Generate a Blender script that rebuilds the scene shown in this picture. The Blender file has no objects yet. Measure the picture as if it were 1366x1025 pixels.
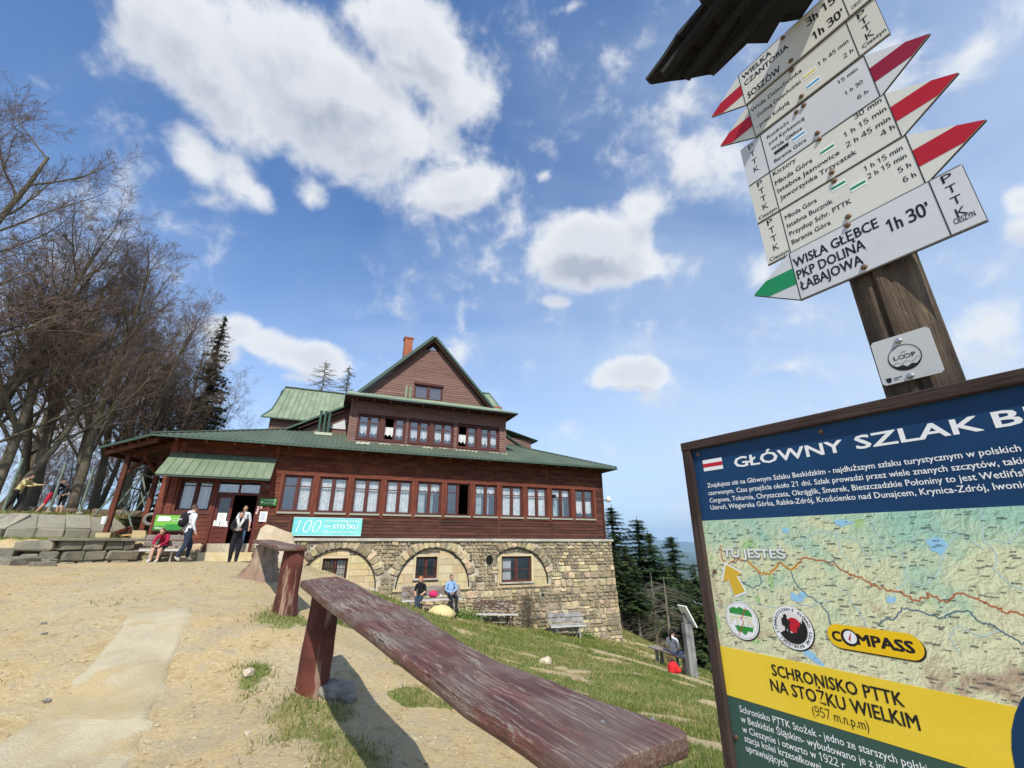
import bpy, math, random
import numpy as np
from mathutils import Vector, Matrix

# ---------------------------------------------------------------- camera, sky, sun, exposure
SC = bpy.context.scene
COL = SC.collection
F_PX, CX, CY, PITCH = 581.5, 683.0, 512.5, math.radians(20.1)
cam_d = bpy.data.cameras.new("camera"); cam = bpy.data.objects.new("camera", cam_d); COL.objects.link(cam)
cam.location = (0, 0, 0); cam.rotation_euler = (math.radians(90 + 20.1), 0, 0)
cam_d.sensor_width = 36; cam_d.lens = 36 * F_PX / 1366; cam_d.clip_start = 0.05; cam_d.clip_end = 60000
SC.camera = cam
SC.view_settings.view_transform = 'Standard'; SC.view_settings.look = 'None'
SC.view_settings.gamma = 1; SC.view_settings.use_curve_mapping = False
SC.view_settings.exposure = 0.42
SUN_AZ, SUN_EL = math.radians(171), math.radians(47)
SKY_STRENGTH = 0.10
sun_d = bpy.data.lights.new("sun", 'SUN'); sun_d.energy = 4.2; sun_d.angle = math.radians(0.53); sun_d.color = (1, 0.96, 0.88)
sun = bpy.data.objects.new("sun", sun_d); COL.objects.link(sun)
sdir = Vector((math.sin(SUN_AZ) * math.cos(SUN_EL), math.cos(SUN_AZ) * math.cos(SUN_EL), math.sin(SUN_EL)))
sun.rotation_euler = sdir.to_track_quat('Z', 'Y').to_euler(); sun.location = sdir * 60
SC.cycles.max_bounces = 6; SC.cycles.diffuse_bounces = 3; SC.cycles.transparent_max_bounces = 10; SC.cycles.volume_bounces = 0
world = bpy.data.worlds.new("World"); SC.world = world; world.use_nodes = True

def ray(px, py):
    cx, cy = (px - CX) / F_PX, (py - CY) / F_PX
    cp, sp = math.cos(PITCH), math.sin(PITCH)
    return Vector((cx, sp * cy + cp, -cp * cy + sp))

class NT:
    """tiny node helper"""
    def __init__(s, tree): s.t = tree; s.t.nodes.clear()
    def n(s, typ, ins=None, **kw):
        nd = s.t.nodes.new(typ)
        for k, v in kw.items(): setattr(nd, k, v)
        for k, v in (ins or {}).items():
            if isinstance(v, bpy.types.NodeSocket): s.t.links.new(v, nd.inputs[k])
            else: nd.inputs[k].default_value = v
        return nd
    def math(s, op, a, b=0.0, c=0.0, clamp=False):
        return s.n('ShaderNodeMath', {0: a, 1: b, 2: c}, operation=op, use_clamp=clamp).outputs[0]
    def vmath(s, op, a, b=(0, 0, 0)):
        nd = s.n('ShaderNodeVectorMath', {0: a, 1: b}, operation=op)
        return nd.outputs[1] if op in ('LENGTH', 'DOT_PRODUCT', 'DISTANCE') else nd.outputs[0]
    def mix(s, f, a, b, typ='RGBA', blend='MIX'):
        nd = s.n('ShaderNodeMix', data_type=typ)
        if typ == 'RGBA': nd.blend_type = blend
        i = {'FLOAT': (0, 2, 3, 0), 'RGBA': (0, 6, 7, 2)}[typ]
        for k, v in zip(i[:3], (f, a, b)):
            if isinstance(v, bpy.types.NodeSocket): s.t.links.new(v, nd.inputs[k])
            else: nd.inputs[k].default_value = (tuple(v) + (1,))[:4] if hasattr(v, '__len__') else v
        return nd.outputs[i[3]]
    def ramp(s, f, stops, interp='LINEAR'):
        nd = s.n('ShaderNodeValToRGB', {0: f}); cr = nd.color_ramp; cr.interpolation = interp
        while len(cr.elements) < len(stops): cr.elements.new(0.5)
        for e, (p, c) in zip(cr.elements, stops):
            e.position = p; e.color = (tuple(c) + (1,))[:4] if hasattr(c, '__len__') else (c, c, c, 1)
        return nd.outputs[0]
    def noise(s, vec, scale, detail=4, rough=0.55, dist=0.0, lac=2.0, typ='3D'):
        nd = s.n('ShaderNodeTexNoise', {'Scale': scale, 'Detail': detail, 'Roughness': rough, 'Distortion': dist, 'Lacunarity': lac}, noise_dimensions=typ)
        if vec is not None: s.t.links.new(vec, nd.inputs['Vector'])
        return nd.outputs[0]
    def smooth(s, v, a, b):
        nd = s.n('ShaderNodeMapRange', {0: v, 1: a, 2: b, 3: 0.0, 4: 1.0}, interpolation_type='SMOOTHSTEP'); return nd.outputs[0]

def build_sky():
    g = bpy.data.node_groups.new("cloud_cover", 'ShaderNodeTree')
    g.interface.new_socket("Dir", in_out='INPUT', socket_type='NodeSocketVector')
    g.interface.new_socket("Cover", in_out='OUTPUT', socket_type='NodeSocketFloat')
    g.interface.new_socket("Thin", in_out='OUTPUT', socket_type='NodeSocketFloat')
    T = NT(g); gi = T.n('NodeGroupInput'); go = T.n('NodeGroupOutput'); d = gi.outputs[0]
    sp = T.n('ShaderNodeSeparateXYZ', {0: d}); zc = T.math('MAXIMUM', sp.outputs[2], 0.0)
    den = T.math('ADD', zc, 0.16)
    pl = T.n('ShaderNodeCombineXYZ', {0: T.math('DIVIDE', sp.outputs[0], den), 1: T.math('DIVIDE', sp.outputs[1], den), 2: 0.0}).outputs[0]
    big = T.noise(d, 2.6, 5, 0.55, .4)
    fine = T.noise(d, 6.0, 9, 0.56, 0.25)
    fine2 = T.noise(d, 16.0, 9, 0.60, 0.3)
    # cumulus: each one a bump around a direction (px, py, half-width px, half-height px, weight, turn)
    C = [(290, 85, 205, 115, 1.3, .25), (430, 130, 215, 135, 1.4, .2), (560, 60, 150, 90, 1.15, .1), (610, 110, 100, 90, .95, .1), (470, 215, 120, 60, .8, .3), (560, 190, 90, 60, .8, 0), (260, 205, 70, 40, .8, .6), (330, 250, 75, 34, .72, .6), (415, 262, 40, 34, .72, 0),
         (590, 255, 85, 48, .95, -.1), (650, 240, 50, 40, .7, .1), (180, 60, 60, 90, .6, .2), (560, 290, 40, 24, .5, 0),
         (795, 330, 118, 74, 1.5, 0), (855, 280, 70, 44, 1.0, -.2), (745, 320, 60, 34, .95, 0), (850, 355, 75, 34, 1.0, 0), (742, 403, 36, 13, .75, .1), (790, 380, 60, 16, .7, 0),
         (425, 480, 66, 36, 1.5, 0), (370, 465, 80, 36, 1.3, .1), (315, 440, 56, 34, 1.3, -.2), (300, 475, 60, 34, .9, 0), (190, 520, 110, 60, .8, 0), (90, 560, 110, 70, .7, 0), (405, 505, 66, 10, .6, 0),
         (833, 500, 72, 32, 1.4, .05), (805, 508, 40, 20, 1.1, 0), (870, 497, 34, 20, 1.0, 0), (845, 532, 50, 8, .5, 0), (1362, 270, 36, 36, 1.0, 0), (1372, 300, 50, 34, .8, 0), (725, 235, 20, 15, .62, 0),
         (1010, 20, 60, 24, .5, 0), (1130, 170, 210, 130, .80, -.3), (1290, 90, 150, 90, .66, -.2), (915, 130, 80, 66, .62, -.2), (930, 225, 100, 75, .75, -.1), (1010, 360, 50, 40, .55, 0),
         (1045, 490, 50, 16, .5, -.1), (1320, 430, 90, 46, .72, 0), (1000, 500, 60, 20, .42, 0), (760, 10, 50, 14, .5, 0),
         # the rest of the sky, outside the frame, carries clouds of the same kind
         (-500, 200, 260, 110, 1.0, 0), (1900, 100, 260, 120, .9, 0), (700, -500, 360, 150, .9, 0), (-200, -300, 260, 140, .8, 0), (1700, -400, 260, 150, .9, 0)]
    tot = None
    for (px, py, hw, hh, w, turn) in C:
        v = ray(px, py).normalized(); ct, st = math.cos(turn), math.sin(turn)
        e1 = Vector((v.y, -v.x, 0)).normalized(); e2 = e1.cross(v) * 1.0
        ax = (e1 * ct - e2 * st); ay = (e1 * st + e2 * ct)
        k = (ray(px + 1, py).normalized() - v).length
        k2 = (ray(px, py + 1).normalized() - v).length
        s1, s2 = 1 / (hw * k), 1 / (hh * k2)
        dv = T.vmath('SUBTRACT', d, tuple(v))
        a = T.vmath('DOT_PRODUCT', dv, tuple(ax * s1)); b = T.vmath('DOT_PRODUCT', dv, tuple(ay * s2))
        r2 = T.math('MULTIPLY_ADD', a, a, T.math('MULTIPLY', b, b))
        m = T.math('MULTIPLY', T.math('SUBTRACT', 1.0, T.math('POWER', r2, 0.7), clamp=True), w)
        tot = m if tot is None else T.math('SMOOTH_MAX', tot, m, 0.25)
    sh = T.math('ADD', tot, T.math('MULTIPLY_ADD', fine, 1.60, -0.78))
    sh = T.math('ADD', sh, T.math('MULTIPLY_ADD', fine2, 1.10, -0.54))
    sh = T.math('MULTIPLY', sh, T.smooth(tot, 0.0, 0.16))
    T.t.links.new(sh, go.inputs[0])
    # thin veil, stronger low down and to the right
    st = T.n('ShaderNodeMapping', {'Vector': pl, 'Rotation': (0, 0, 0.5), 'Scale': (0.5, 1.5, 1)}).outputs[0]
    wisp = T.noise(st, 1.6, 6, 0.5, 0.5)
    low = T.math('SUBTRACT', 1.0, T.math('MULTIPLY', zc, 1.15), clamp=True)
    rt = T.smooth(sp.outputs[0], -0.55, 0.85)
    veil = T.math('ADD', T.math('MULTIPLY', low, 0.40), T.math('MULTIPLY', rt, 0.48))
    veil = T.math('ADD', veil, T.math('MULTIPLY', T.math('MULTIPLY_ADD', wisp, 2.0, -1.05), 0.35))
    veil = T.math('ADD', veil, T.math('MULTIPLY_ADD', big, .7, -0.37))
    T.t.links.new(veil, go.inputs[1])
    W = NT(world.node_tree)
    tc = W.n('ShaderNodeTexCoord').outputs['Generated']
    dirn = W.vmath('NORMALIZE', tc)
    sky = W.n('ShaderNodeTexSky', sky_type='NISHITA', sun_disc=False)
    sky.sun_elevation = SUN_EL; sky.sun_rotation = SUN_AZ; sky.altitude = 957; sky.air_density = 1.0; sky.dust_density = 0.6; sky.ozone_density = 1.3
    g1 = W.n('ShaderNodeGroup', {}); g1.node_tree = g; W.t.links.new(dirn, g1.inputs[0])
    off = W.vmath('NORMALIZE', W.vmath('ADD', dirn, (0.012, -0.012, 0.06)))
    g2 = W.n('ShaderNodeGroup', {}); g2.node_tree = g; W.t.links.new(off, g2.inputs[0])
    cov = W.math('MULTIPLY', W.smooth(g1.outputs[0], 0.24, 0.86), 0.95)
    up = W.math('SUBTRACT', g1.outputs[0], g2.outputs[0])
    lit = W.smooth(up, -0.38, 0.42)
    thick = W.smooth(g1.outputs[0], 0.45, 1.45)
    k = SKY_STRENGTH
    white = tuple(c / k for c in (0.71, 0.72, 0.73)); grey = tuple(c / k for c in (0.36, 0.39, 0.46))
    lum = W.math('ADD', W.math('MULTIPLY', W.math('SUBTRACT', 1.0, lit), W.math('MULTIPLY_ADD', thick, 0.6, 0.25)), W.math('MULTIPLY', thick, 0.38), clamp=True)
    ccol = W.mix(lum, white, grey)
    hz = W.n('ShaderNodeSeparateXYZ', {0: dirn}).outputs[2]
    veil = W.smooth(g1.outputs[1], -0.05, 1.05)
    base = W.mix(1.0, sky.outputs[0], (1.02, 1.34, 1.66), blend='MULTIPLY')
    base = W.mix(W.math('MULTIPLY', veil, 0.85, clamp=True), base, tuple(c / k for c in (0.50, 0.60, 0.74)))
    lowh = W.smooth(hz, 0.62, -0.05)
    base = W.mix(W.math('MULTIPLY', lowh, 0.62), base, tuple(c / k for c in (0.56, 0.64, 0.74)))
    out = W.mix(cov, base, ccol)
    bg = W.n('ShaderNodeBackground', {'Color': out, 'Strength': k})
    W.t.links.new(bg.outputs[0], W.n('ShaderNodeOutputWorld').inputs[0])
build_sky()

# ---------------------------------------------------------------- object helpers
def link(o, parent=None):
    COL.objects.link(o)
    if parent is not None: o.parent = parent
    return o
def tag(o, label=None, cat=None, group=None, kind=None):
    if label: o["label"] = label
    if cat: o["category"] = cat
    if group: o["group"] = group
    if kind: o["kind"] = kind
    return o
def empty(name, loc=(0, 0, 0), rz=0.0, label=None, cat=None, group=None, kind=None):
    o = bpy.data.objects.new(name, None); o.empty_display_size = 0.1
    o.location = loc; o.rotation_euler = (0, 0, rz); link(o)
    return tag(o, label, cat, group, kind)
def mesh_obj(name, me, parent=None, loc=None, rot=None):
    o = bpy.data.objects.new(name, me); link(o, parent)
    if loc is not None: o.location = loc
    if rot is not None: o.rotation_euler = rot
    return o
class MB:
    """collects shapes, links them as ONE mesh object"""
    def __init__(s): s.v = []; s.f = []; s.mi = []; s.cur = 0
    def add(s, vs, fs):
        b = len(s.v); s.v.extend([tuple(v) for v in vs])
        for f in fs: s.f.append([i + b for i in f]); s.mi.append(s.cur)
    def box(s, a, b, M=None):
        (x0, y0, z0), (x1, y1, z1) = a, b
        vs = [Vector(p) for p in ((x0, y0, z0), (x1, y0, z0), (x1, y1, z0), (x0, y1, z0), (x0, y0, z1), (x1, y0, z1), (x1, y1, z1), (x0, y1, z1))]
        if M is not None: vs = [M @ v for v in vs]
        s.add(vs, [(0, 3, 2, 1), (4, 5, 6, 7), (0, 1, 5, 4), (1, 2, 6, 5), (2, 3, 7, 6), (3, 0, 4, 7)]); return s
    def bar(s, p, q, w, h, up=(0, 0, 1), c=0.0):
        """beam from p to q, section w x h, optional chamfer"""
        p, q = Vector(p), Vector(q); d = (q - p).normalized(); r = d.cross(Vector(up))
        r = r.normalized() if r.length > 1e-4 else Vector((1, 0, 0)); u = r.cross(d)
        w, h = w / 2, h / 2
        sec = [(-w, -h), (w, -h), (w, h), (-w, h)] if c <= 0 else [(-w + c, -h), (w - c, -h), (w, -h + c), (w, h - c), (w - c, h), (-w + c, h), (-w, h - c), (-w, -h + c)]
        n = len(sec); vs = [e + r * a + u * b for e in (p, q) for a, b in sec]
        fs = [tuple(reversed(range(n))), tuple(range(n, 2 * n))] + [(i, (i + 1) % n, (i + 1) % n + n, i + n) for i in range(n)]
        s.add(vs, [tuple(f) for f in fs]); return s
    def tube(s, pts, rad, n=8, cap=True, jit=0.0, rnd=random, flat=1.0):
        pts = [Vector(p) for p in pts]; vs = []; fs = []
        ref = None
        for i, p in enumerate(pts):
            d = (pts[min(i + 1, len(pts) - 1)] - pts[max(i - 1, 0)]).normalized()
            if ref is None: ref = d.orthogonal().normalized()
            else:
                ref = (ref - d * ref.dot(d))
                ref = ref.normalized() if ref.length > 1e-5 else d.orthogonal().normalized()
            b = d.cross(ref); r = rad[i] if hasattr(rad, '__len__') else rad
            for k in range(n):
                t = 2 * math.pi * k / n; rr = r * (1 + (rnd.uniform(-jit, jit) if jit else 0))
                vs.append(p + ref * math.cos(t) * rr + b * math.sin(t) * rr * flat)
        for i in range(len(pts) - 1):
            for k in range(n):
                a = i * n + k; b_ = i * n + (k + 1) % n; fs.append((a, b_, b_ + n, a + n))
        if cap: fs.append(tuple(reversed(range(n)))); fs.append(tuple(range((len(pts) - 1) * n, len(pts) * n)))
        s.add(vs, fs); return s
    def ell(s, c, r, n=10, m=6, M=None):
        c = Vector(c); vs = []; fs = []
        for i in range(m + 1):
            ph = math.pi * i / m
            for k in range(n):
                t = 2 * math.pi * k / n; v = Vector((math.sin(ph) * math.cos(t) * r[0], math.sin(ph) * math.sin(t) * r[1], math.cos(ph) * r[2]))
                vs.append(c + (M @ v if M is not None else v))
        for i in range(m):
            for k in range(n):
                a = i * n + k; b = i * n + (k + 1) % n; fs.append((a, a + n, b + n, b))
        s.add(vs, fs); return s
    def prism(s, poly, y0, y1):
        """polygon in local x,z, extruded along y (y0 = face to the viewer)"""
        n = len(poly); vs = [(x, y0, z) for x, z in poly] + [(x, y1, z) for x, z in poly]
        ar = sum(poly[i][0] * poly[(i + 1) % n][1] - poly[(i + 1) % n][0] * poly[i][1] for i in range(n))
        f0, f1 = list(range(n)), list(range(n, 2 * n))
        sides = [(i, i + n, (i + 1) % n + n, (i + 1) % n) for i in range(n)]
        if ar > 0: fs = [tuple(f0), tuple(reversed(f1))] + sides
        else: fs = [tuple(reversed(f0)), tuple(f1)] + [tuple(reversed(q)) for q in sides]
        s.add(vs, fs); return s
    def ribbon(s, pts, w, y):
        """flat line in local x,z at depth y"""
        vs = []; n = len(pts)
        for i, (x, z) in enumerate(pts):
            a = pts[max(i - 1, 0)]; b = pts[min(i + 1, n - 1)]; dx, dz = b[0] - a[0], b[1] - a[1]; l = math.hypot(dx, dz) or 1
            vs += [(x - dz / l * w / 2, y, z + dx / l * w / 2), (x + dz / l * w / 2, y, z - dx / l * w / 2)]
        s.add(vs, [(2 * i, 2 * i + 1, 2 * i + 3, 2 * i + 2) for i in range(n - 1)]); return s
    def mesh(s, name, mats, smooth=False):
        me = bpy.data.meshes.new(name); me.from_pydata(s.v, [], s.f)
        for m in (mats if isinstance(mats, (list, tuple)) else [mats]): me.materials.append(m)
        if len(me.materials) > 1: me.polygons.foreach_set('material_index', s.mi)
        if smooth: me.polygons.foreach_set('use_smooth', [True] * len(me.polygons))
        me.update(); return me
    def build(s, name, mats, parent=None, smooth=False, loc=None, rot=None):
        return mesh_obj(name, s.mesh(name, mats, smooth), parent, loc, rot)

def np_mesh(name, verts, faces, mats, smooth=False, idx=None):
    """fast mesh from numpy arrays, faces (n,3) or (n,4)"""
    verts = np.asarray(verts, np.float32); faces = np.asarray(faces, np.int32); k = faces.shape[1]
    me = bpy.data.meshes.new(name); me.vertices.add(len(verts)); me.vertices.foreach_set('co', verts.ravel())
    me.loops.add(faces.size); me.loops.foreach_set('vertex_index', faces.ravel())
    me.polygons.add(len(faces)); me.polygons.foreach_set('loop_start', np.arange(0, faces.size, k, dtype=np.int32))
    for m in (mats if isinstance(mats, (list, tuple)) else [mats]):
        if m: me.materials.append(m)
    if idx is not None: me.polygons.foreach_set('material_index', np.asarray(idx, np.int32))
    if smooth: me.polygons.foreach_set('use_smooth', np.ones(len(faces), bool))
    me.update(calc_edges=True); me.validate(); return me

def copy_tree(o, parent=None):
    c = o.copy(); COL.objects.link(c)
    if parent is not None: c.parent = parent; c.matrix_parent_inverse = o.matrix_parent_inverse.copy()
    for ch in list(o.children): copy_tree(ch, c)
    return c

# ---------------------------------------------------------------- materials
_M = {}
def M_(name, col, rough=0.8, var=0.25, scale=(6, 6, 6), detail=6, col2=None, mixs=1.6, bump=0.25, bscale=None, rand=0.0, metal=0.0, spec=0.3, dist=0.002, patch=None, hue=0.0):
    """general weathered surface: two-tone noise, fine noise, per-object tone, bump"""
    if name in _M: return _M[name]
    m = bpy.data.materials.new(name); m.use_nodes = True; T = NT(m.node_tree)
    co = T.n('ShaderNodeTexCoord').outputs['Object']
    oi = T.n('ShaderNodeObjectInfo').outputs['Random']
    co = T.vmath('ADD', co, T.n('ShaderNodeCombineXYZ', {0: T.math('MULTIPLY', oi, 37.0), 1: T.math('MULTIPLY', oi, 91.0), 2: T.math('MULTIPLY', oi, 53.0)}).outputs[0])
    mp = T.n('ShaderNodeMapping', {'Vector': co, 'Scale': scale}).outputs[0]
    n1 = T.noise(mp, 1.0, detail, 0.62, 0.15)
    n2 = T.noise(co, mixs, 5, 0.6, 0.3)
    c = T.mix(T.smooth(n2, 0.40, 0.62), col, col2 if col2 else col)
    if patch:   # (colour, scale, threshold)
        pn = T.noise(T.n('ShaderNodeMapping', {'Vector': co, 'Scale': patch[3] if len(patch) > 3 else (1, 1, 1)}).outputs[0], patch[1], 8, 0.65, 0.4)
        c = T.mix(T.smooth(pn, patch[2], patch[2] + 0.08), c, patch[0])
    v = T.math('MULTIPLY_ADD', n1, 2 * var, 1 - var)
    if rand: v = T.math('MULTIPLY', v, T.math('MULTIPLY_ADD', oi, 2 * rand, 1 - rand))
    hsv = T.n('ShaderNodeHueSaturation', {'Color': c, 'Value': v})
    if hue: T.t.links.new(T.math('MULTIPLY_ADD', T.math('FRACT', T.math('MULTIPLY', oi, 7.31)), 2 * hue, 0.5 - hue), hsv.inputs['Hue'])
    p = T.n('ShaderNodeBsdfPrincipled', {'Base Color': hsv.outputs[0], 'Roughness': rough, 'Metallic': metal, 'Specular IOR Level': spec})
    if bump:
        bm = T.n('ShaderNodeMapping', {'Vector': co, 'Scale': bscale or tuple(q * 2.5 for q in scale)}).outputs[0]
        b = T.n('ShaderNodeBump', {'Height': T.noise(bm, 1.0, 6, 0.65), 'Strength': bump, 'Distance': dist * 10})
        T.t.links.new(b.outputs[0], p.inputs['Normal'])
    T.t.links.new(p.outputs[0], T.n('ShaderNodeOutputMaterial').inputs[0])
    _M[name] = m; return m
def flat(name, col, rough=0.6, spec=0.3, metal=0.0, var=0.06, scale=8, bump=0.0):
    return M_(name, col, rough, var, (scale,) * 3, 3, bump=bump, spec=spec, metal=metal)
def glass_mat(name, tint=(0.93, 0.95, 0.96), refl=0.22):
    if name in _M: return _M[name]
    m = bpy.data.materials.new(name); m.use_nodes = True; T = NT(m.node_tree)
    g = T.n('ShaderNodeBsdfGlossy', {'Color': (1, 1, 1, 1), 'Roughness': 0.03}); t = T.n('ShaderNodeBsdfTransparent', {'Color': tint + (1,)})
    fr = T.math('MULTIPLY', T.math('POWER', T.n('ShaderNodeLayerWeight', {'Blend': 0.5}).outputs['Facing'], 3.0), 0.6)
    tc = T.n('ShaderNodeTexCoord').outputs['Object']
    b = T.n('ShaderNodeBump', {'Height': T.noise(tc, 2.0, 2, 0.5), 'Strength': 0.08, 'Distance': 0.05})
    T.t.links.new(b.outputs[0], g.inputs['Normal'])
    mx = T.n('ShaderNodeMixShader', {0: T.math('ADD', fr, refl, clamp=True), 1: t.outputs[0], 2: g.outputs[0]})
    T.t.links.new(mx.outputs[0], T.n('ShaderNodeOutputMaterial').inputs[0]); _M[name] = m; return m

red_wood = M_('red_stained_wood', (0.150, 0.044, 0.020), .75, .30, (1.2, 9, 60), 6, (0.085, 0.020, 0.011), 1.3, .35, (2, 12, 110), rand=.22, patch=((0.25, 0.11, 0.05), 1.0, .66, (1.5, 6, 34)))
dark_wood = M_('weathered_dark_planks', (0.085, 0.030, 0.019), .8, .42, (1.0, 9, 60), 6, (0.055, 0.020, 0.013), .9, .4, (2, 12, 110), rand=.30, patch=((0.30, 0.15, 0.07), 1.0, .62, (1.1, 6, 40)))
frame_wood = M_('window_trim_red', (0.160, 0.042, 0.022), .7, .28, (10, 10, 10), 5, (0.12, 0.028, 0.014), 2, .3, rand=.12)
brown_frame = M_('brown_window_frame', (0.085, 0.026, 0.020), .55, .2, (12, 12, 12), 4, rand=.1)
siding_m = M_('painted_mauve_siding', (0.200, 0.112, 0.090), .8, .14, (2, 9, 40), 5, (0.165, 0.090, 0.073), 1.2, .25, (3, 12, 90), rand=.09)
door_wood = M_('varnished_door_wood', (0.11, 0.026, 0.018), .45, .2, (12, 12, 3), 4, rand=.05)
beam_m = M_('dark_stained_beam', (0.135, 0.036, 0.017), .7, .3, (14, 14, 3), 5, (0.07, 0.022, 0.013), 2, .3, rand=.15)
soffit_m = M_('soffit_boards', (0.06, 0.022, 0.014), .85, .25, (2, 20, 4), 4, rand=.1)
roof_m = M_('green_corrugated_metal', (0.092, 0.118, 0.084), .7, .14, (1.5, 1.5, 1.5), 5, (0.076, 0.100, 0.074), .7, .0, metal=.0, spec=.18)
roof_old = M_('faded_green_sheet', (0.225, 0.272, 0.178), .65, .18, (2, .7, .7), 5, (0.175, 0.220, 0.142), 1.1, .15, rand=.10, spec=.4, patch=((0.22, 0.27, 0.12), 2.2, .60))
awning_m = M_('awning_green_sheet', (0.170, 0.212, 0.132), .6, .18, (2, 2, 2), 5, (0.135, 0.175, 0.108), 1.5, .1, rand=.07, spec=.4)
zinc_m = M_('dark_green_trim', (0.045, 0.085, 0.062), .5, .12, (3, 3, 3), 4, spec=.4)
patch_m = M_('bare_worn_metal', (0.42, 0.45, 0.33), .6, .25, (6, 20, 6), 5)
stone_m = M_('sandstone_rubble', (0.46, 0.36, 0.21), .9, .42, (7, 7, 7), 8, (0.28, 0.235, 0.16), 2.4, .9, (13, 13, 13), rand=.42, hue=.022, dist=.004, patch=((0.16, 0.145, 0.12), 2.6, .60))
infill_m = M_('dressed_sandstone', (0.52, 0.435, 0.28), .9, .20, (5, 5, 5), 7, (0.49, 0.38, 0.20), 1.6, .4, (14, 14, 14), rand=.13, hue=.012, dist=.003, patch=((0.34, 0.27, 0.17), 2.0, .64))
mortar_m = M_('pale_mortar', (0.52, 0.47, 0.37), .95, .25, (9, 9, 9), 6, (0.30, 0.26, 0.19), 1.5, .5)
ledge_m = M_('concrete_ledge', (0.48, 0.44, 0.36), .9, .2, (3, 8, 8), 5, (0.36, 0.33, 0.27), 1.5, .3)
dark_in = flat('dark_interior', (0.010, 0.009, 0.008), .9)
glass = glass_mat('window_glass')
glass_d = glass_mat('door_glass', (0.5, 0.5, 0.5), .10)
brick_m = None
black_m = flat('black_metal', (0.012, 0.012, 0.013), .45)
steel_m = flat('galvanised_steel', (0.42, 0.43, 0.44), .35, metal=.8)
green_steel = M_('green_painted_steel', (0.12, 0.17, 0.13), .6, .25, (9, 9, 9), 4, (0.20, 0.23, 0.19), 3, .1)
white_paint = flat('white_paper', (0.72, 0.72, 0.70), .7)
# ---------------------------------------------------------------- terrain
AF = math.radians(67.4); SB = 20.26
BU = Vector((math.sin(AF), math.cos(AF), 0)); BV = Vector((-math.cos(AF), math.sin(AF), 0)); BO = BV * SB; BROT = math.radians(90) - AF
def BW(u, v, z=0.0): return BO + BU * u + BV * v + Vector((0, 0, z))
_cp = [(0, 0, -1.62), (1, 1.2, -1.62), (-1, -2, -1.6), (3, -2, -1.75), (-4, -2, -1.6), (-2.1, 5.0, -1.36), (-3.64, 3.85, -1.5), (-5, 7, -.81), (-3.5, 7.1, -.89), (-5.2, 9.2, -.62),
       (-9, 12, -.60), (-12, 11, -.50), (-16, 12.5, -.42), (-11, 16.8, -.60), (-9.5, 16.4, -.61), (-13.9, 14.5, -.57), (-22, 12, -.3), (-14, 5, -.7), (-24, 2, -.6), (-9, 5, -.95),
       (1.9, 5.4, -2.0), (.83, 6, -1.95), (-.7, 4.8, -1.52), (0.2, 10, -2.42), (-.5, 14, -2.70), (2.95, 12, -2.95), (4.2, 17, -3.75), (6.7, 17, -4.3), (5.2, 13, -3.6), (4.5, 9, -2.9), (6, 5, -2.9),
       (8.6, 22, -5.35), (6.9, 30, -4.95), (7.2, 26, -4.95), (12, 24, -7.5), (14, 15, -6.8), (10, 8, -5), (12, 0, -4.5), (16, 38, -15), (8, 44, -10), (2, 50, -8), (25, 25, -14), (28, 50, -24),
       (-5, 40, .5), (-20, 32, 1.2), (-35, 25, 1.4), (-35, 60, 2.5), (-5, 70, -6), (30, 5, -13), (-2, 9.2, -1.55), (-3.3, 9.2, -1.05), (-4.2, 12.5, -1.0), (-6.6, 14.5, -.62)]
for u, v, z in [(-5.6, -.4, -.6), (-3.2, -.4, -.62), (-1.9, -.5, -.70), (-.8, -.5, -1.25), (.5, -.6, -1.75), (2.3, -.7, -2.25), (3.7, -.8, -2.52), (5.4, -.8, -2.82), (7.4, -.8, -3.28), (9.5, -.8, -3.62), (10.8, -.8, -3.92), (12.6, -.6, -4.2), (14.4, -.3, -4.62), (14.6, 6, -4.8), (5, 8, -3.0), (-3, 8, -.3)]:
    p = BW(u, v, z); _cp.append((p.x, p.y, p.z))
_cp = np.array(_cp); _n = len(_cp)
def _phi(d): return d
_D = np.hypot(_cp[:, None, 0] - _cp[None, :, 0], _cp[:, None, 1] - _cp[None, :, 1])
_A = np.zeros((_n + 3, _n + 3)); _A[:_n, :_n] = np.sqrt(_D ** 2 + 0.5) + 0 * np.eye(_n); _A[:_n, _n] = 1; _A[:_n, _n + 1:] = _cp[:, :2]; _A[_n:, :_n] = _A[:_n, _n:].T
_w = np.linalg.solve(_A, np.r_[_cp[:, 2], 0, 0, 0])
_rs = np.random.RandomState(5); _tab = _rs.rand(256, 256)
def vnoise(x, y):
    xi, yi = np.floor(x).astype(int), np.floor(y).astype(int); fx, fy = x - xi, y - yi
    fx, fy = fx * fx * (3 - 2 * fx), fy * fy * (3 - 2 * fy)
    g = lambda a, b: _tab[a & 255, b & 255]
    return (g(xi, yi) * (1 - fx) + g(xi + 1, yi) * fx) * (1 - fy) + (g(xi, yi + 1) * (1 - fx) + g(xi + 1, yi + 1) * fx) * fy
def fbm(x, y, o=4):
    s, a, t = 0, 1, 0
    for i in range(o): s = s + a * vnoise(x * 2 ** i + 17.3 * i, y * 2 ** i + 5.1 * i); t += a; a *= .5
    return s / t - .5
WALL1 = [(-13.05, 16.45), (-13.9, 14.45), (-16.2, 13.75), (-22, 12.6), (-60, 5)]     # low stone wall left of the entrance
WALL2 = [(-15.6, 19.6), (-15.9, 17.9), (-17.6, 15.8), (-24, 14.2), (-60, 7)]          # slab wall above it
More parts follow.
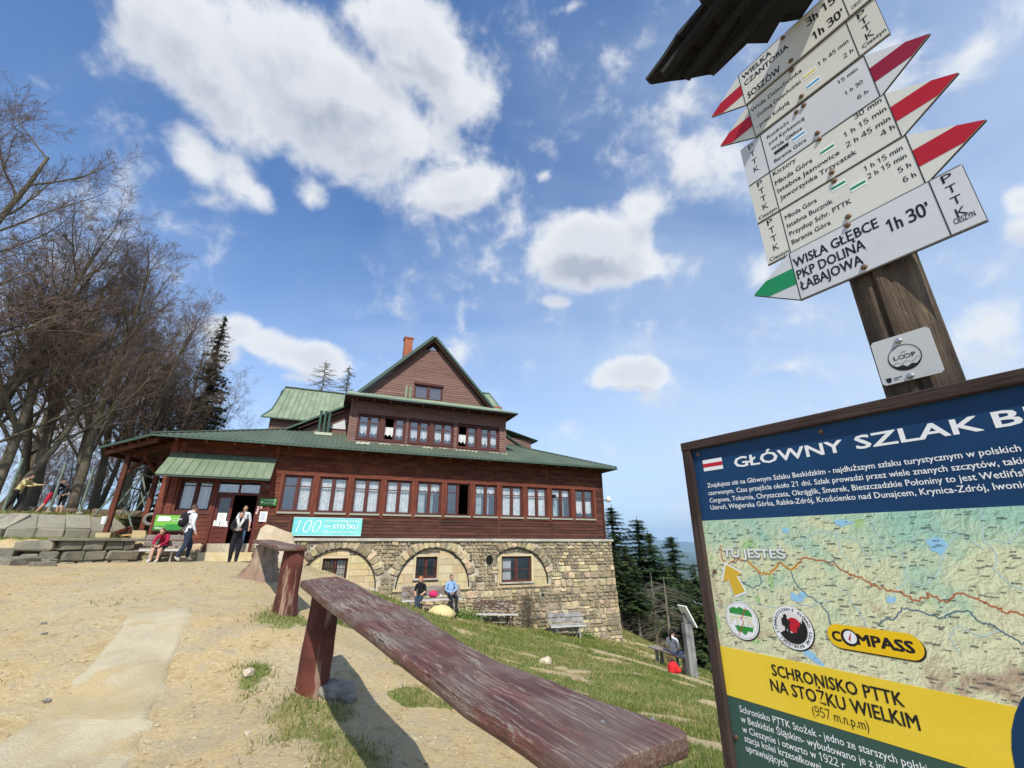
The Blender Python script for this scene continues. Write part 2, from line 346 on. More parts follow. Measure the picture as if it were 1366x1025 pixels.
def _sd(x, y, line):
    """signed distance, positive on the far-left side of a wall line"""
    best = np.full(np.shape(x), 1e9); sg = np.zeros(np.shape(x))
    for (ax, ay), (bx, by) in zip(line[:-1], line[1:]):
        dx, dy = bx - ax, by - ay; t = np.clip(((x - ax) * dx + (y - ay) * dy) / (dx * dx + dy * dy), 0, 1)
        d = np.hypot(x - ax - t * dx, y - ay - t * dy); cr = -(dx * (y - ay) - dy * (x - ax))
        m = d < best; best = np.where(m, d, best); sg = np.where(m, np.sign(cr), sg)
    return best * sg
def sstep(a, b, x): t = np.clip((x - a) / (b - a), 0, 1); return t * t * (3 - 2 * t)
def Hn(x, y, fine=True):
    x = np.asarray(x, float); y = np.asarray(y, float)
    xx = np.clip(x, -60, 45); yy = np.clip(y, -12, 75)
    z = _w[_n] + _w[_n + 1] * xx + _w[_n + 2] * yy
    for i in range(_n): z = z + _w[i] * np.sqrt((xx - _cp[i, 0]) ** 2 + (yy - _cp[i, 1]) ** 2 + .5)
    left = sstep(-12.9, -13.6, x) 
    s1 = _sd(x, y, WALL1) if True else 0; s2 = _sd(x, y, WALL2)
    k1 = sstep(.05, .35, s1) * sstep(-12.6, -13.2, x); k2 = sstep(.5, 1.4, s2) * sstep(-14.5, -15.9, x)
    z = z * (1 - k1) + .13 * k1
    z = z * (1 - k2) + (1.08 + .05 * np.clip(s2 - 2, 0, 6) + .02 * np.clip(s2 - 8, 0, 40)) * k2
    r = np.hypot(x, y)
    out = np.maximum(np.hypot(x - xx, y - yy), 0)
    z = z - 0.42 * np.minimum(out, 700) * (1 - np.minimum(out, 700) / 1800)
    far = sstep(300, 1500, r); z = z * (1 - far) + (-330 + 60 * fbm(x / 900, y / 900, 4)) * far
    if fine:
        k = 1 - np.exp(-r / 3.0)
        z = z + fbm(x / 1.3, y / 1.3, 4) * .16 * (k * .7 + .3) * (1 - .6 * k1) + fbm(x / 6 + 3, y / 6, 3) * .25 * k * (1 - k1) + fbm(x * 4, y * 4, 2) * .018
        z = z + far * 0 + sstep(60, 200, r) * fbm(x / 60, y / 60, 4) * 20
    return z
def H(x, y): return float(Hn(np.array([x]), np.array([y]))[0])
def at(px, py, y):
    r = ray(px, py); return r * (y / r.y)
def grassiness(x, y):
    """1 where the photograph has turf, 0 on the trodden ground"""
    g = sstep(-2.6, .9, x - (-.35 * y) - .3 + 1.6 * fbm(x / 1.6, y / 1.6, 3))
    right = sstep(-.5, 1.3, (x + .40 * y) - 1.9 + 4.0 * fbm(x / 1.8 + 9, y / 1.8, 4)) * (1 - .8 * sstep(.10, .22, fbm(x / 1.4 + 70, y / 1.0, 4)))
    pathd = np.abs((x - 4.6) * .55 - (y - 15.2) * .83 * -1 - 0) * 0 + np.abs((y - (18.6 - .28 * (x + 1) - .055 * (x - 1) ** 2)) + 1.2 * fbm(x / 2, y / 2 + 4, 3))
    path = 1 - sstep(.35, 1.1, pathd) ; path = path * sstep(-1, 2.5, x)
    s2 = _sd(x, y, WALL2); s1 = _sd(x, y, WALL1)
    terr = sstep(.3, .8, s2) * sstep(-14, -15.8, x) * (1 - sstep(1.8, 3.0, s2) * .75)
    terr = np.maximum(terr, .7 * sstep(.1, .5, s1) * sstep(-13, -14, x) * sstep(.1, -.5, s2))
    tuft = sstep(.10, .20, fbm(x / .9 + 40, y / .9, 4)) * sstep(-7, -1.0, x + .1 * y - 0) * .8
    near_posts = sstep(.65, .15, np.hypot(x + 1.95, y - 4.65) + .5 * fbm(x * 2, y * 2, 3)) + sstep(.8, .2, np.hypot(x + 3.2, y - 6.8) + .6 * fbm(x * 2, y * 2, 3)) + sstep(.55, .15, np.abs(x + .60 * y - 1.12) + .35 * fbm(x * 2, y * 2, 3)) * sstep(5.4, 4.2, y) * sstep(1.5, 2.5, y)
    g = np.maximum.reduce([right * (1 - .85 * path), terr, tuft, np.clip(near_posts, 0, 1) * .55])
    ax, ay = -4.9, 6.9; bx_, by_ = -2.6, 2.9; dx, dy = bx_ - ax, by_ - ay; t = ((x - ax) * dx + (y - ay) * dy) / (dx * dx + dy * dy); ds = np.abs((x - ax) * dy - (y - ay) * dx) / math.hypot(dx, dy)
    g = g * (1 - sstep(1.15, .75, ds) * sstep(-.12, 0, t) * .93)
    g = np.maximum(g, sstep(32, 60, np.hypot(x, y)))
    return np.clip(g, 0, 1)

def ground_material():
    m = bpy.data.materials.new('trodden_earth_and_turf'); m.use_nodes = True; T = NT(m.node_tree)
    co = T.n('ShaderNodeTexCoord').outputs['Object']
    at_ = T.n('ShaderNodeAttribute', attribute_name='turf').outputs['Fac']
    a = T.noise(co, .55, 6, .6, .3); b = T.noise(co, 3.2, 8, .65, .4); c = T.noise(co, 22, 8, .7, .2); d = T.noise(co, 95, 4, .7)
    dirt = T.mix(T.smooth(a, .38, .60), (0.45, 0.360, 0.205), (0.48, 0.360, 0.180))
    dirt = T.mix(T.smooth(b, .46, .66), dirt, (0.42, 0.34, 0.22))
    dirt = T.mix(T.smooth(b, .46, .30), dirt, (0.36, 0.25, 0.12))
    dirt = T.mix(T.math('MULTIPLY', T.smooth(c, .55, .66), .75), dirt, (0.60, 0.51, 0.35))
    dirt = T.mix(T.math('MULTIPLY', T.smooth(c, .45, .33), .85), dirt, (0.27, 0.19, 0.10))
    vo = T.n('ShaderNodeTexVoronoi', {'Vector': co, 'Scale': 26.0, 'Randomness': 1.0}, feature='F1')
    peb = T.smooth(vo.outputs['Distance'], .26, .14)
    sel = T.smooth(T.n('ShaderNodeSeparateColor', {0: vo.outputs['Color']}).outputs[0], .72, .76)
    peb = T.math('MULTIPLY', peb, sel)
    dirt = T.mix(T.math('MULTIPLY', T.smooth(T.noise(co, .9, 6, .7, .6), .54, .68), .6), dirt, (0.36, 0.295, 0.19))
    dirt = T.mix(T.math('MULTIPLY', peb, .8), dirt, (0.50, 0.45, 0.36))
    g1 = T.mix(T.smooth(b, .40, .62), (0.098, 0.150, 0.030), (0.185, 0.195, 0.060))
    g1 = T.mix(T.smooth(T.noise(co, 1.3, 6, .65, .5), .47, .66), g1, (0.34, 0.27, 0.12))
    g1 = T.mix(T.smooth(c, .42, .7), g1, (0.24, 0.22, 0.09))
    k = T.math('ADD', at_, T.math('MULTIPLY_ADD', b, .9, -.45)); k = T.math('ADD', k, T.math('MULTIPLY_ADD', c, .6, -.3))
    col = T.mix(T.smooth(k, .38, .62), dirt, g1)
    sep = T.n('ShaderNodeVectorMath', {0: co}, operation='LENGTH').outputs['Value']
    col = T.mix(T.smooth(sep, 60, 160), col, T.mix(T.noise(co, .006, 5), (0.025, 0.042, 0.016), (0.075, 0.075, 0.030)))
    hgt = T.math('ADD', T.math('MULTIPLY', b, .5), T.math('ADD', T.math('MULTIPLY', c, .35), T.math('MULTIPLY', d, .10)))
    hgt = T.math('ADD', hgt, T.math('MULTIPLY', peb, .12))
    bp = T.n('ShaderNodeBump', {'Height': hgt, 'Strength': .9, 'Distance': .07})
    p = T.n('ShaderNodeBsdfPrincipled', {'Base Color': col, 'Roughness': .95, 'Specular IOR Level': .1, 'Normal': bp.outputs[0]})
    T.t.links.new(p.outputs[0], T.n('ShaderNodeOutputMaterial').inputs[0]); return m
def build_ground():
    rr = np.concatenate([np.geomspace(.35, 60, 400), np.geomspace(63, 24000, 90)])
    th = np.concatenate([np.linspace(-75, 55, 560), np.linspace(58, 282, 60)[:-1]]) * math.pi / 180
    R, TH = np.meshgrid(rr, th, indexing='ij'); X, Y = R * np.sin(TH), R * np.cos(TH); Z = Hn(X, Y)
    nr, nt = R.shape; v = np.stack([X, Y, Z], -1).reshape(-1, 3); v = np.vstack([v, [[0, 0, Hn(0, 0)]]])
    i, j = np.meshgrid(np.arange(nr - 1), np.arange(nt), indexing='ij'); j2 = (j + 1) % nt
    q = np.stack([i * nt + j, i * nt + j2, (i + 1) * nt + j2, (i + 1) * nt + j], -1).reshape(-1, 4)[:, ::-1]
    me = np_mesh('ground', v, q, ground_material(), True)
    bm_ = me; at_ = me.attributes.new('turf', 'FLOAT', 'POINT')
    at_.data.foreach_set('value', np.append(grassiness(X, Y).ravel(), 0).astype(np.float32))
    o = mesh_obj('ground', me); tag(o, 'sandy trodden ground and grassy slope', kind='structure')
build_ground()

def build_slab():
    """pale concrete strip let into the trodden ground"""
    m = M_('worn_concrete_strip', (0.46, 0.395, 0.265), .92, .22, (5, 5, 5), 8, (0.40, 0.325, 0.195), 1.1, .8, (45, 45, 45), patch=((0.42, 0.325, 0.175), 1.4, .52))
    L = [(176, 806), (150, 850), (105, 900), (40, 955), (-120, 1060), (-330, 1180)]; R_ = [(262, 806), (252, 835), (232, 890), (205, 960), (182, 1025), (150, 1120)]
    def hit(px, py):
        r = ray(px, py); t = np.linspace(2.2, 16, 500); P = np.outer(t, np.array(r) / r.y)
        k = np.argmax(P[:, 2] < Hn(P[:, 0], P[:, 1], False)); return P[k, 0], P[k, 1]
    A = np.array([hit(*p) for p in L]); B = np.array([hit(*p) for p in R_]); n = 46; w = 16; vs = []; mb = MB()
    tt = np.linspace(0, len(L) - 1, n)
    for a in range(n):
        i = min(int(tt[a]), len(L) - 2); f = tt[a] - i; pa = A[i] * (1 - f) + A[i + 1] * f; pb = B[i] * (1 - f) + B[i + 1] * f
        for b in range(w + 1):
            g = b / w; p = pa * (1 - g) + pb * g
            if b in (0, w): p = p + (vnoise(np.array(a * .9), np.array(b * 3.1)) - .5) * .16
            vs.append((p[0], p[1]))
    vs = np.array(vs); h = Hn(vs[:, 0], vs[:, 1]); e = np.tile(np.r_[-.03, np.full(w - 1, .012), -.03], n); e[:w + 1] = -.03
    h = h + e + .004 * np.sin(vs[:, 1] * 9)
    for s0, s1 in ((0, 9), (9, 27), (27, n - 1)):
        f = [(a * (w + 1) + b, a * (w + 1) + b + 1, (a + 1) * (w + 1) + b + 1, (a + 1) * (w + 1) + b) for a in range(s0, s1) for b in range(w)]
        V = np.c_[vs, h].copy(); c0, c1 = V[s0 * (w + 1):(s0 + 1) * (w + 1)], V[s1 * (w + 1):(s1 + 1) * (w + 1)]
        if s1 < n - 1: V[s1 * (w + 1):(s1 + 1) * (w + 1)] += (V[(s1 - 1) * (w + 1):s1 * (w + 1)] - c1) * .18 - np.array([0, 0, .006])
        if s0: V[s0 * (w + 1):(s0 + 1) * (w + 1)] += (V[(s0 + 1) * (w + 1):(s0 + 2) * (w + 1)] - c0) * .10 + np.array([0, 0, .008])
        used = sorted({i for q in f for i in q}); mp = {v: k for k, v in enumerate(used)}
        o = mesh_obj('concrete_path', np_mesh('concrete_path', V[used], np.array([[mp[i] for i in q] for q in f])[:, ::-1], m, True)); tag(o, ['farthest', 'middle', 'nearest'][(0, 9, 27).index(s0)] + ' length of the worn concrete strip in the sand', kind='structure')
        if o.data.polygons[40].normal.z < 0: o.data.flip_normals()
build_slab()

# far hills
def build_hills():
    for k, (dist, base, amp, dips, c, seed) in enumerate([(17500, 150, 260, -.2, (0.050, 0.075, 0.045), 3), (9500, -170, 190, -.1, (0.045, 0.070, 0.036), 8), (4200, -330, 150, 0, (0.030, 0.050, 0.022), 13)]):
        m = M_('wooded_hill_%d' % k, c, 1, .3, (.002, .002, .002), 5, tuple(q * 1.7 for q in c), .0012, 0)
        az = np.radians(np.linspace(-100, 100, 500)); n = 14; rows = []
        for j in range(n):
            t = j / (n - 1); r = dist * (1 + .28 * t)
            prof = np.sin(t * math.pi * .5) if True else t
            top = base + amp * (fbm(az * 7 + seed, az * 0 + seed, 5) * 1.9)
            z = -420 + (top + 420) * prof + amp * .35 * fbm(az * 40 + seed, az * 0 + t * 3 + seed, 4) * (t > 0)
            rows.append(np.stack([r * np.sin(az), r * np.cos(az), z], -1))
        v = np.concatenate(rows); na = len(az)
        q = [(j * na + i, j * na + i + 1, (j + 1) * na + i + 1, (j + 1) * na + i) for j in range(n - 1) for i in range(na - 1)]
        o = mesh_obj('mountain_ridge', np_mesh('mountain_ridge', v, np.array(q), m, True)); tag(o, ['farthest blue mountain ridge on the horizon', 'middle blue wooded ridge beyond the valley', 'nearer dark wooded ridge in the valley'][k], kind='structure')
        if o.data.polygons[3000].normal.z < 0: o.data.flip_normals()
build_hills()
# the air that fades the far hills
hz = MB().box((-32000, -32000, -1100), (32000, 32000, 900)).mesh('haze', [])
hm = bpy.data.materials.new('pale_air'); hm.use_nodes = True; T = NT(hm.node_tree)
pv = T.n('ShaderNodeVolumePrincipled', {'Color': (0.50, 0.74, 1.0, 1), 'Density': 0.00005, 'Anisotropy': 0.0})
T.t.links.new(pv.outputs[0], T.n('ShaderNodeOutputMaterial').inputs[1]); hz.materials.append(hm)
tag(mesh_obj('haze', hz), 'pale blue air between here and the far ridges', kind='stuff')
# ---------------------------------------------------------------- the mountain lodge (local x = along the front, y = into the house)
HOUSE = empty('mountain_lodge', tuple(BO), BROT, 'large mountain lodge with green metal roofs, red-stained board walls and sandstone base', 'lodge')
rnd = random.Random(11)
def text_mesh(body, size=1.0, weight=0.0, shear=0.0, res=2, spacing=1.0, align='LEFT'):
    c = bpy.data.curves.new('t', 'FONT'); c.body = body; c.size = size; c.resolution_u = res; c.offset = weight; c.shear = shear; c.space_character = spacing; c.align_x = align; c.fill_mode = 'FRONT'
    o = bpy.data.objects.new('t', c); COL.objects.link(o); dg = bpy.context.evaluated_depsgraph_get()
    me = bpy.data.meshes.new_from_object(o.evaluated_get(dg)); bpy.data.objects.remove(o); bpy.data.curves.remove(c); return me
DIG = {ord(str(i)): chr(0x1D7E2 + i) for i in range(10)}
def put_text(mb, body, x, z, cap, width=None, y=0.0, weight=0.0, shear=0.0, align='L', spacing=1.0, turn=0.0, res=2):
    """add flat lettering into mb: x, z = left end of baseline, cap = capital height, width = total width; weight thickens the strokes"""
    me = text_mesh(body.translate(DIG), 1.0, 0.0 if weight > 0 else weight, shear, res, spacing)
    n = len(me.vertices)
    if not n: return 0
    co = np.empty(n * 3, np.float32); me.vertices.foreach_get('co', co); co = co.reshape(-1, 3)
    sz = cap / .682; w = co[:, 0].max() - co[:, 0].min(); sx = width / w if width else sz
    X = (co[:, 0] - co[:, 0].min()) * sx; Z = co[:, 1] * sz; w = w * sx
    if align == 'C': X -= w / 2
    if align == 'R': X -= w
    ct, st = math.cos(turn), math.sin(turn); polys = [tuple(p.vertices) for p in me.polygons]
    offs = [(0, 0)] if weight <= 0 else [(0, 0), (-weight, -weight * .6), (weight, -weight * .6), (-weight, weight * .6), (weight, weight * .6)]
    for k, (ox, oz) in enumerate(offs):
        X2, Z2 = X + ox * min(sx, sz), Z + oz * sz
        b = len(mb.v); yy = y - 1.2e-5 * k * (1 if cap < .05 else 20); mb.v.extend([(x + a * ct - c * st, yy, z + a * st + c * ct) for a, c in zip(X2.tolist(), Z2.tolist())])
        for p in polys: mb.f.append([i + b for i in p]); mb.mi.append(mb.cur)
    bpy.data.meshes.remove(me); return w

def planks(u0, u1, z0, z1, h, mat, name='wall_board', v=0.0, joints=(), holes=(), proud=.022, gap=.004, parent=HOUSE, shape=None):
    """lapped boards, one object each; holes = (u0,u1,z0,z1) left free; shape(z) -> (u0,u1) for gables"""
    z = z0
    while z < z1 - .02:
        zt = min(z + h * rnd.uniform(.97, 1.03), z1); a, b = (u0, u1)
        if shape: a, b = shape((z + zt) / 2); 
        cuts = [(a, b)]
        for (h0, h1, g0, g1) in holes:
            if g0 < zt - .01 and g1 > z + .01:
                nc = []
                for p, q in cuts:
                    if h1 <= p or h0 >= q: nc.append((p, q))
                    else:
                        if h0 - p > .03: nc.append((p, h0))
                        if q - h1 > .03: nc.append((h1, q))
                cuts = nc
        for j in joints:
            cuts = [s for p, q in cuts for s in (((p, j), (j, q)) if p + .1 < j < q - .1 else ((p, q),))]
        for p, q in cuts:
            s = (shape(zt), shape(z)) if shape else None
            e = proud * rnd.uniform(.8, 1.25); mb = MB()
            pt, qt = p, q
            if s:
                if abs(p - a) < 1e-6: p, pt = s[1][0], s[0][0]
                if abs(q - b) < 1e-6: q, qt = s[1][1], s[0][1]
            p += .003; q -= .003
            mb.add([(p, v - e, z + gap), (q, v - e, z + gap), (qt, v - .004, zt), (pt, v - .004, zt), (p, v + .03, z + gap), (q, v + .03, z + gap), (qt, v + .03, zt), (pt, v + .03, zt)],
                   [(0, 1, 2, 3), (4, 0, 3, 7), (1, 5, 6, 2), (4, 5, 1, 0), (3, 2, 6, 7)])
            mb.build(name, mat, parent)
        z = zt

# ---- ground floor wall
WP, WW, W0 = 1.362, 1.12, -1.66
wins = [(W0 + WP * i, W0 + WP * i + WW) for i in range(11)]
ent_win = (-5.10, -4.02, 1.15, 2.32); door = (-3.86, -2.46, -.30, 2.28)
js = [1.2, 4.0, 7.35, 10.35]
planks(-2.04, 13.66, 2.86, 3.92, .148, red_wood, joints=js)
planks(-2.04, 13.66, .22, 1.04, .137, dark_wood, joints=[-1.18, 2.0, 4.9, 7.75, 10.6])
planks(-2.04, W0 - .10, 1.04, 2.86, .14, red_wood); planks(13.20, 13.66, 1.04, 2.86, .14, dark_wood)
planks(-5.60, -2.10, .02, 3.92, .15, red_wood, holes=[ent_win, (-3.94, -2.38, -.4, 2.36)], v=.0)
# stone parts below the entrance boards come with the stonework
for i in range(12):                                       # posts between the windows
    a = W0 - .10 if i == 0 else wins[i - 1][1] - .0
    b = W0 if i == 0 else (wins[i][0] if i < 11 else wins[10][1] + .12)
    w = b - a
    for k, (p, q) in enumerate([(a + .004, a + w * .5 - .02), (a + w * .5 + .02, b - .004)] if w > .15 else [(a, b)]):
        MB().box((p, -.045, 1.12), (q, .06, 2.66)).build('window_post', frame_wood, HOUSE)
    if w > .15: MB().box((a + w * .5 - .02, -.02, 1.12), (a + w * .5 + .02, .05, 2.66)).build('window_post', frame_wood, HOUSE)
MB().box((-2.04, -.05, 2.66), (13.34, .06, 2.76)).build('head_beam', frame_wood, HOUSE)
MB().box((-2.04, -.04, 2.765), (13.34, .06, 2.86)).build('head_beam', red_wood, HOUSE)
MB().box((-1.80, -.035, 1.045), (13.34, .06, 1.115)).build('sill_beam', frame_wood, HOUSE)
for u in js: MB().box((u - .05, -.04, 2.86), (u + .05, .02, 3.9)).build('batten', red_wood, HOUSE)
for u in [-1.18, 2.0, 4.9, 7.75, 10.6]: MB().box((u - .04, -.035, .24), (u + .04, .02, 1.04)).build('batten', dark_wood, HOUSE)
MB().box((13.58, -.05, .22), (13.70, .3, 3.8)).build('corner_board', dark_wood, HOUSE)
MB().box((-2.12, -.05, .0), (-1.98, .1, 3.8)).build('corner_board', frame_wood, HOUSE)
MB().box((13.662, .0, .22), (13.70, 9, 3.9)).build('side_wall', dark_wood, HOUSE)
MB().box((-5.66, .1, .0), (-5.60, 9, 3.9)).build('side_wall', red_wood, HOUSE)
for (p, q) in [(-5.68, -5.46), (-5.40, -5.20)]: MB().box((p, -.07, .24), (q, .05, 3.7)).build('corner_post', frame_wood, HOUSE)
# dark rooms behind the openings
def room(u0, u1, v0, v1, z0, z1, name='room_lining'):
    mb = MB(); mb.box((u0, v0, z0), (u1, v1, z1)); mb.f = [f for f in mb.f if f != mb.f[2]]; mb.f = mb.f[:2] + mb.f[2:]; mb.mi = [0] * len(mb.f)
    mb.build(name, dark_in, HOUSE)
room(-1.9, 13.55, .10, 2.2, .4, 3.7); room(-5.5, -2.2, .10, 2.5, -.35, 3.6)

lace = M_('lace_curtain', (0.66, 0.66, 0.64), .95, .22, (6, 6, 6), 4, (0.50, 0.52, 0.52), 5, .0, patch=((0.80, 0.80, 0.78), 9.0, .55, (1.2, 1, .7)))
teal_c = M_('teal_curtain', (0.30, 0.42, 0.42), .95, .25, (18, 6, 2), 4, (0.50, 0.56, 0.55), 4, .0)
def curtain(u0, u1, v, z0, z1, mat, parent, scal=.0):
    n = 22; mb = MB(); vs = []
    for i in range(n + 1):
        u = u0 + (u1 - u0) * i / n; d = .022 * math.sin(i * 2.4) + rnd.uniform(-.004, .004)
        vs += [(u, v + d, z0 + scal * abs(math.sin(i * .7))), (u, v + d, z1)]
    mb.add(vs, [(2 * i, 2 * i + 2, 2 * i + 3, 2 * i + 1) for i in range(n)]); return mb.build('curtain', mat, parent)
def window(u0, u1, z0, z1, v=0.0, sashes=2, bar=.70, cur='lace', open_=None, sill=True, rec=.06, fr=brown_frame, wide=.055):
    """casement window: frame mesh, sub-parts pane / curtain / sill"""
    mb = MB(); w = u1 - u0; a = v + rec; b = a + .06
    mb.box((u0, a - .03, z0), (u0 + wide, b, z1)).box((u1 - wide, a - .03, z0), (u1, b, z1)).box((u0 + wide, a - .03, z0), (u1 - wide, b, z0 + wide)).box((u0 + wide, a - .03, z1 - wide), (u1 - wide, b, z1))
    iw = (w - 2 * wide) / sashes; panes = []
    for k in range(sashes):
        p = u0 + wide + iw * k; q = p + iw
        if k: mb.box((p - .045, a - .035, z0 + wide), (p + .045, b, z1 - wide))
        if open_ is not None and k == open_: continue
        i0 = p + (.045 if k else 0); i1 = q - (.045 if k < sashes - 1 else 0); s = .035
        zb = z0 + (z1 - z0) * bar
        mb.box((i0, a - .01, z0 + wide), (i0 + s, b - .01, z1 - wide)).box((i1 - s, a - .01, z0 + wide), (i1, b - .01, z1 - wide))
        mb.box((i0 + s, a - .01, z0 + wide), (i1 - s, b - .01, z0 + wide + s)).box((i0 + s, a - .01, z1 - wide - s), (i1 - s, b - .01, z1 - wide))
        if bar < 1: mb.box((i0 + s, a - .012, zb - .018), (i1 - s, b - .01, zb + .018))
        panes.append((i0 + s, i1 - s))
    W = mb.build('window', fr, HOUSE)
    for p, q in panes:
        t = rnd.uniform(-.006, .006)
        g = MB(); g.add([(p, a + .018, z0 + wide), (q, a + .018 + t, z0 + wide), (q, a + .018 + t, z1 - wide), (p, a + .018, z1 - wide)], [(0, 1, 2, 3)]); g.build('pane', glass, W)
    if cur == 'lace': curtain(u0 + .05, u1 - .05, v + .17, z0 + .05, z1, lace, W)
    elif cur == 'half': curtain(u0 + w * .5, u1 - .05, v + .17, z0 + .05, z1, lace, W)
    elif cur == 'teal':
        curtain(u0 + .05, u0 + w * .36, v + .17, z0 + .05, z1, teal_c, W); curtain(u0 + w * .55, u0 + w * .70, v + .18, z0 + .05, z1, teal_c, W); curtain(u0 + .05, u1 - .05, v + .15, z0 + (z1 - z0) * .66, z1, lace, W, .15)
    elif cur == 'short': curtain(u0 + .05, u1 - .05, v + .17, z0 + .2, z0 + (z1 - z0) * .6, lace, W, .12)
    elif cur == 'pale': curtain(u0 + .05, u1 - .05, v + .19, z0 + .05, z1, pale_c, W)
    if sill: MB().box((u0 - .05, v - .09, z0 - .075), (u1 + .05, v + .07, z0 - .005)).build('sill', ledge_m if sill == 2 else sill_m, W)
    return W
pale_c = M_('pale_roller_blind', (0.55, 0.56, 0.56), .9, .12, (3, 3, 3), 3, bump=0)
sill_m = M_('greenish_sill', (0.30, 0.31, 0.24), .7, .2, (6, 6, 6), 4)
kinds = ['half', 'lace', 'lace', 'lace', 'teal', None, 'teal', 'lace', 'lace', 'teal', 'short']
for i, (a, b) in enumerate(wins): window(a, b, 1.20, 2.655, cur=kinds[i], open_=1 if i == 5 else None)
W = window(ent_win[0], ent_win[1], ent_win[2], ent_win[3], v=.08, bar=.80, cur='pale', sill=False)
MB().box((-5.16, -.04, 1.03), (-3.96, .1, 1.14)).build('sill_beam', brown_frame, HOUSE)
MB().box((-5.16, -.03, 2.33), (-3.96, .1, 2.45)).build('head_beam', brown_frame, HOUSE)
for (p, q) in [(-5.19, -5.10), (-4.02, -3.93)]: MB().box((p, -.035, 1.03), (q, .1, 2.33)).build('window_post', frame_wood, HOUSE)
# entrance door
D = MB(); D.box((-3.94, -.02, -.30), (-3.84, .14, 2.36)).box((-2.46, -.02, -.30), (-2.36, .14, 2.36)).box((-3.84, -.02, 2.27), (-2.46, .14, 2.36)).box((-3.84, -.02, 1.78), (-2.46, .12, 1.87)).box((-3.18, .0, 1.87), (-3.11, .12, 2.27))
D = D.build('door', door_wood, HOUSE)
L = MB(); L.box((-3.83, .04, -.29), (-3.73, .10, 1.77)).box((-3.37, .04, -.29), (-3.27, .10, 1.77)).box((-3.73, .04, 1.66), (-3.37, .10, 1.77)).box((-3.73, .04, .56), (-3.37, .10, .66)).box((-3.73, .04, -.29), (-3.37, .10, -.17))
L.box((-3.73, .065, -.17), (-3.37, .09, .56))
for k in range(4): L.box((-3.68, .045, -.10 + .16 * k), (-3.42, .066, .0 + .16 * k))
L.build('door_leaf', door_wood, D)
MB().box((-3.73, .07, .66), (-3.37, .075, 1.66)).build('pane', glass_d, D)
for (p, q) in [(-3.84, -3.18), (-3.11, -2.46)]: MB().box((p, .06, 1.87), (q, .065, 2.27)).build('pane', glass, D)
MB().tube([(-3.32, .03, .70), (-3.32, .0, .72), (-3.32, .0, .86), (-3.32, .03, .88)], .014, 6).build('handle', steel_m, D)
MB().box((-2.50, .12, -.29), (-2.46, .75, 1.77)).build('door_leaf', door_wood, D)
for (p, q, a, b, nm) in [(-3.70, -3.40, .80, 1.10, 'paper_notice'), (-3.78, -3.58, .62, .82, 'paper_notice'), (-3.56, -3.30, .60, .80, 'paper_notice')]:
    pn = MB().box((p, .028, a), (q, .034, b)).build('paper_notice', white_paint, D)
    tx = MB(); 
    for k in range(4): tx.box((p + .03, .0255, b - .05 - k * .05), (q - .04 - rnd.random() * .08, .0275, b - .042 - k * .05))
    tx.build('print', flat('grey_print', (0.12, 0.12, 0.13)), pn)
# awning over window and door: every sheet a part
AW = MB().bar((-5.70, -.86, 2.33), (-2.06, -.86, 2.33), .03, .10).bar((-5.62, -.06, 3.24), (-2.06, -.06, 3.24), .05, .05).bar((-5.68, -.84, 2.36), (-5.60, -.04, 3.22), .04, .06).bar((-2.08, -.84, 2.36), (-2.08, -.04, 3.22), .04, .06).build('awning_frame', zinc_m, HOUSE)
n = 13
for k in range(n):
    t0, t1 = k / n, (k + 1) / n; a0, a1 = -5.72 + 3.66 * t0, -5.72 + 3.66 * t1; b0, b1 = -5.62 + 3.56 * t0, -5.62 + 3.56 * t1
    mb = MB(); e = .012 * (k % 2)
    mb.add([(a0, -.90, 2.375), (a1, -.90, 2.375), (b1, -.02, 3.29), (b0, -.02, 3.29), (a0, -.90, 2.34), (a1, -.90, 2.34), (b1, -.02, 3.25), (b0, -.02, 3.25)], [(0, 1, 2, 3), (7, 6, 5, 4), (4, 5, 1, 0), (1, 5, 6, 2), (4, 0, 3, 7)])
    mb.bar((a1, -.905, 2.39), (b1, -.02, 3.305), .02, .035)
    mb.build('awning_sheet', awning_m, AW)
for u in (-5.5, -2.2): MB().bar((u, -.04, 2.55), (u, -.72, 2.42), .06, .06).build('awning_bracket', beam_m, HOUSE)
# step, stone plinth at the door
MB().box((-3.98, -.32, -.62), (-1.9, .12, -.31)).build('door_step', infill_m, HOUSE)

# ---- rubble base
U = MB()
U.add([(-5.75, .03, .0), (-2.0, .03, .0), (-2.0, .03, -2), (-5.75, .03, -2)], [(3, 2, 1, 0)])
def uright(z): return 14.0 + (.16 - z) * .065
U.add([(14.0, .03, .16), (14.0, 9, .16), (uright(-6), 9.3, -6), (uright(-6), .03, -6)], [(3, 2, 1, 0)])
MB().box((-1.92, -.10, .10), (14.10, .12, .21)).build('ledge', ledge_m, HOUSE)
ARCH = [(.87, -1.70, 1.50), (4.77, -1.78, 1.60), (8.68, -1.78, 1.60)]
SW = [(.24, 1.20, -1.36, -.56), (3.97, 4.90, -1.40, -.54), (7.92, 9.45, -1.66, -.56)]
sq, ro = (6.25, 6.46, -.82, -.58), (7.32, -.70, .17, .20)
def in_arch(u, z, grow=.0):
    for k, (c, s, r) in enumerate(ARCH):
        if z > s and (u - c) ** 2 + (z - s) ** 2 < (r + grow) ** 2 and not (k == 2 and u < 7.75): return k
    return -1
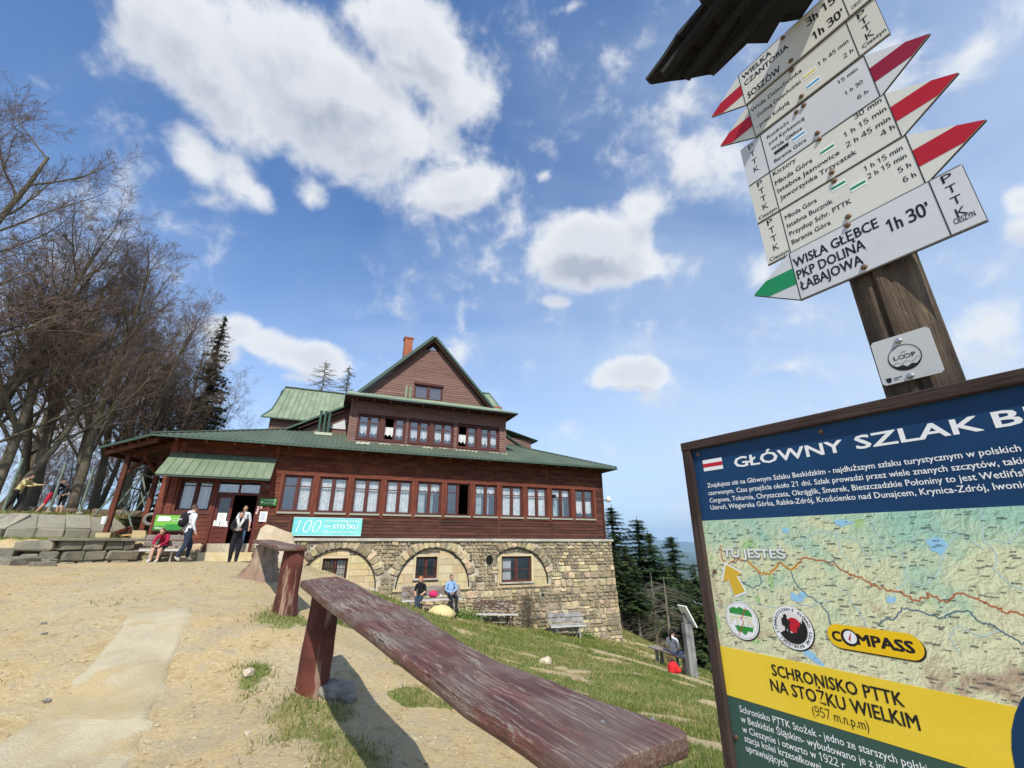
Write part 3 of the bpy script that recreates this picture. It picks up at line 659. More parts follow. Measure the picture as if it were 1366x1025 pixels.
def base_rows():
    zs = [.16 - .05 * i for i in range(40)] + [-1.86, -6.0]
    def cuts(z):
        out = []
        for k, (c, s, r) in enumerate(ARCH):
            h = math.sqrt(max(r * r - max(z - s, 0) ** 2, 0)) if z > s - .02 else 0
            a, b = c - h, c + h
            if k == 2: a = min(max(a, 7.70), b)
            out += [a, b]
        return out
    for z1, z0 in zip(zs[:-1], zs[1:]):
        A, B = cuts(z1), cuts(z0)
        ea = [-2.0] + A + [uright(z1)]; eb = [-2.0] + B + [uright(z0)]
        for i in range(0, 8, 2):
            U.add([(ea[i], .03, z1), (ea[i + 1], .03, z1), (eb[i + 1], .03, z0), (eb[i], .03, z0)], [(3, 2, 1, 0)])
base_rows()
def blocked(u, z):
    if in_arch(u, z, .39 if z > -1.2 else .03) >= 0: return True
    if 7.55 < u < 7.92 and -1.78 < z < -.3 : return False
    if sq[0] - .03 < u < sq[1] + .03 and sq[2] - .03 < z < sq[3] + .03: return True
    if ((u - ro[0]) / (ro[2] + .03)) ** 2 + ((z - ro[1]) / (ro[3] + .03)) ** 2 < 1: return True
    if 9.9 < u < 10.1 and -2.32 < z < -2.18: return True
    return False
def stone_shape(mb, u0, u1, z0, z1, d, r=rnd, v=.03, quad=None):
    """a rough stone: jittered outline, pillowed face"""
    w, h = u1 - u0, z1 - z0; j = min(w, h) * .16
    Q = quad or [(u0, z0), (u1, z0), (u1, z1), (u0, z1)]
    cs = []
    for i in range(4):
        p, q = Q[i], Q[(i + 1) % 4]; c = .16 if min(w, h) > .12 else .2
        cs.append((p[0] * (1 - c) + q[0] * c, p[1] * (1 - c) + q[1] * c)); cs.append((p[0] * c + q[0] * (1 - c), p[1] * c + q[1] * (1 - c)))
    cs = [(a + r.uniform(-j, j) * .5, b + r.uniform(-j, j) * .5) for a, b in cs]
    mx = sum(a for a, b in cs) / 8; mz = sum(b for a, b in cs) / 8; e = d * r.uniform(.7, 1.2); ins = .80
    ring0 = [(a, v, b) for a, b in cs]; ring1 = [(mx + (a - mx) * .97, v - e * .6, mz + (b - mz) * .97) for a, b in cs]
    ring2 = [(mx + (a - mx) * ins, v - e * r.uniform(.85, 1.15), mz + (b - mz) * (ins - .03)) for a, b in cs]
    fs = []
    for k in (0, 8):
        for i in range(8): fs.append((k + i, k + (i + 1) % 8, k + 8 + (i + 1) % 8, k + 8 + i))
    fs.append(tuple(range(16, 24))); mb.add(ring0 + ring1 + ring2, fs)
stones = []
z = .10
while z > -5.2:
    h = rnd.choice([.15, .20, .25, .31, .36]) ; zb = z - h; zm = (z + zb) / 2; u = -1.92
    while u < uright(zm) - .05:
        w = h * rnd.choice([.7, 1.0, 1.3, 1.7, 2.3]) * rnd.uniform(.9, 1.15); w = min(w, uright(zm) - u); u1 = u + w
        if uright(zm) - u1 < .14: u1 = uright(zm); w = u1 - u
        p = BW(u, -.1); ground_here = H(p.x, p.y) if zm < -.9 else -9
        if z > ground_here - .1:
            pts = [(u + w * a, zb + h * b) for a in (.06, .5, .94) for b in (.1, .5, .9)]
            bl = [blocked(*q) for q in pts]
            if not any(bl):
                q_ = rnd.random()
                if h > .24 and q_ < .30: zz_ = zb + h * rnd.uniform(.38, .62); stones.append((u, u1, zb, zz_, .06)); stones.append((u, u1, zz_, z, .07))
                elif h > .24 and w > .45 and q_ < .5: uu_ = u + w * rnd.uniform(.35, .65); zz_ = zb + h * .5; stones.append((u, uu_, zb, z, .08)); stones.append((uu_, u1, zb, zz_, .06)); stones.append((uu_, u1, zz_, z, .06))
                else: stones.append((u, u1, zb + rnd.uniform(-.012, .012), z + rnd.uniform(-.012, .012), rnd.uniform(.05, .095)))
            elif not all(bl):                       # cut into two thinner ones where they are free
                for (a, b) in ((zb, zm), (zm, z)):
                    nn_ = 2 if w < .35 else 4
                    for (c, d) in [(u + w * t / nn_, u + w * (t + 1) / nn_) for t in range(nn_)]:
                        if not any(blocked(c + (d - c) * s, a + (b - a) * t) for s in (.05, .95) for t in (.05, .95)): stones.append((c, d, a, b, .06))
        u = u1
    z = zb
for (u0, u1, z0, z1) in [(-5.72, -5.2, -.36, .0), (-5.72, -5.16, -.72, -.36), (-5.16, -4.7, -.42, .0), (-5.14, -4.6, -.74, -.42), (-4.7, -4.3, -.34, .0), (-4.6, -4.02, -.74, -.36), (-4.28, -3.95, -.36, .02), (-2.36, -1.95, -.30, .02), (-2.34, -1.92, -.62, -.31)]:
    stones.append((u0, u1, z0, z1, .09))
vous = []
for k, (c, s, r) in enumerate(ARCH):
    n = 22
    for i in range(n):
        a0, a1 = math.pi * i / n, math.pi * (i + 1) / n
        t = (a0 + a1) / 2; zz = s + r * math.sin(t)
        if zz < -1.25 or (k == 2 and c + r * math.cos(t) < 7.8): continue
        ro_ = r + rnd.uniform(.34, .46); top = (.09 - s)
        Q = [(c + r * math.cos(a0) , s + r * math.sin(a0)), (c + ro_ * math.cos(a0), min(s + ro_ * math.sin(a0), .09)), (c + ro_ * math.cos(a1), min(s + ro_ * math.sin(a1), .09)), (c + r * math.cos(a1), s + r * math.sin(a1))]
        vous.append(Q)
stones.sort(key=lambda s: -((s[1] - s[0]) * (s[3] - s[2])))
rest = MB(); nlim = 300 - len(vous)
for i, (a, b, c, d, e) in enumerate(stones):
    g = .012
    if i < nlim:
        mb = MB(); stone_shape(mb, a + g, b - g, c + g, d - g, e); mb.build('stone', stone_m, HOUSE)
    else: stone_shape(rest, a + g, b - g, c + g, d - g, e)
tag(rest.build('small_stones', stone_m, HOUSE), kind='stuff')
for Q in vous:
    mb = MB(); xs = [q[0] for q in Q]; zs = [q[1] for q in Q]
    mx, mz = sum(xs) / 4, sum(zs) / 4; Q2 = [(mx + (a - mx) * .93, mz + (b - mz) * .95) for a, b in Q]
    stone_shape(mb, min(xs), max(xs), min(zs), max(zs), .07, quad=Q2); mb.build('stone', stone_m, HOUSE)
# arch infill: recessed dressed blocks, one object each
def infill(k):
    c, s, r = ARCH[k]; w0, w1, wz0, wz1 = SW[k]; z = s - .02; blocks = []
    for (a_, b_, p_, q_) in [(c - r - .1, w0, s - .1, s + r + .1), (w1, c + r + .1, s - .1, s + r + .1), (w0, w1, s - .1, wz0), (w0, w1, wz1, s + r + .1)]:
        U.add([(a_, .135, p_), (b_, .135, p_), (b_, .135, q_), (a_, .135, q_)], [(0, 1, 2, 3)])
    while z < s + r - .04:
        h = rnd.choice([.24, .3, .34]); z1 = min(z + h, s + r - .03); zm = (z + z1) / 2
        if z + .12 < wz0 - .04 < z1: z1 = wz0 - .04; zm = (z + z1) / 2
        half = math.sqrt(max(r * r - (z1 - s) ** 2, .01)); hb = math.sqrt(max(r * r - (z - s) ** 2, .01)); u = c - hb
        if k == 2: u = 7.72
        while u < c + hb - .02:
            w = rnd.uniform(.32, .75); u1 = min(u + w, c + hb)
            if c + hb - u1 < .18: u1 = c + hb
            p, q = u, u1
            if z1 > wz0 - .06 and z < wz1 + .08:
                if p < w0 - .09 < q: q = w0 - .09
                elif w0 - .09 <= p < w1 + .09: 
                    p = w1 + .09; q = max(q, p + .2) if q > w1 + .09 else p
            q = min(q, c + hb)
            if q - p > .05:
                f = lambda x, zz: c + max(-1, min(1, (x - c) / hb)) * math.sqrt(max(r * r - (zz - s) ** 2, .0)) if abs(x - c) > hb - .35 else x
                pt, qt = max(p, c - half), min(q, c + half)
                if qt - pt > .02:
                    mb = MB(); e = rnd.uniform(.045, .06)
                    mb.add([(p + .006, .09 - e, z + .006), (q - .006, .09 - e, z + .006), (qt - .006, .09 - e, z1 - .006), (pt + .006, .09 - e, z1 - .006), (p, .13, z), (q, .13, z), (qt, .13, z1), (pt, .13, z1)],
                           [(0, 1, 2, 3), (4, 0, 3, 7), (1, 5, 6, 2), (4, 5, 1, 0), (3, 2, 6, 7)]); mb.build('block', infill_m, HOUSE)
            u = max(u1, q)
        z = z1
    # window surround and window
    for (a, b, z0, z1) in [(w0 - .09, w0, wz0 - .0, wz1 + .10), (w1, w1 + .09, wz0 - .0, wz1 + .10), (w0, w1, wz1, wz1 + .10)]:
        MB().box((a, .02, z0), (b, .135, z1)).build('surround', infill_m, HOUSE)
    MB().box((w0 - .08, -.03, wz0 - .07), (w1 + .08, .13, wz0 - .0)).build('sill', ledge_m, HOUSE)
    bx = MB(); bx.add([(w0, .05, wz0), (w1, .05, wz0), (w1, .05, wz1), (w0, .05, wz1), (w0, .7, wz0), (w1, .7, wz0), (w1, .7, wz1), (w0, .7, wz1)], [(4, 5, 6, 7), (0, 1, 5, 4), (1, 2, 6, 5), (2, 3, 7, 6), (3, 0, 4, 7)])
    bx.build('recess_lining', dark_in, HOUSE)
    if k == 2: W = window(w0, w1, wz0, wz1, v=.06, bar=.5, cur=None, sill=False); curtain(w0 + .06, w0 + .55, .22, wz0 + .05, wz1 - .05, pale_c, W)
    else:
        W = window(w0, w1, wz0, wz1, v=.10, bar=1.2, cur=None, sill=False)
        if k == 0: curtain(w0 + .5, w1 - .08, .28, wz0 + .05, wz1 - .05, lace, W)
        for i in range(8):
            x = w0 + .06 + (w1 - w0 - .12) * i / 7; MB().tube([(x, .075, wz0), (x, .075, wz1)], .009, 5).build('window_bar', black_m, W)
        MB().bar((w0, .075, (wz0 + wz1) / 2), (w1, .075, (wz0 + wz1) / 2), .02, .02).build('window_bar', black_m, W)
    # thin dark line round the arch (black tube standing in for the shadow gap)
    pts = []
    for i in range(41):
        t = math.pi * i / 40
        if k == 2 and c + r * math.cos(t) < 7.62: continue
        pts.append((c + (r - .012) * math.cos(t), -.02, s + (r - .012) * math.sin(t)))
    MB().tube(pts, .024, 6).build('arch_shadow_line', black_m, HOUSE)
    if k: MB().box((c - r - .1 if k == 1 else 7.7, -.05, s - .10), (c + r + .05, .14, s - .02)).build('string_course', infill_m, HOUSE)
for k in range(3): infill(k)
# shallow holes
def hole(u0, u1, z0, z1, ring=False):
    mb = MB(); n = 14
    cs = [((u0 + u1) / 2 + (u1 - u0) / 2 * math.cos(2 * math.pi * i / n), (z0 + z1) / 2 + (z1 - z0) / 2 * math.sin(2 * math.pi * i / n)) for i in range(n)] if ring else [(u0, z0), (u1, z0), (u1, z1), (u0, z1)]
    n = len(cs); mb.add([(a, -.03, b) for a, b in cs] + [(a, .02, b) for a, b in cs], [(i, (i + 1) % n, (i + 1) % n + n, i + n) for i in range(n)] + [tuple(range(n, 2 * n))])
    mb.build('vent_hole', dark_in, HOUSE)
hole(*sq); hole(ro[0] - ro[2], ro[0] + ro[2], ro[1] - ro[3], ro[1] + ro[3], True); hole(9.92, 10.08, -2.30, -2.19)
U.build('base_wall', mortar_m, HOUSE)

# ---- lower roof
RS = .43
def zroof(v): return 3.78 + RS * (v + .82)
mb = MB(); cols = []; u = -6.14; du = .05; i = 0
while u <= 14.16:
    vm = min(2.95, -.82 + (u + 6.14) * (2.8 / 4.12) if u < -.6 else 2.95, -.82 + (14.16 - u) / 1.24)
    if .62 < u < 8.28: vm = min(vm, .62)
    vm = max(vm, -.80); off = .019 * math.sin(i * math.pi / 2 + .3) 
    cols.append((u, vm, off)); u += du; i += 1
vs = []
for (u, vm, off) in cols:
    for t in (0, .5, 1):
        v = -.82 + (vm + .82) * t; vs.append((u, v, zroof(v) + off))
nc = len(cols); mb.add(vs, [(3 * i + j, 3 * i + 3 + j, 3 * i + 4 + j, 3 * i + 1 + j) for i in range(nc - 1) for j in range(2)])
# flanks falling to both sides and the part behind the dormer
mb.add([(14.16, -.82, 3.78), (14.16, 12, 3.78), (9.5, 8, 5.40), (9.5, 2.95, 5.40)], [(0, 1, 2, 3)])
mb.add([(-6.14, -.82, 3.78), (-2.0, 2.0, 4.99), (-.6, 2.95, 5.40), (-.6, 8, 5.4), (-6.5, 8, 3.5), (-8.6, 1.98, 3.62)], [(0, 1, 2, 3, 4, 5)])
mb.add([(9.5, 2.95, 5.40), (9.5, 8, 5.40), (-.6, 8, 5.40), (-.6, 2.95, 5.40)], [(0, 1, 2, 3)])
lower = mb.build('lower_roof', roof_m, HOUSE)
mb = MB(); mb.add([(-6.12, -.80, 3.73), (14.12, -.80, 3.73), (13.6, .02, 3.93), (-5.6, .02, 3.93)], [(3, 2, 1, 0)])
mb.add([(14.12, -.80, 3.73), (14.12, 12, 3.73), (13.6, 12, 3.93), (13.6, .02, 3.93)], [(3, 2, 1, 0)])
mb.add([(-6.12, -.80, 3.73), (-5.6, .02, 3.93), (-5.6, 8, 3.93), (-6.5, 8, 3.45), (-8.55, 1.98, 3.56)], [(0, 1, 2, 3, 4)])
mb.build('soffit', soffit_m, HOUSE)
MB().bar((-6.16, -.83, 3.735), (14.18, -.83, 3.735), .03, .07).bar((-6.16, -.83, 3.735), (-8.64, 1.96, 3.58), .03, .09).bar((14.17, -.84, 3.735), (14.17, 12, 3.735), .03, .07).build('eave_trim', zinc_m, HOUSE)
k = 0; u = -5.4
while u < 14:
    MB().bar((u, .0, 3.86), (u, -.74, 3.655), .09, .12, c=.01).build('rafter', beam_m, HOUSE); u += .95
# hips, ridges
MB().bar((14.16, -.82, 3.83), (9.5, 2.95, 5.43), .12, .05).bar((-6.14, -.82, 3.82), (-2.0, 2.0, 5.02), .12, .05).build('hip_cap', roof_m, HOUSE)
for (a, b, v0, v1) in [(.95, 1.65, .05, .46), (1.95, 2.5, .36, .52), (4.0, 4.55, .30, .50), (5.55, 6.4, .32, .46), (6.3, 6.8, .30, .46), (2.9, 3.5, .42, .54), (7.4, 8.0, .40, .52), (8.05, 8.5, .30, .44), (4.8, 5.3, .44, .55)]:
    pm = MB(); n = int((b - a) / .05); vs = []
    for i in range(n):
        o_ = .019 * math.sin((a + 6.14 + i * .05) / .05 * math.pi / 2 + .3)
        uu = a + i * .05; vs += [(uu, v0 + rnd.uniform(-.05, .05), zroof(v0) + .022 + o_), (uu, v1 + rnd.uniform(-.02, .02), zroof(v1) + .022 + o_)]
    pm.add(vs, [(2 * i, 2 * i + 2, 2 * i + 3, 2 * i + 1) for i in range(n - 1)]); pm.build('worn_patch', patch_m, HOUSE)

# ---- porch at the left corner
def porch_fascia(a, b, h, w=.09): MB().bar(a, b, w, h, c=.01).build('porch_beam', beam_m, HOUSE)
porch_fascia((-6.0, -.60, 3.60), (-8.3, 1.95, 3.42), .17); porch_fascia((-5.5, .0, 3.66), (-7.7, 2.3, 3.40), .2); porch_fascia((-8.35, 1.95, 3.40), (-6.9, 5.5, 3.34), .18)
porch_fascia((-5.6, .12, 3.50), (-5.6, 6, 3.50), .2, .12)
for t in np.linspace(.12, .95, 6):
    a = Vector((-6.1, -.7, 3.70)).lerp(Vector((-8.5, 1.95, 3.54)), t); b = Vector((-5.6, .6, 3.93)).lerp(Vector((-5.6, 5.5, 3.93)), t)
    MB().bar(a, b, .08, .10).build('rafter', beam_m, HOUSE)
def house_local(w):
    d = Vector(w) - BO; return Vector((d.dot(BU), d.dot(BV), w[2]))
for (px, py, yy, zt) in [(141, 711, 17.15, 3.30), (189, 708, 17.9, 3.36)]:
    b = house_local(at(px, py, yy)); z0 = b.z; P = MB(); P.bar((b.x, b.y, z0), (b.x, b.y, zt), .17, .17, up=(0, 1, 0), c=.02)
    P = P.build('porch_post', beam_m, HOUSE)
    for dx, dy in ((.55, .3), (-.5, -.3)) if py == 708 else ((.6, .25),):
        mb = MB(); mb.bar((b.x, b.y, zt - .75), (b.x + dx, b.y + dy, zt - .02), .09, .11, c=.01); mb.build('brace', beam_m, P)
    MB().box((b.x - .22, b.y - .2, -.6), (b.x + .22, b.y + .2, z0)).build('footing', infill_m, P)
    if py == 711: MB().tube([(b.x - .12, b.y - .1, z0 + .30), (b.x - .12, b.y - .1, z0 + .58)], [.075, .10], 10).build('post_lantern', white_paint, P)

# ---- dormer storey
DV = .62
planks(.60, 8.30, 4.24, 6.36, .125, siding_m, 'siding_board', v=DV, holes=[(.95, 3.10, 4.56, 5.68), (3.30, 5.48, 4.55, 5.66), (5.74, 7.92, 4.53, 5.64)])
for (a, b, z0, z1, op) in [(.95, 3.10, 4.56, 5.68, 2), (3.30, 5.48, 4.55, 5.66, None), (5.74, 7.92, 4.53, 5.64, 0)]:
    c = (a + b) / 2; MB().box((a - .05, DV - .045, z0 - .07), (b + .05, DV + .04, z0)).box((a - .05, DV - .05, z1), (b + .05, DV + .04, z1 + .06)).box((a - .05, DV - .045, z0), (a, DV + .04, z1)).box((b, DV - .045, z0), (b + .05, DV + .04, z1)).box((c - .1, DV - .04, z0), (c + .1, DV + .04, z1)).build('window_surround', brown_frame, HOUSE)
    window(a, c - .1, z0, z1, v=DV, bar=.68, cur='short', sill=False, open_=0 if op == 0 else None)
    window(c + .1, b, z0, z1, v=DV, bar=.68, cur='short', sill=False, open_=0 if op == 2 else None)
room(.7, 8.2, DV + .08, 3.5, 4.2, 6.5)
mb = MB(); mb.add([(.58, DV, 4.2), (.58, 6, 4.2), (.58, 6, 6.6), (.58, DV, 6.6)], [(0, 3, 2, 1)]); mb.add([(8.32, DV, 4.2), (8.32, 6, 4.2), (8.32, 6, 6.6), (8.32, DV, 6.6)], [(0, 1, 2, 3)]); mb.build('dormer_side', siding_m, HOUSE)
for u in (.57, 8.27): MB().box((u - .03, DV - .04, 4.2), (u + .06, DV + .06, 6.4)).build('corner_board', siding_m, HOUSE)
def corr_roof(name, u0, u1, v0, v1, z0, z1, mat, du=.055, amp=.014, inset=(0, 0), parent=HOUSE):
    mb = MB(); vs = []; n = int((u1 - u0) / du)
    for i in range(n + 1):
        t = i / n; o_ = amp * math.sin(i * math.pi / 2 + .4)
        vs += [(u0 + (u1 - u0) * t, v0, z0 + o_), (u0 + inset[0] + (u1 - inset[1] - u0 - inset[0]) * t, v1, z1 + o_)]
    mb.add(vs, [(2 * i, 2 * i + 2, 2 * i + 3, 2 * i + 1) for i in range(n)]); return mb.build(name, mat, parent)
corr_roof('pent_roof', .22, 8.72, -.12, 1.28, 6.40, 6.99, roof_old, inset=(.2, .95))
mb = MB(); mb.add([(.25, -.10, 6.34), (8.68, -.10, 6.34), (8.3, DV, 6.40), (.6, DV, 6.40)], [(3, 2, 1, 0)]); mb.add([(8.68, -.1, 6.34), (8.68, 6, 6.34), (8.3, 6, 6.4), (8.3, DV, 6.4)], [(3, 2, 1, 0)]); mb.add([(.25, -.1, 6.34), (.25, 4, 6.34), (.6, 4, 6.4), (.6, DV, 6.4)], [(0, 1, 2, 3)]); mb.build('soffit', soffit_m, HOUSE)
mb = MB(); mb.add([(8.72, -.12, 6.40), (8.72, 6, 6.40), (7.77, 6, 6.99), (7.77, 1.28, 6.99)], [(0, 1, 2, 3)]); mb.add([(.22, -.12, 6.40), (.22, 6, 6.40), (.42, 6, 6.99), (.42, 1.28, 6.99)], [(3, 2, 1, 0)]); mb.build('pent_roof_return', roof_old, HOUSE)
MB().bar((.20, -.13, 6.37), (8.74, -.13, 6.37), .03, .06).bar((8.73, -.13, 6.37), (8.73, 6, 6.37), .03, .06).build('eave_trim', zinc_m, HOUSE)
for i in range(11): u = .75 + i * .76; MB().bar((u, DV, 6.33), (u, -.02, 6.27), .08, .10).build('rafter', beam_m, HOUSE)

# ---- gable
GV, GA = 1.32, (4.33, 10.30)
def gable(z): t = (z - 6.93) / (GA[1] - 6.93); return (1.12 + (GA[0] - 1.12) * t, 7.50 - (7.50 - GA[0]) * t)
planks(1.1, 7.5, 6.90, 10.05, .125, siding_m, 'siding_board', v=GV, holes=[(3.50, 5.02, 6.98, 7.80), (3.99, 4.68, 9.78, 10.1)], shape=gable)
MB().box((3.46, GV - .05, 7.80), (5.06, GV + .04, 7.87)).box((3.46, GV - .05, 6.92), (5.06, GV + .04, 6.98)).build('window_surround', brown_frame, HOUSE)
window(3.50, 5.02, 6.98, 7.80, v=GV, bar=1.2, cur='pale', sill=False, wide=.07)
mb = MB(); mb.prism([(4.0, 9.78), (4.66, 9.78), (4.33, 10.14)], GV - .01, GV + .02); at_w = mb.build('attic_vent', brown_frame, HOUSE)
mb = MB(); mb.prism([(4.12, 9.83), (4.54, 9.83), (4.33, 10.05)], GV - .014, GV - .011); mb.build('pane', glass, at_w)
mb = MB(); mb.add([(1.12, GV + .15, 6.9), (7.5, GV + .15, 6.9), (GA[0], GV + .15, GA[1])], [(0, 1, 2)]); mb.build('gable_backing', soffit_m, HOUSE)
def slab_roof(name, pts, th, mat):
    """planar roof sheet with thickness, pts counter-clockwise seen from above"""
    n = len(pts); P = [Vector(p) for p in pts]; nn = (P[1] - P[0]).cross(P[2] - P[0]).normalized()
    mb = MB(); mb.add([p for p in P] + [p - nn * th for p in P], [tuple(range(n)), tuple(reversed(range(n, 2 * n)))] + [(i + n, (i + 1) % n + n, (i + 1) % n, i) for i in range(n)]); return mb.build(name, mat, HOUSE)
tz = 10.48
slab_roof('gable_roof', [(.86, 1.0, 6.86), (GA[0], 1.0, tz), (GA[0], 9, tz), (.86, 9, 6.86)][::-1], .13, zinc_m)
slab_roof('gable_roof', [(GA[0], 1.0, tz), (7.72, 1.0, 6.86), (7.72, 9, 6.86), (GA[0], 9, tz)][::-1], .13, zinc_m)
for s, e in ((.86, 1.0), (7.72, 1.0)):
    MB().bar((s, .985, 6.84), (GA[0], .985, tz - .02), .035, .16, up=(0, 1, 0)).build('verge_board', zinc_m, HOUSE)
    MB().bar((s + (.14 if s < 4 else -.14), 1.06, 6.86), (GA[0], 1.06, tz - .17), .03, .13, up=(0, 1, 0)).build('verge_board', brown_frame, HOUSE)
for u in (3.02, 3.22): MB().bar((u, .72, 6.72), (u, .72, 7.42), .10, .05).build('vent_flue', roof_old, HOUSE)

# ---- wings behind
siding2 = siding_m
slope = (8.87 - 6.24) / 3.0
n = 14; tops = []
for k in range(n):
    a0, a1 = -3.08 + 3.6 * k / n, -3.08 + 3.6 * (k + 1) / n; b0 = a0 - (.10 if k else .12); lo0 = -3.2 + 3.72 * k / n; lo1 = -3.2 + 3.72 * (k + 1) / n
    mb = MB(); e0 = -3.62 if k == 0 else lo0
    mb.add([(e0, 5.0, 6.24), (lo1, 5.0, 6.24), (lo1, 5.75, 6.84), (lo0 if k else -3.30, 5.75, 6.84), (a1, 8.0, 8.87), (a0, 8.0, 8.87)], [(0, 1, 2, 3), (3, 2, 4, 5)])
    mb.bar((lo1, 5.0, 6.27), (lo1, 5.75, 6.87), .025, .05).bar((lo1, 5.75, 6.87), (a1, 8.0, 8.90), .025, .05); mb.build('roof_sheet', roof_old, HOUSE)
MB().bar((-3.12, 8, 8.92), (.9, 8, 8.92), .16, .06).bar((-3.1, 8, 8.89), (-3.32, 5.75, 6.85), .05, .08).bar((-3.32, 5.75, 6.85), (-3.64, 5.0, 6.23), .05, .08).bar((-3.64, 4.98, 6.21), (.6, 4.98, 6.21), .04, .07).build('wing_trim', zinc_m, HOUSE)
slab_roof('wing_roof', [(-3.1, 8, 8.87), (1, 8, 8.87), (1, 11, 6.24), (-3.62, 11, 6.24)][::-1], .06, zinc_m)
planks(-3.24, .6, 4.9, 6.24, .125, siding_m, 'siding_board', v=5.3)
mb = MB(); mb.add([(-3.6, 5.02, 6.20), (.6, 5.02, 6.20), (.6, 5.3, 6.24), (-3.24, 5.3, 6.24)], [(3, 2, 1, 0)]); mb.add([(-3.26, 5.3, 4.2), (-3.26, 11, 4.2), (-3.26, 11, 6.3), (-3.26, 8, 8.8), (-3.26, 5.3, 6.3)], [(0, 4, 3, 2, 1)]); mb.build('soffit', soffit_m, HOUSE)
# half gable with rake left of the dormer
mb = MB(); mb.add([(-1.6, 2.02, 4.9), (.6, 2.02, 4.9), (.6, 2.02, 6.30)], [(0, 1, 2)]); mb.build('half_gable', siding_m, HOUSE)
slab_roof('half_gable_roof', [(-2.05, 1.72, 4.93), (.56, 1.72, 6.42), (.56, 5.2, 6.42), (-2.05, 5.2, 4.93)][::-1], .08, roof_m)
MB().bar((-2.05, 1.70, 4.93), (.56, 1.70, 6.42), .04, .12, up=(0, 1, 0)).build('verge_board', zinc_m, HOUSE)
MB().bar((-1.6, 1.85, 5.02), (.56, 1.85, 6.26), .04, .20, up=(0, 1, 0)).build('verge_board', brown_frame, HOUSE)
mb = MB(); mb.prism([(-.62, 5.18), (.5, 5.18), (.5, 5.82)], 1.99, 2.01); hg = mb.build('half_gable_window', brown_frame, HOUSE)
mb = MB(); mb.prism([(-.46, 5.22), (.46, 5.22), (.46, 5.74)], 1.98, 1.985); mb.build('pane', pale_c, hg)
for i, u in enumerate((-.70, -.50, -.31)):
    f = MB(); f.tube([(u, 1.5, 4.7), (u, 1.5, 5.86)], .062, 10).tube([(u, 1.5, 5.83), (u, 1.5, 5.90)], .075, 10).build('roof_pipe', zinc_m, HOUSE)
MB().box((-.85, 1.25, 4.70), (-.1, 1.72, 4.83)).build('pipe_flashing', patch_m, HOUSE)
# right hand wing roof and rear dormer
n = 8
for k in range(n):
    a0, a1 = 5.8 + 3.45 * k / n, 5.8 + 3.45 * (k + 1) / n
    mb = MB(); mb.add([(a0, 2.6, 6.9), (a1, 2.6, 6.9), (a1, 6, 9.45), (a0, 6, 9.45)], [(0, 1, 2, 3)]); mb.bar((a1, 2.6, 6.93), (a1, 6, 9.48), .025, .05); mb.build('roof_sheet', roof_old if k % 3 else roof_m, HOUSE)
MB().bar((5.8, 6, 9.48), (9.3, 6, 9.48), .14, .06).bar((9.27, 6, 9.46), (9.27, 2.6, 6.9), .05, .09).build('wing_trim', zinc_m, HOUSE)
slab_roof('wing_roof', [(5.8, 6, 9.45), (9.25, 6, 9.45), (9.25, 9.4, 6.9), (5.8, 9.4, 6.9)][::-1], .06, zinc_m)
mb = MB(); mb.add([(8.6, 2.7, 5), (8.6, 9, 5), (8.6, 9, 7), (8.6, 6, 9.2), (8.6, 2.7, 6.9)], [(0, 1, 2, 3, 4)]); mb.add([(8.32, 2.7, 5), (8.6, 2.7, 5), (8.6, 2.7, 6.9), (8.32, 2.7, 6.9)], [(0, 1, 2, 3)]); mb.build('wing_wall', siding_m, HOUSE)
mb = MB(); mb.add([(8.35, 3.9, 7.10), (9.75, 3.9, 6.55), (11.75, 3.9, 6.05), (11.75, 7.5, 6.05), (9.75, 7.5, 6.55), (8.35, 7.5, 7.1)], [(0, 1, 4, 5), (1, 2, 3, 4)]); mb.build('rear_dormer_roof', roof_old, HOUSE)
mb = MB(); 
for k in range(9): u = 9.9 + .21 * k; z_ = 6.55 - (u - 9.75) * .25; mb.bar((u, 3.9, z_ + .02), (u, 7.5, z_ + .02), .03, .05)
mb.bar((9.75, 3.88, 6.53), (11.8, 3.88, 6.03), .04, .10, up=(0, 1, 0)).bar((11.77, 3.9, 6.03), (11.77, 7.5, 6.03), .04, .08); mb.build('rear_dormer_seams', zinc_m, HOUSE)
planks(9.0, 11.42, 5.3, 6.12, .125, siding_m, 'siding_board', v=4.1)
mb = MB(); mb.add([(11.42, 4.1, 4.8), (11.42, 7.4, 4.8), (11.42, 7.4, 6.1), (11.42, 4.1, 6.1)], [(0, 1, 2, 3)]); mb.build('dormer_side', siding_m, HOUSE)
# rake that sweeps down right of the dormer
mb = MB(); pts = [(8.36, 3.0, 6.75), (8.9, 3.0, 6.25), (9.5, 3.0, 5.85), (10.1, 3.0, 5.50), (10.7, 3.0, 5.25)]
for a, b in zip(pts[:-1], pts[1:]): mb.bar(a, b, .07, .13, up=(0, 1, 0))
mb.build('verge_board', zinc_m, HOUSE)
mb = MB(); mb.add([(8.34, 3.05, 5.0), (10.3, 3.05, 5.0), (10.1, 3.05, 5.45), (9.5, 3.05, 5.8), (8.9, 3.05, 6.2), (8.34, 3.05, 6.7)], [(0, 1, 2, 3, 4, 5)]); mb.build('half_gable', siding_m, HOUSE)
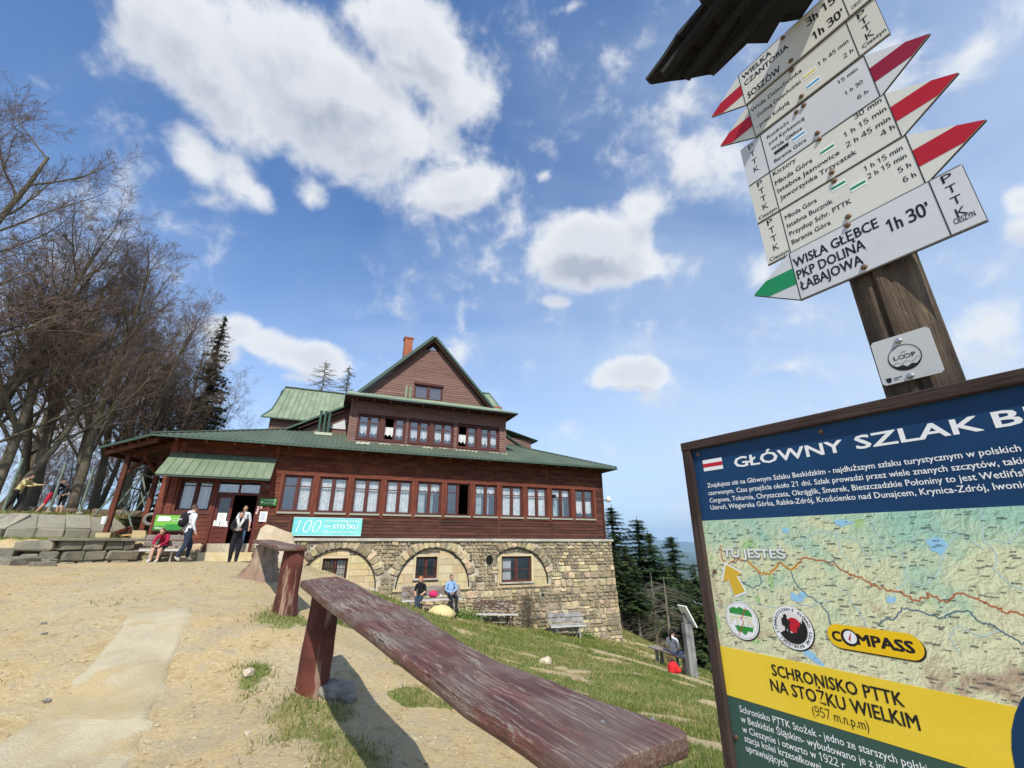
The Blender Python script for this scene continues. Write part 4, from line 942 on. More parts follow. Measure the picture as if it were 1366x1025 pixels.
# chimneys (bricks are a pixel or two: material)
def brick_material():
    m = bpy.data.materials.new('chimney_brick'); m.use_nodes = True; T = NT(m.node_tree); co = T.n('ShaderNodeTexCoord').outputs['Object']
    s = T.n('ShaderNodeSeparateXYZ', {0: co}); v = T.n('ShaderNodeCombineXYZ', {0: T.math('ADD', s.outputs[0], s.outputs[1]), 1: s.outputs[2], 2: 0.0}).outputs[0]
    b = T.n('ShaderNodeTexBrick', {'Vector': v, 'Color1': (0.42, 0.115, 0.045, 1), 'Color2': (0.30, 0.075, 0.035, 1), 'Mortar': (0.20, 0.13, 0.09, 1), 'Scale': 4.0, 'Mortar Size': .03, 'Brick Width': .9, 'Row Height': .32})
    p = T.n('ShaderNodeBsdfPrincipled', {'Base Color': b.outputs[0], 'Roughness': .9}); T.t.links.new(p.outputs[0], T.n('ShaderNodeOutputMaterial').inputs[0]); return m
brick_m = brick_material()
MB().box((3.03, 3.0, 8.6), (3.48, 3.45, 11.12)).box((2.99, 2.96, 11.12), (3.52, 3.49, 11.20)).build('chimney', brick_m, HOUSE)
MB().box((2.98, 2.9, 8.7), (3.53, 3.5, 9.95)).build('chimney_flashing', zinc_m, HOUSE)
MB().box((8.78, 3.9, 6.0), (9.33, 4.45, 7.86)).box((8.74, 3.86, 7.86), (9.37, 4.49, 7.95)).build('chimney', brick_m, HOUSE)
# body of the house behind the fronts, so nothing is hollow from the side
MB().box((-5.58, 2.6, -.5), (13.6, 11.9, 3.9)).build('back_rooms', dark_wood, HOUSE)

# ---- things fixed to the front
turq = M_('turquoise_banner_cloth', (0.17, 0.56, 0.55), .7, .07, (1.5, 4, 3), 4, (0.22, 0.62, 0.60), 1, .15)
B = MB().box((-1.05, -.075, .29), (1.57, -.055, 1.0)).build('banner', turq, HOUSE)
tx = MB(); put_text(tx, '100', -.93, .42, .46, .92, y=-.078, shear=.3, weight=-.014)
put_text(tx, 'LAT SCHRONISKA PTTK', .12, .83, .075, 1.35, y=-.078, weight=.012); put_text(tx, 'NA', .12, .62, .085, .24, y=-.078, weight=.02); put_text(tx, 'STOŻKU', .44, .58, .15, .98, y=-.078, weight=.03); put_text(tx, '09.07.1922-09.07.2022', .05, .40, .075, 1.32, y=-.078, weight=.012)
tx.box((-1.05, -.079, .29), (1.57, -.0765, .305)).box((-1.05, -.079, .985), (1.57, -.0765, 1.0)); tx.build('lettering', white_paint, B)
green_s = flat('green_sign_print', (0.035, 0.24, 0.04), .5); lgreen = flat('light_green_print', (0.16, 0.42, 0.05), .5)
B = MB().box((-2.36, -.10, 1.42), (-1.78, -.08, 1.68)).build('wall_sign', green_s, HOUSE)
tx = MB(); put_text(tx, 'SCHRONISKO', -2.20, 1.60, .042, .38, y=-.103, weight=.02); put_text(tx, 'NA STOŻKU', -2.20, 1.48, .05, .36, y=-.103, weight=.02); tx.ell((-2.28, -.10, 1.54), (.05, .006, .05)); tx.build('lettering', white_paint, B)
MB().box((-2.36, -.106, 1.565), (-1.78, -.101, 1.585)).build('stripe', lgreen, B)
red_dot = flat('red_enamel', (0.55, 0.03, 0.03), .4)
for i, (u, z_) in enumerate([(-2.38, 1.33), (-2.38, 1.22), (-2.40, 1.12), (-2.28, 1.33)]):
    s = MB().box((u - .035, -.06, z_ - .04), (u + .035, -.045, z_ + .04)).build('enamel_plate', white_paint, HOUSE); MB().box((u - .035, -.064, z_ - .013), (u + .035, -.0605, z_ + .013)).build('stripe', red_dot, s)
s = MB().box((-2.28, -.07, .80), (-2.02, -.05, 1.18)).build('paper_notice', white_paint, HOUSE); tx = MB()
for k in range(8): tx.box((-2.25, -.0725, 1.12 - k * .035), (-2.06 - rnd.random() * .05, -.0708, 1.13 - k * .035))
tx.build('print', flat('blue_print', (0.12, 0.22, 0.40)), s)
B = MB(); B.box((-5.60, -.16, .40), (-4.66, -.12, 1.02)); B = B.build('notice_board', brown_frame, HOUSE)
MB().box((-5.55, -.175, .45), (-4.71, -.161, .97)).build('poster', lgreen, B); MB().box((-5.55, -.181, .45), (-4.71, -.1755, .60)).box((-5.2, -.181, .60), (-4.71, -.1755, .66)).build('poster', green_s, B)
tx = MB(); tx.prism([(-5.48, .76), (-5.12, .76), (-5.06, .82), (-5.12, .92), (-5.46, .93)], -.185, -.176); put_text(tx, 'Witamy', -5.50, .49, .07, .3, y=-.184, weight=.02); put_text(tx, 'na szlaku', -5.02, .84, .04, .26, y=-.179, weight=.01); put_text(tx, 'Beskid', -5.02, .76, .04, .24, y=-.179, weight=.01); tx.build('lettering', white_paint, B)
# small flood light, globe lamp, flag bracket
mb = MB().box((10.62, -.20, 2.16), (10.76, -.05, 2.33)).build('wall_speaker', black_m, HOUSE)
lb = MB().tube([(13.7, -.04, 2.15), (13.86, -.1, 2.14)], .02, 6).build('lamp_bracket', black_m, HOUSE); MB().ell((13.97, -.1, 2.21), (.15, .15, .15), 14, 9).build('lamp_globe', flat('opal_glass', (0.75, 0.76, 0.76), .2, .5), HOUSE)
fl = MB().tube([(-2.42, -.05, 2.28), (-2.05, -.75, 2.08)], .016, 6).tube([(-2.42, -.05, 2.20), (-2.10, -.70, 2.02)], .012, 6).build('flag_bracket', steel_m, HOUSE)
# ---------------------------------------------------------------- trees
bark_m = M_('grey_beech_bark', (0.150, 0.125, 0.088), .95, .30, (3, 3, 1.2), 6, (0.105, 0.094, 0.066), .8, .6, (10, 10, 4), patch=((0.10, 0.115, 0.045), .9, .60))
twig_m = M_('brown_twigs', (0.150, 0.098, 0.068), .95, .15, (1, 1, 1), 2, bump=0, rand=.18)
needle_m = M_('spruce_needles', (0.030, 0.060, 0.018), .85, .45, (.9, .9, .9), 4, (0.072, 0.105, 0.030), .8, 0, rand=.25, hue=.015)
deadtwig_m = M_('dead_grey_branches', (0.20, 0.175, 0.13), .95, .2, (1, 1, 1), 2, bump=0)
larch_m = M_('bare_larch_twigs', (0.145, 0.12, 0.070), .95, .2, (1, 1, 1), 2, bump=0)
def tubes_np(segs, sides):
    """segs: list of (pts (k,3), radii (k)) -> verts, quads, all with the same number of sides"""
    V = []; Q = []; base = 0; ang = np.arange(sides) * 2 * np.pi / sides; cs, sn = np.cos(ang), np.sin(ang)
    for pts, rad in segs:
        pts = np.asarray(pts); k = len(pts); d = np.gradient(pts, axis=0); d /= np.linalg.norm(d, axis=1)[:, None] + 1e-9
        ref = np.tile(np.array([0.31, 0.83, 0.46]), (k, 1)); a = np.cross(d, ref); a /= np.linalg.norm(a, axis=1)[:, None] + 1e-9; b = np.cross(d, a)
        r = np.asarray(rad)[:, None, None]
        V.append((pts[:, None, :] + r * (a[:, None, :] * cs[None, :, None] + b[:, None, :] * sn[None, :, None])).reshape(-1, 3))
        i, j = np.meshgrid(np.arange(k - 1), np.arange(sides), indexing='ij'); j2 = (j + 1) % sides
        Q.append((np.stack([i * sides + j, i * sides + j2, (i + 1) * sides + j2, (i + 1) * sides + j], -1).reshape(-1, 4) + base)); base += k * sides
    return np.concatenate(V), np.concatenate(Q)
def beech(seed, h=17.0, r0=.30, lean=(.0, .0), fork=True, dens=1.0, low=.22):
    R = np.random.RandomState(seed); L = {0: [], 1: [], 2: [], 3: [], 4: []}
    wind = np.array([.22, .05, 0])
    def grow(p, d, ln, r, lv, n):
        pts = [p.copy()]; rad = [r]; d = d / np.linalg.norm(d)
        for i in range(n):
            k = (i + 1) / n; d = d + R.normal(0, [.05, .11, .13, .15, .16][lv], 3) + np.array([0, 0, [.02, .11, .08, .05, .04][lv]]) + wind * [0, .05, .10, .12, .12][lv]; d /= np.linalg.norm(d)
            p = p + d * ln / n; pts.append(p.copy()); rad.append(max(r * (1 - k * [.78, .8, .82, .7, .6][lv]), .0045))
        rad = [q * (.80 if lv < 2 else 1) for q in rad]; L[lv].append((np.array(pts), np.array(rad))); pts = np.array(pts); rad = np.array(rad)
        if lv == 4: return
        nch = int(round([15, 9, 8, 6][lv] * dens * R.uniform(.8, 1.2))); a0 = R.uniform(0, 6.3)
        for c in range(nch):
            t = (low + (1 - low) * (c + R.rand()) / nch) if lv == 0 else (.18 + .82 * (c + R.rand()) / nch)
            f = t * n; i = min(int(f), n - 1); q = pts[i] * (1 - f + i) + pts[i + 1] * (f - i); dd = pts[i + 1] - pts[i]; dd /= np.linalg.norm(dd)
            a = a0 + c * 2.4 + R.normal(0, .4); u = np.cross(dd, [0.3, .2, .9]); u /= np.linalg.norm(u) + 1e-9; w = np.cross(dd, u); side = u * math.cos(a) + w * math.sin(a)
            sp = R.uniform(*[(.5, .95), (.55, .95), (.5, .9), (.5, .9)][lv]); nd = dd * math.cos(sp) + side * math.sin(sp)
            cl = ln * R.uniform(*[(.34, .52), (.36, .58), (.38, .6), (.40, .62)][lv]) * (1 - .45 * t if lv == 0 else 1 - .35 * t)
            grow(q, nd, cl, min(rad[i] * .62, [.13, .05, .02, .009][lv]) * R.uniform(.7, 1), lv + 1, [7, 5, 4, 3][lv])
    d0 = np.array([lean[0], lean[1], 1.0])
    grow(np.array([0, 0, -.5]), d0, h * .85, r0, 0, 10)
    if fork: grow(np.array([.1, .1, -.4]), d0 + np.array([R.uniform(-.35, .35), R.uniform(-.2, .2), 0]), h * .75, r0 * .7, 0, 10)
    a = L[0] + L[1]; v, q = tubes_np(a, 9); v2, q2 = tubes_np(L[2], 4)
    tr = np_mesh('trunk', np.r_[v, v2], np.r_[q, q2 + len(v)], bark_m, True)
    v, q = tubes_np(L[3], 3); v2, q2 = tubes_np(L[4], 3)
    cr = np_mesh('crown', np.r_[v, v2], np.r_[q, q2 + len(v)], twig_m)
    return tr, cr
BEECH = [beech(1, 17, .30), beech(2, 18, .34, (.05, .03)), beech(3, 15, .24, fork=False), beech(4, 16, .28, (-.05, .05)), beech(9, 7, .09, fork=True, dens=.85, low=.1)]
def place_tree(kind, x, y, s, rz, label, group='bare beeches left of the lodge', name='beech_tree', meshes=BEECH, sink=0.0, part=('trunk', 'crown')):
    r = empty(name, (x, y, H(x, y) - sink), rz, label, 'tree', group); r.scale = (s, s, s)
    for nm, me in zip(part, meshes[kind]): mesh_obj(nm, me, r)
    return r
# (pixel x of the foot on the row 675 line, distance, kind, scale, turn, label)
def foot(px, y, row=672):
    p = at(px, row, y); return p.x, p.y
for (px, y, k, s, rz, lb) in [
    (-265, 14.5, 0, 1.22, .4, 'tallest bare beech reaching in from the left edge of the photo, highest crown of all'),
    (-85, 17.5, 1, .90, 2.0, 'big bare beech with a double trunk, second highest crown at the left edge'),
    (-15, 18.5, 3, 1.00, .3, 'thick leaning beech trunk behind the person in the yellow top'),
    (42, 22, 1, .98, 3.6, 'forked bare beech standing behind the runner in red shorts'),
    (100, 21, 0, .92, 5.0, 'dark slender beech trunk left of the porch, rising over the middle fence pole'),
    (128, 25, 3, 1.00, 1.2, 'pale grey beech just left of the porch roof tip, behind the logs'),
    (165, 24, 1, .80, 2.8, 'bare beech whose trunk shows between the porch posts'),
    (190, 29, 0, .84, 4.1, 'bare beech behind the right porch post, crown above the porch roof'),
    (215, 27, 2, .82, .9, 'smaller brown bare beech beside the dark spruce'),
    (243, 30, 3, .76, 2.2, 'low dense bare beech right of the dark spruce top'),
    (262, 31, 2, .76, 3.3, 'last bare beech of the row, next to the lodge roof'),
    (10, 30, 0, .98, 1.9, 'farther beech seen through the gap behind the yellow top'),
    (150, 36, 1, .82, .2, 'farther beech deep in the grove behind the left porch post')]:
    x, yy = foot(px, y); place_tree(k, x, yy, s, rz, lb)
YL = ['behind the person in the yellow top', 'behind the runner in red shorts', 'just left of the porch roof tip', 'seen between the two porch posts', 'behind the grey tyre', 'at the foot of the dark spruce', 'at the far left edge of the photo', 'behind the felled log ends', 'behind the right porch post, farther in', 'nearest to the lodge roof', 'deep behind the runner', 'low in front of the dark spruce', 'deepest behind the leftmost fence pole', 'deepest behind the porch']
for i, (px, y, s) in enumerate([(30, 27, .8), (85, 26, .7), (135, 31, .8), (175, 33, .9), (225, 34, 1.0), (255, 33, .9), (-20, 29, .8), (110, 37, 1.1), (200, 40, 1.1), (280, 36, .8), (60, 38, 1.0)]):
    x, yy = foot(px, y); place_tree(4, x, yy, s, i * 1.7, 'thin bare young beech ' + YL[i], 'young beeches in the thicket', 'young_beech')
def spruce(seed, h=15.0, wid=2.6, gaps=.12, bare=0.0, dead=False, dens=2.3):
    R = np.random.RandomState(seed); tr = [(np.array([[0, 0, -.6], [0, 0, h * .5], [0, 0, h]]), np.array([.17, .10, .015]))]; tri = []; dt = []
    z = h * bare
    while z < h * .985:
        t = 1 - z / h; n = R.randint(7, 11)
        for k in range(n):
            if R.rand() < gaps: continue
            a = R.uniform(0, 6.283); ln = (wid * (t ** .80) * R.uniform(.62, 1.12) + .14); m = max(3, int(ln * 4)); p = np.array([0, 0, z + R.uniform(-.1, .1)])
            dr = np.array([math.cos(a), math.sin(a), 0]); sd = np.array([-dr[1], dr[0], 0]); pts = [p]
            for i in range(m):
                s = (i + 1) / m; pts.append(p + dr * ln * s + np.array([0, 0, ln * (.18 * s - .52 * s * s + (.24 * s ** 3))]))
            pts = np.array(pts); dt.append((pts, np.linspace(.02, .005, m + 1)))
            for i in range(m + 1):
                s = i / m
                for j in range(int((6 + ln * 3.2) * dens)):
                    c = pts[i] + R.normal(0, .05, 3); w = ln * .34 * (1 - s * .55) * R.uniform(.35, 1); sg = 1 if R.rand() < .5 else -1
                    tip = c + sd * sg * w * R.uniform(.4, 1) + dr * w * R.uniform(.25, 1.0) + np.array([0, 0, -w * R.uniform(.05, .55)])
                    nrm = np.array([R.normal(0, .3), R.normal(0, .3), 1.0]); e = np.cross(tip - c, nrm); e /= np.linalg.norm(e) + 1e-9
                    wd = R.uniform(.03, .085) * (1 + ln * .12); tri.append([c - e * wd, c + e * wd, tip])
        z += h * .019 + .10 * t + .04
    v, q = tubes_np(tr, 8)
    if dead or bare:
        zz = h * .04
        while zz < h * max(bare, .25):
            a = R.uniform(0, 6.28); ln = wid * R.uniform(.5, .95); dr = np.array([math.cos(a), math.sin(a), 0]); pts = np.array([[0, 0, zz] + dr * ln * s + np.array([0, 0, -ln * .45 * s * s + R.normal(0, .04)]) for s in np.linspace(0, 1, 6)])
            dt.append((pts, np.linspace(.022, .005, 6)))
            for s in range(1, 6):
                for sg in (-1, 1):
                    sdv = np.array([-dr[1], dr[0], 0]) * sg; e = pts[s] + (sdv + dr * .7) * ln * .3 * R.uniform(.4, 1) + np.array([0, 0, -.2 * R.rand()]); dt.append((np.array([pts[s], (pts[s] + e) / 2 + R.normal(0, .03, 3), e]), np.array([.008, .006, .004])))
            zz += .10
    v2, q2 = tubes_np([(p, r) for p, r in dt if len(p) == 3], 3) if any(len(p) == 3 for p, r in dt) else (np.zeros((0, 3)), np.zeros((0, 4), int))
    v3, q3 = tubes_np([(p, r) for p, r in dt if len(p) != 3], 3)
    V = np.r_[v, v2, v3]; Q = np.r_[q, q2 + len(v), q3 + len(v) + len(v2)]
    t_ = np_mesh('trunk', V, Q, deadtwig_m if (dead or bare) else bark_m)
    tri = np.array(tri).reshape(-1, 3) if tri else None
    c_ = np_mesh('crown', tri, np.arange(len(tri)).reshape(-1, 3), needle_m) if tri is not None else None
    return (t_, c_) if c_ is not None else (t_,)
SPR = [spruce(11, 14, 2.5), spruce(12, 13, 2.1, .2), spruce(13, 15, 2.3, .35), spruce(14, 13, 2.4, .15, bare=.42, dens=2.1), spruce(15, 10, 2.2, 1.1, bare=.9, dead=True)]
x, yy = foot(238, 29); tsp = place_tree(2, x, yy, .98, .5, 'dark ragged spruce rising among the bare trees left of the lodge roof', None, 'spruce_tree', SPR)
# spruces down the slope right of the lodge: (top pixel, distance, kind)
for i, (px, py, y, k, lb) in enumerate([
    (815, 673, 37, 0, 'tall dark spruce right beside the lodge corner, under the globe lamp'),
    (849, 689, 38, 0, 'broad spruce with the widest ragged top, in the middle of the slope wood'),
    (866, 712, 36, 1, 'slimmer spruce leaning against the broad ragged one'),
    (895, 716, 42, 1, 'small pointed spruce with a bare waist, alone against the hills'),
    (925, 750, 37, 2, 'low spruce beside the frame of the map board'),
    (945, 765, 33, 0, 'dark spruce half hidden by the map board frame'),
    (833, 728, 34, 1, 'short spruce filling the gap beside the lodge corner'),
    (880, 752, 37, 0, 'spruce with brownish crown below the pointed one'),
    (907, 762, 40, 2, 'thin spruce right of the pointed one, lower'),
    (822, 740, 32, 3, 'spruce with grey dead lower branches beside the stone corner'),
    (846, 752, 31, 3, 'spruce with grey dead lower branches in the middle of the wood edge'),
    (868, 765, 31, 4, 'leafless grey dead spruce at the wood edge above the yellow grass'),
    (905, 775, 31, 3, 'spruce with dead lower branches behind the wooden post with white panel'),
    (885, 770, 30, 4, 'leafless grey dead spruce left of the wooden post with white panel'),
    (930, 790, 28, 0, 'very dark spruce behind the seated hiker and the wooden post'),
    (965, 780, 28, 1, 'dark spruce behind the left edge of the map board'),
    (990, 760, 33, 0, 'spruce hidden mostly behind the map board'), (1030, 800, 30, 0, 'spruce behind the map board, down the slope')]):
    p = at(px, py, y); g = H(p.x, p.y); hh = [14, 13, 15, 13, 10][k]
    tr_ = place_tree(k, p.x, p.y, max(.35, (p.z - g) / hh), i * 1.3, lb, 'spruces on the slope beside the lodge', 'spruce_tree', SPR, part=('trunk', 'crown'))
    w_ = min(tr_.scale.z * 1.9, 2.3); tr_.scale = (w_, w_, tr_.scale.z)
WL = ['first', 'second', 'third', 'fourth', 'fifth', 'sixth', 'seventh', 'eighth', 'ninth', 'tenth', 'eleventh', 'twelfth', 'thirteenth', 'fourteenth', 'fifteenth', 'sixteenth']
for i, (px, py, y) in enumerate([(812, 745, 44), (828, 762, 46), (842, 745, 47), (858, 758, 45), (873, 770, 48), (888, 755, 50), (900, 770, 46), (915, 775, 49), (932, 770, 45), (948, 785, 46), (838, 790, 37), (856, 800, 36), (876, 800, 38), (896, 805, 36), (915, 810, 35), (935, 815, 32)]):
    p = at(px, py, y); g = H(p.x, p.y); k = i % 3; tr_ = place_tree(k, p.x, p.y, max(.3, (p.z - g) / [14, 13, 15][k]), i * 2.1, 'dark spruce filling the slope wood, ' + WL[i] + ' from the lodge corner in its ' + ('lower front row' if i > 9 else 'far row'), 'spruces filling the slope wood', 'spruce_tree', SPR)
    w_ = min(tr_.scale.z * 2.0, 2.3); tr_.scale = (w_, w_, tr_.scale.z)
def larch(seed, h=12, wid=2.2):
    R = np.random.RandomState(seed); A = [(np.array([[0, 0, -1], [.05, 0, h * .5], [0, .05, h]]), np.array([.16, .09, .015]))]; B = []
    z = h * .25
    while z < h * .98:
        t = 1 - z / h; a = R.uniform(0, 6.28); ln = wid * t ** .8 * R.uniform(.6, 1.1) + .15; dr = np.array([math.cos(a), math.sin(a), 0]); sd = np.array([-dr[1], dr[0], 0])
        pts = np.array([[0, 0, z] + dr * ln * s + np.array([0, 0, ln * (-.28 * s + .22 * s * s)]) for s in np.linspace(0, 1, 5)]); A.append((pts, np.linspace(.026, .006, 5)))
        for s in range(1, 5):
            for _ in range(5):
                c = pts[s] + (pts[s - 1] - pts[s]) * R.rand(); e = c + (sd * R.choice([-1, 1]) + dr * R.uniform(.2, 1)) * ln * .28 * R.uniform(.3, 1) + np.array([0, 0, -R.uniform(0, .3) * .5]); B.append((np.array([c, e]), np.array([.009, .004])))
        z += .055 + .02 * R.rand()
    v, q = tubes_np(A, 5); v2, q2 = tubes_np(B, 3); return np_mesh('trunk', v, q, larch_m), np_mesh('crown', v2, q2, larch_m)
LAR = [larch(21, 12, 5.2), larch(22, 12, 3.4)]
for (px, py, y, k, lb) in [(436, 480, 40, 0, 'bushy leafless larch top above the left wing roof'), (467, 486, 42, 1, 'thin leafless larch top nearest the dormer')]:
    p = at(px, py, y); g = H(p.x, p.y); place_tree(k, p.x, p.y, (p.z - g) / 12, 1.0, lb, 'larches behind the lodge', 'larch_tree', LAR)

# ---------------------------------------------------------------- walls, logs and poles left of the entrance
wallstone = M_('weathered_wall_stone', (0.22, 0.195, 0.145), .95, .3, (4, 4, 4), 7, (0.15, 0.145, 0.11), 1.6, .8, (12, 12, 12), rand=.18, hue=.01, patch=((0.36, 0.32, 0.22), 2.0, .58))
slabm = M_('weathered_concrete_slab', (0.27, 0.245, 0.19), .95, .3, (3, 3, 3), 7, (0.22, 0.21, 0.16), 1.5, .6, (20, 20, 20), rand=.20, patch=((0.12, 0.13, 0.06), 2.2, .64))
def block(mb, c, sx, sy, sz, rz, j=.04, r=rnd, tilt=0.0):
    M = Matrix.Translation(c) @ Matrix.Rotation(rz, 4, 'Z') @ Matrix.Rotation(tilt, 4, 'X'); b = .14 * min(sx, sy, sz); vs = []
    for (x, y, z) in [(a, b_, c_) for c_ in (-.5, .5) for b_ in (-.5, .5) for a in (-.5, .5)]:
        vs.append(Vector((x * sx, y * sy, z * sz)))
    P = []; 
    for v in vs:
        s = Vector((math.copysign(1, v.x), math.copysign(1, v.y), math.copysign(1, v.z)))
        for ax in range(3):
            w = v.copy(); w[ax] -= s[ax] * 0; 
            for o in range(3):
                if o != ax: w[o] -= s[o] * b
            P.append(w + Vector([r.uniform(-j, j) * d for d in (sx, sy, sz)]) * .5)
    # faces: 6 faces + 12 edges + 8 corners via convex hull
    import bmesh
    bm = bmesh.new(); [bm.verts.new(M @ p) for p in P]; bmesh.ops.convex_hull(bm, input=bm.verts); bm.verts.index_update()
    vv = [v.co.copy() for v in bm.verts]; ff = [[v.index for v in f.verts] for f in bm.faces]; bm.free(); mb.add(vv, ff)
LW = empty('low_stone_wall', (0, 0, 0), 0, 'low grey sandstone block wall beside the lodge entrance, running left to the slab bank', 'wall')
r3 = random.Random(4)
def along(line, s):
    for (ax, ay), (bx, by) in zip(line[:-1], line[1:]):
        l = math.hypot(bx - ax, by - ay)
        if s <= l: return ax + (bx - ax) * s / l, ay + (by - ay) * s / l, math.atan2(by - ay, bx - ax)
        s -= l
    return None
tot = 8.5
for row, (zb, h) in enumerate([(-.95, .42), (-.53, .32), (-.21, .30)]):
    s = -.05 + .2 * row
    while s < tot:
        w = r3.choice([.32, .45, .55, .75, .95]); q = along(WALL1, s + w / 2)
        if q:
            x, y, a = q; drop = .0
            if s > 2.3: drop = .22 * min(1, (s - 2.3))
            mb = MB(); block(mb, (x + r3.uniform(-.03, .03), y + r3.uniform(-.03, .03), zb + h / 2 - drop), w * .97, .42, h * .97, a, .10, r3); mb.build('stone', wallstone, LW)
        s += w
q0 = MB()
for (s0, s1) in [(0, 2.25)]:
    s = s0
    while s < s1:
        w = r3.uniform(.55, .9); x, y, a = along(WALL1, s + w / 2); mb = MB(); block(mb, (x, y, .12), w * .98, .56, .09, a, .03, r3); mb.build('coping_stone', slabm, LW); s += w
SWL = empty('slab_retaining_wall', (0, 0, 0), 0, 'retaining wall of upright concrete blocks under a row of tilted slabs, left of the porch', 'wall')
s = .7
while s < 12:
    w = r3.uniform(.62, .80); q = along(WALL2, s + w / 2)
    if q:
        x, y, a = q; mb = MB(); block(mb, (x, y, .22), w * .97, .25, .56, a, .07, r3); mb.build('wall_block', slabm, SWL)
        nx, ny = math.sin(a), -math.cos(a)
        if _sd(np.array([x + nx]), np.array([y + ny]), WALL2)[0] < 0: nx, ny = -nx, -ny
        for k in range(1):
            mb = MB(); tl = .50 + r3.uniform(-.03, .03); M = Matrix.Rotation(0, 4, 'Z')
            cx_, cy_ = x + nx * .50, y + ny * .50; sgn = 1 if (ny * math.cos(a) - nx * math.sin(a)) > 0 else -1
            block(mb, (cx_, cy_, .74 + r3.uniform(-.03, .03)), w * .97, 1.05, .09, a, .05, r3, tilt=tl * sgn); mb.build('slab', slabm, SWL)
    s += w
# rough stones scattered at the foot of the wall
for i, (px, py, y, s, lb) in enumerate([(30, 735, 13.4, .5, 'flat rough stone lowest on the bank at the left edge'), (60, 745, 13.2, .35, 'small rough stone left of the low stone wall'), (72, 722, 14.0, .34, 'squarish stone at the broken end of the low wall'), (10, 750, 12.9, .45, 'broad flat stone sunk in the sandy bank at the left edge'), (45, 728, 13.9, .4, 'rough stone on the bank under the slab wall')]):
    p = at(px, py, y); mb = MB(); block(mb, (0, 0, 0), s * 1.5, s, s * .5, i, .12, r3); o = mb.build('field_stone', wallstone, None, loc=(p.x, p.y, H(p.x, p.y) + s * .08)); tag(o, lb, 'stone')
# timber logs behind the runners
log_m = M_('grey_log', (0.20, 0.15, 0.10), .9, .3, (9, 9, 2), 5, (0.12, 0.095, 0.065), 2, .4); cut_m = M_('fresh_log_end', (0.50, 0.34, 0.13), .85, .2, (14, 14, 14), 4)
for (p0, p1, y0, y1, r, lb) in [((20, 667), (84, 671), 20.5, 20.3, .17, 'long felled log lying behind the person in yellow'), ((82, 671), (122, 671), 19.9, 20.6, .15, 'felled log behind the two children, pale sawn end'), ((128, 668), (205, 663), 21.5, 22.6, .17, 'felled log lying behind the porch posts')]:
    a = at(*p0, y0); b = at(*p1, y1); a.z = H(a.x, a.y) + r; b.z = H(b.x, b.y) + r
    L_ = MB().tube([a, a.lerp(b, .5), b], [r, r * .96, r * .92], 12, jit=.04); o = L_.build('felled_log', log_m, None, True); tag(o, lb, 'log', 'felled logs on the terrace')
    d = (b - a).normalized(); MB().tube([b, b + d * .012], [r * .9, r * .88], 12).build('sawn_end', cut_m, o); 
# fence poles and swing frames
for (px, py, y, hgt, lb) in [(2, 686, 17.9, 2.2, 'leftmost leaning steel fence pole on the terrace edge'), (65, 683, 18.1, 2.0, 'fence pole in front of the runner with red shorts'), (106, 684, 18.4, 1.9, 'fence pole right of the two children')]:
    p = at(px, py, y); z = H(p.x, p.y); t = MB().tube([(0, 0, -.1), (0, 0, hgt)], .042, 8).build('fence_pole', green_steel, None, loc=(p.x, p.y, z)); tag(t, lb, 'fence pole', 'steel poles along the terrace edge')
    MB().ell((0, 0, .04), (.14, .14, .10), 8, 5).build('footing', slabm, t)
def frame(px, py, y, hgt, spread, rz, lb):
    p = at(px, py, y); z = H(p.x, p.y); r = empty('climbing_frame', (p.x, p.y, z), rz, lb, 'play frame', 'green steel play frames')
    for s in (-1, 1):
        for k in (0, 1): MB().tube([(s * spread, k * 2.0, -.1), (0, k * 2.0, hgt)], .035, 7).build('leg', green_steel, r)
    MB().tube([(0, -.1, hgt), (0, 2.1, hgt)], .035, 7).build('crossbar', green_steel, r)
frame(150, 686, 18.8, 1.95, .95, .35, 'nearer green steel play frame, seen left of the porch post')
frame(176, 680, 20.3, 1.9, .8, .35, 'farther green steel play frame, seen between the porch posts')
# heap of boards and logs under the porch
for i in range(9):
    p = at(162 + i * 4, 702 - (i % 3) * 9, 18.0 + (i % 4) * .25); mb = MB(); a = r3.uniform(0, 3.1); l = r3.uniform(.4, .9)
    mb.bar((-l / 2, 0, 0), (l / 2, 0, r3.uniform(-.05, .25)), r3.uniform(.08, .2), r3.uniform(.04, .12)); o = mb.build('firewood_piece', [log_m, cut_m, beam_m][i % 3], None, loc=(p.x, p.y, H(p.x, p.y) + .08 + .09 * (i % 3)), rot=(0, 0, a)); tag(o, ['weathered grey', 'pale freshly cut', 'dark stained'][i % 3] + ' piece of firewood, ' + ['left end', 'middle', 'right end'][i // 3] + ' of the heap under the porch', 'firewood', 'firewood heap under the porch')
p = at(201, 693, 17.6); rt = MB().tube([(math.cos(t) * .19, 0, math.sin(t) * .19) for t in np.linspace(0, 6.28, 16)], .065, 7); o = rt.build('old_tyre', M_('dusty_rubber', (0.20, 0.19, 0.17), .9, .3), None, True, loc=(p.x, p.y, p.z), rot=(0, 0, .4)); tag(o, 'dusty grey tyre leaning at the porch beside the green notice board', 'tyre')
# steps at the terrace behind the porch
st = empty('wooden_steps', tuple(at(170, 690, 19.3)), .5, 'dark wooden steps up to the terrace behind the porch post', 'steps')
st.location.z = .15
for k in range(4): MB().box((-.9, k * .32, k * .26 + .14), (.9, k * .32 + .34, k * .26 + .20)).build('tread', beam_m, st)

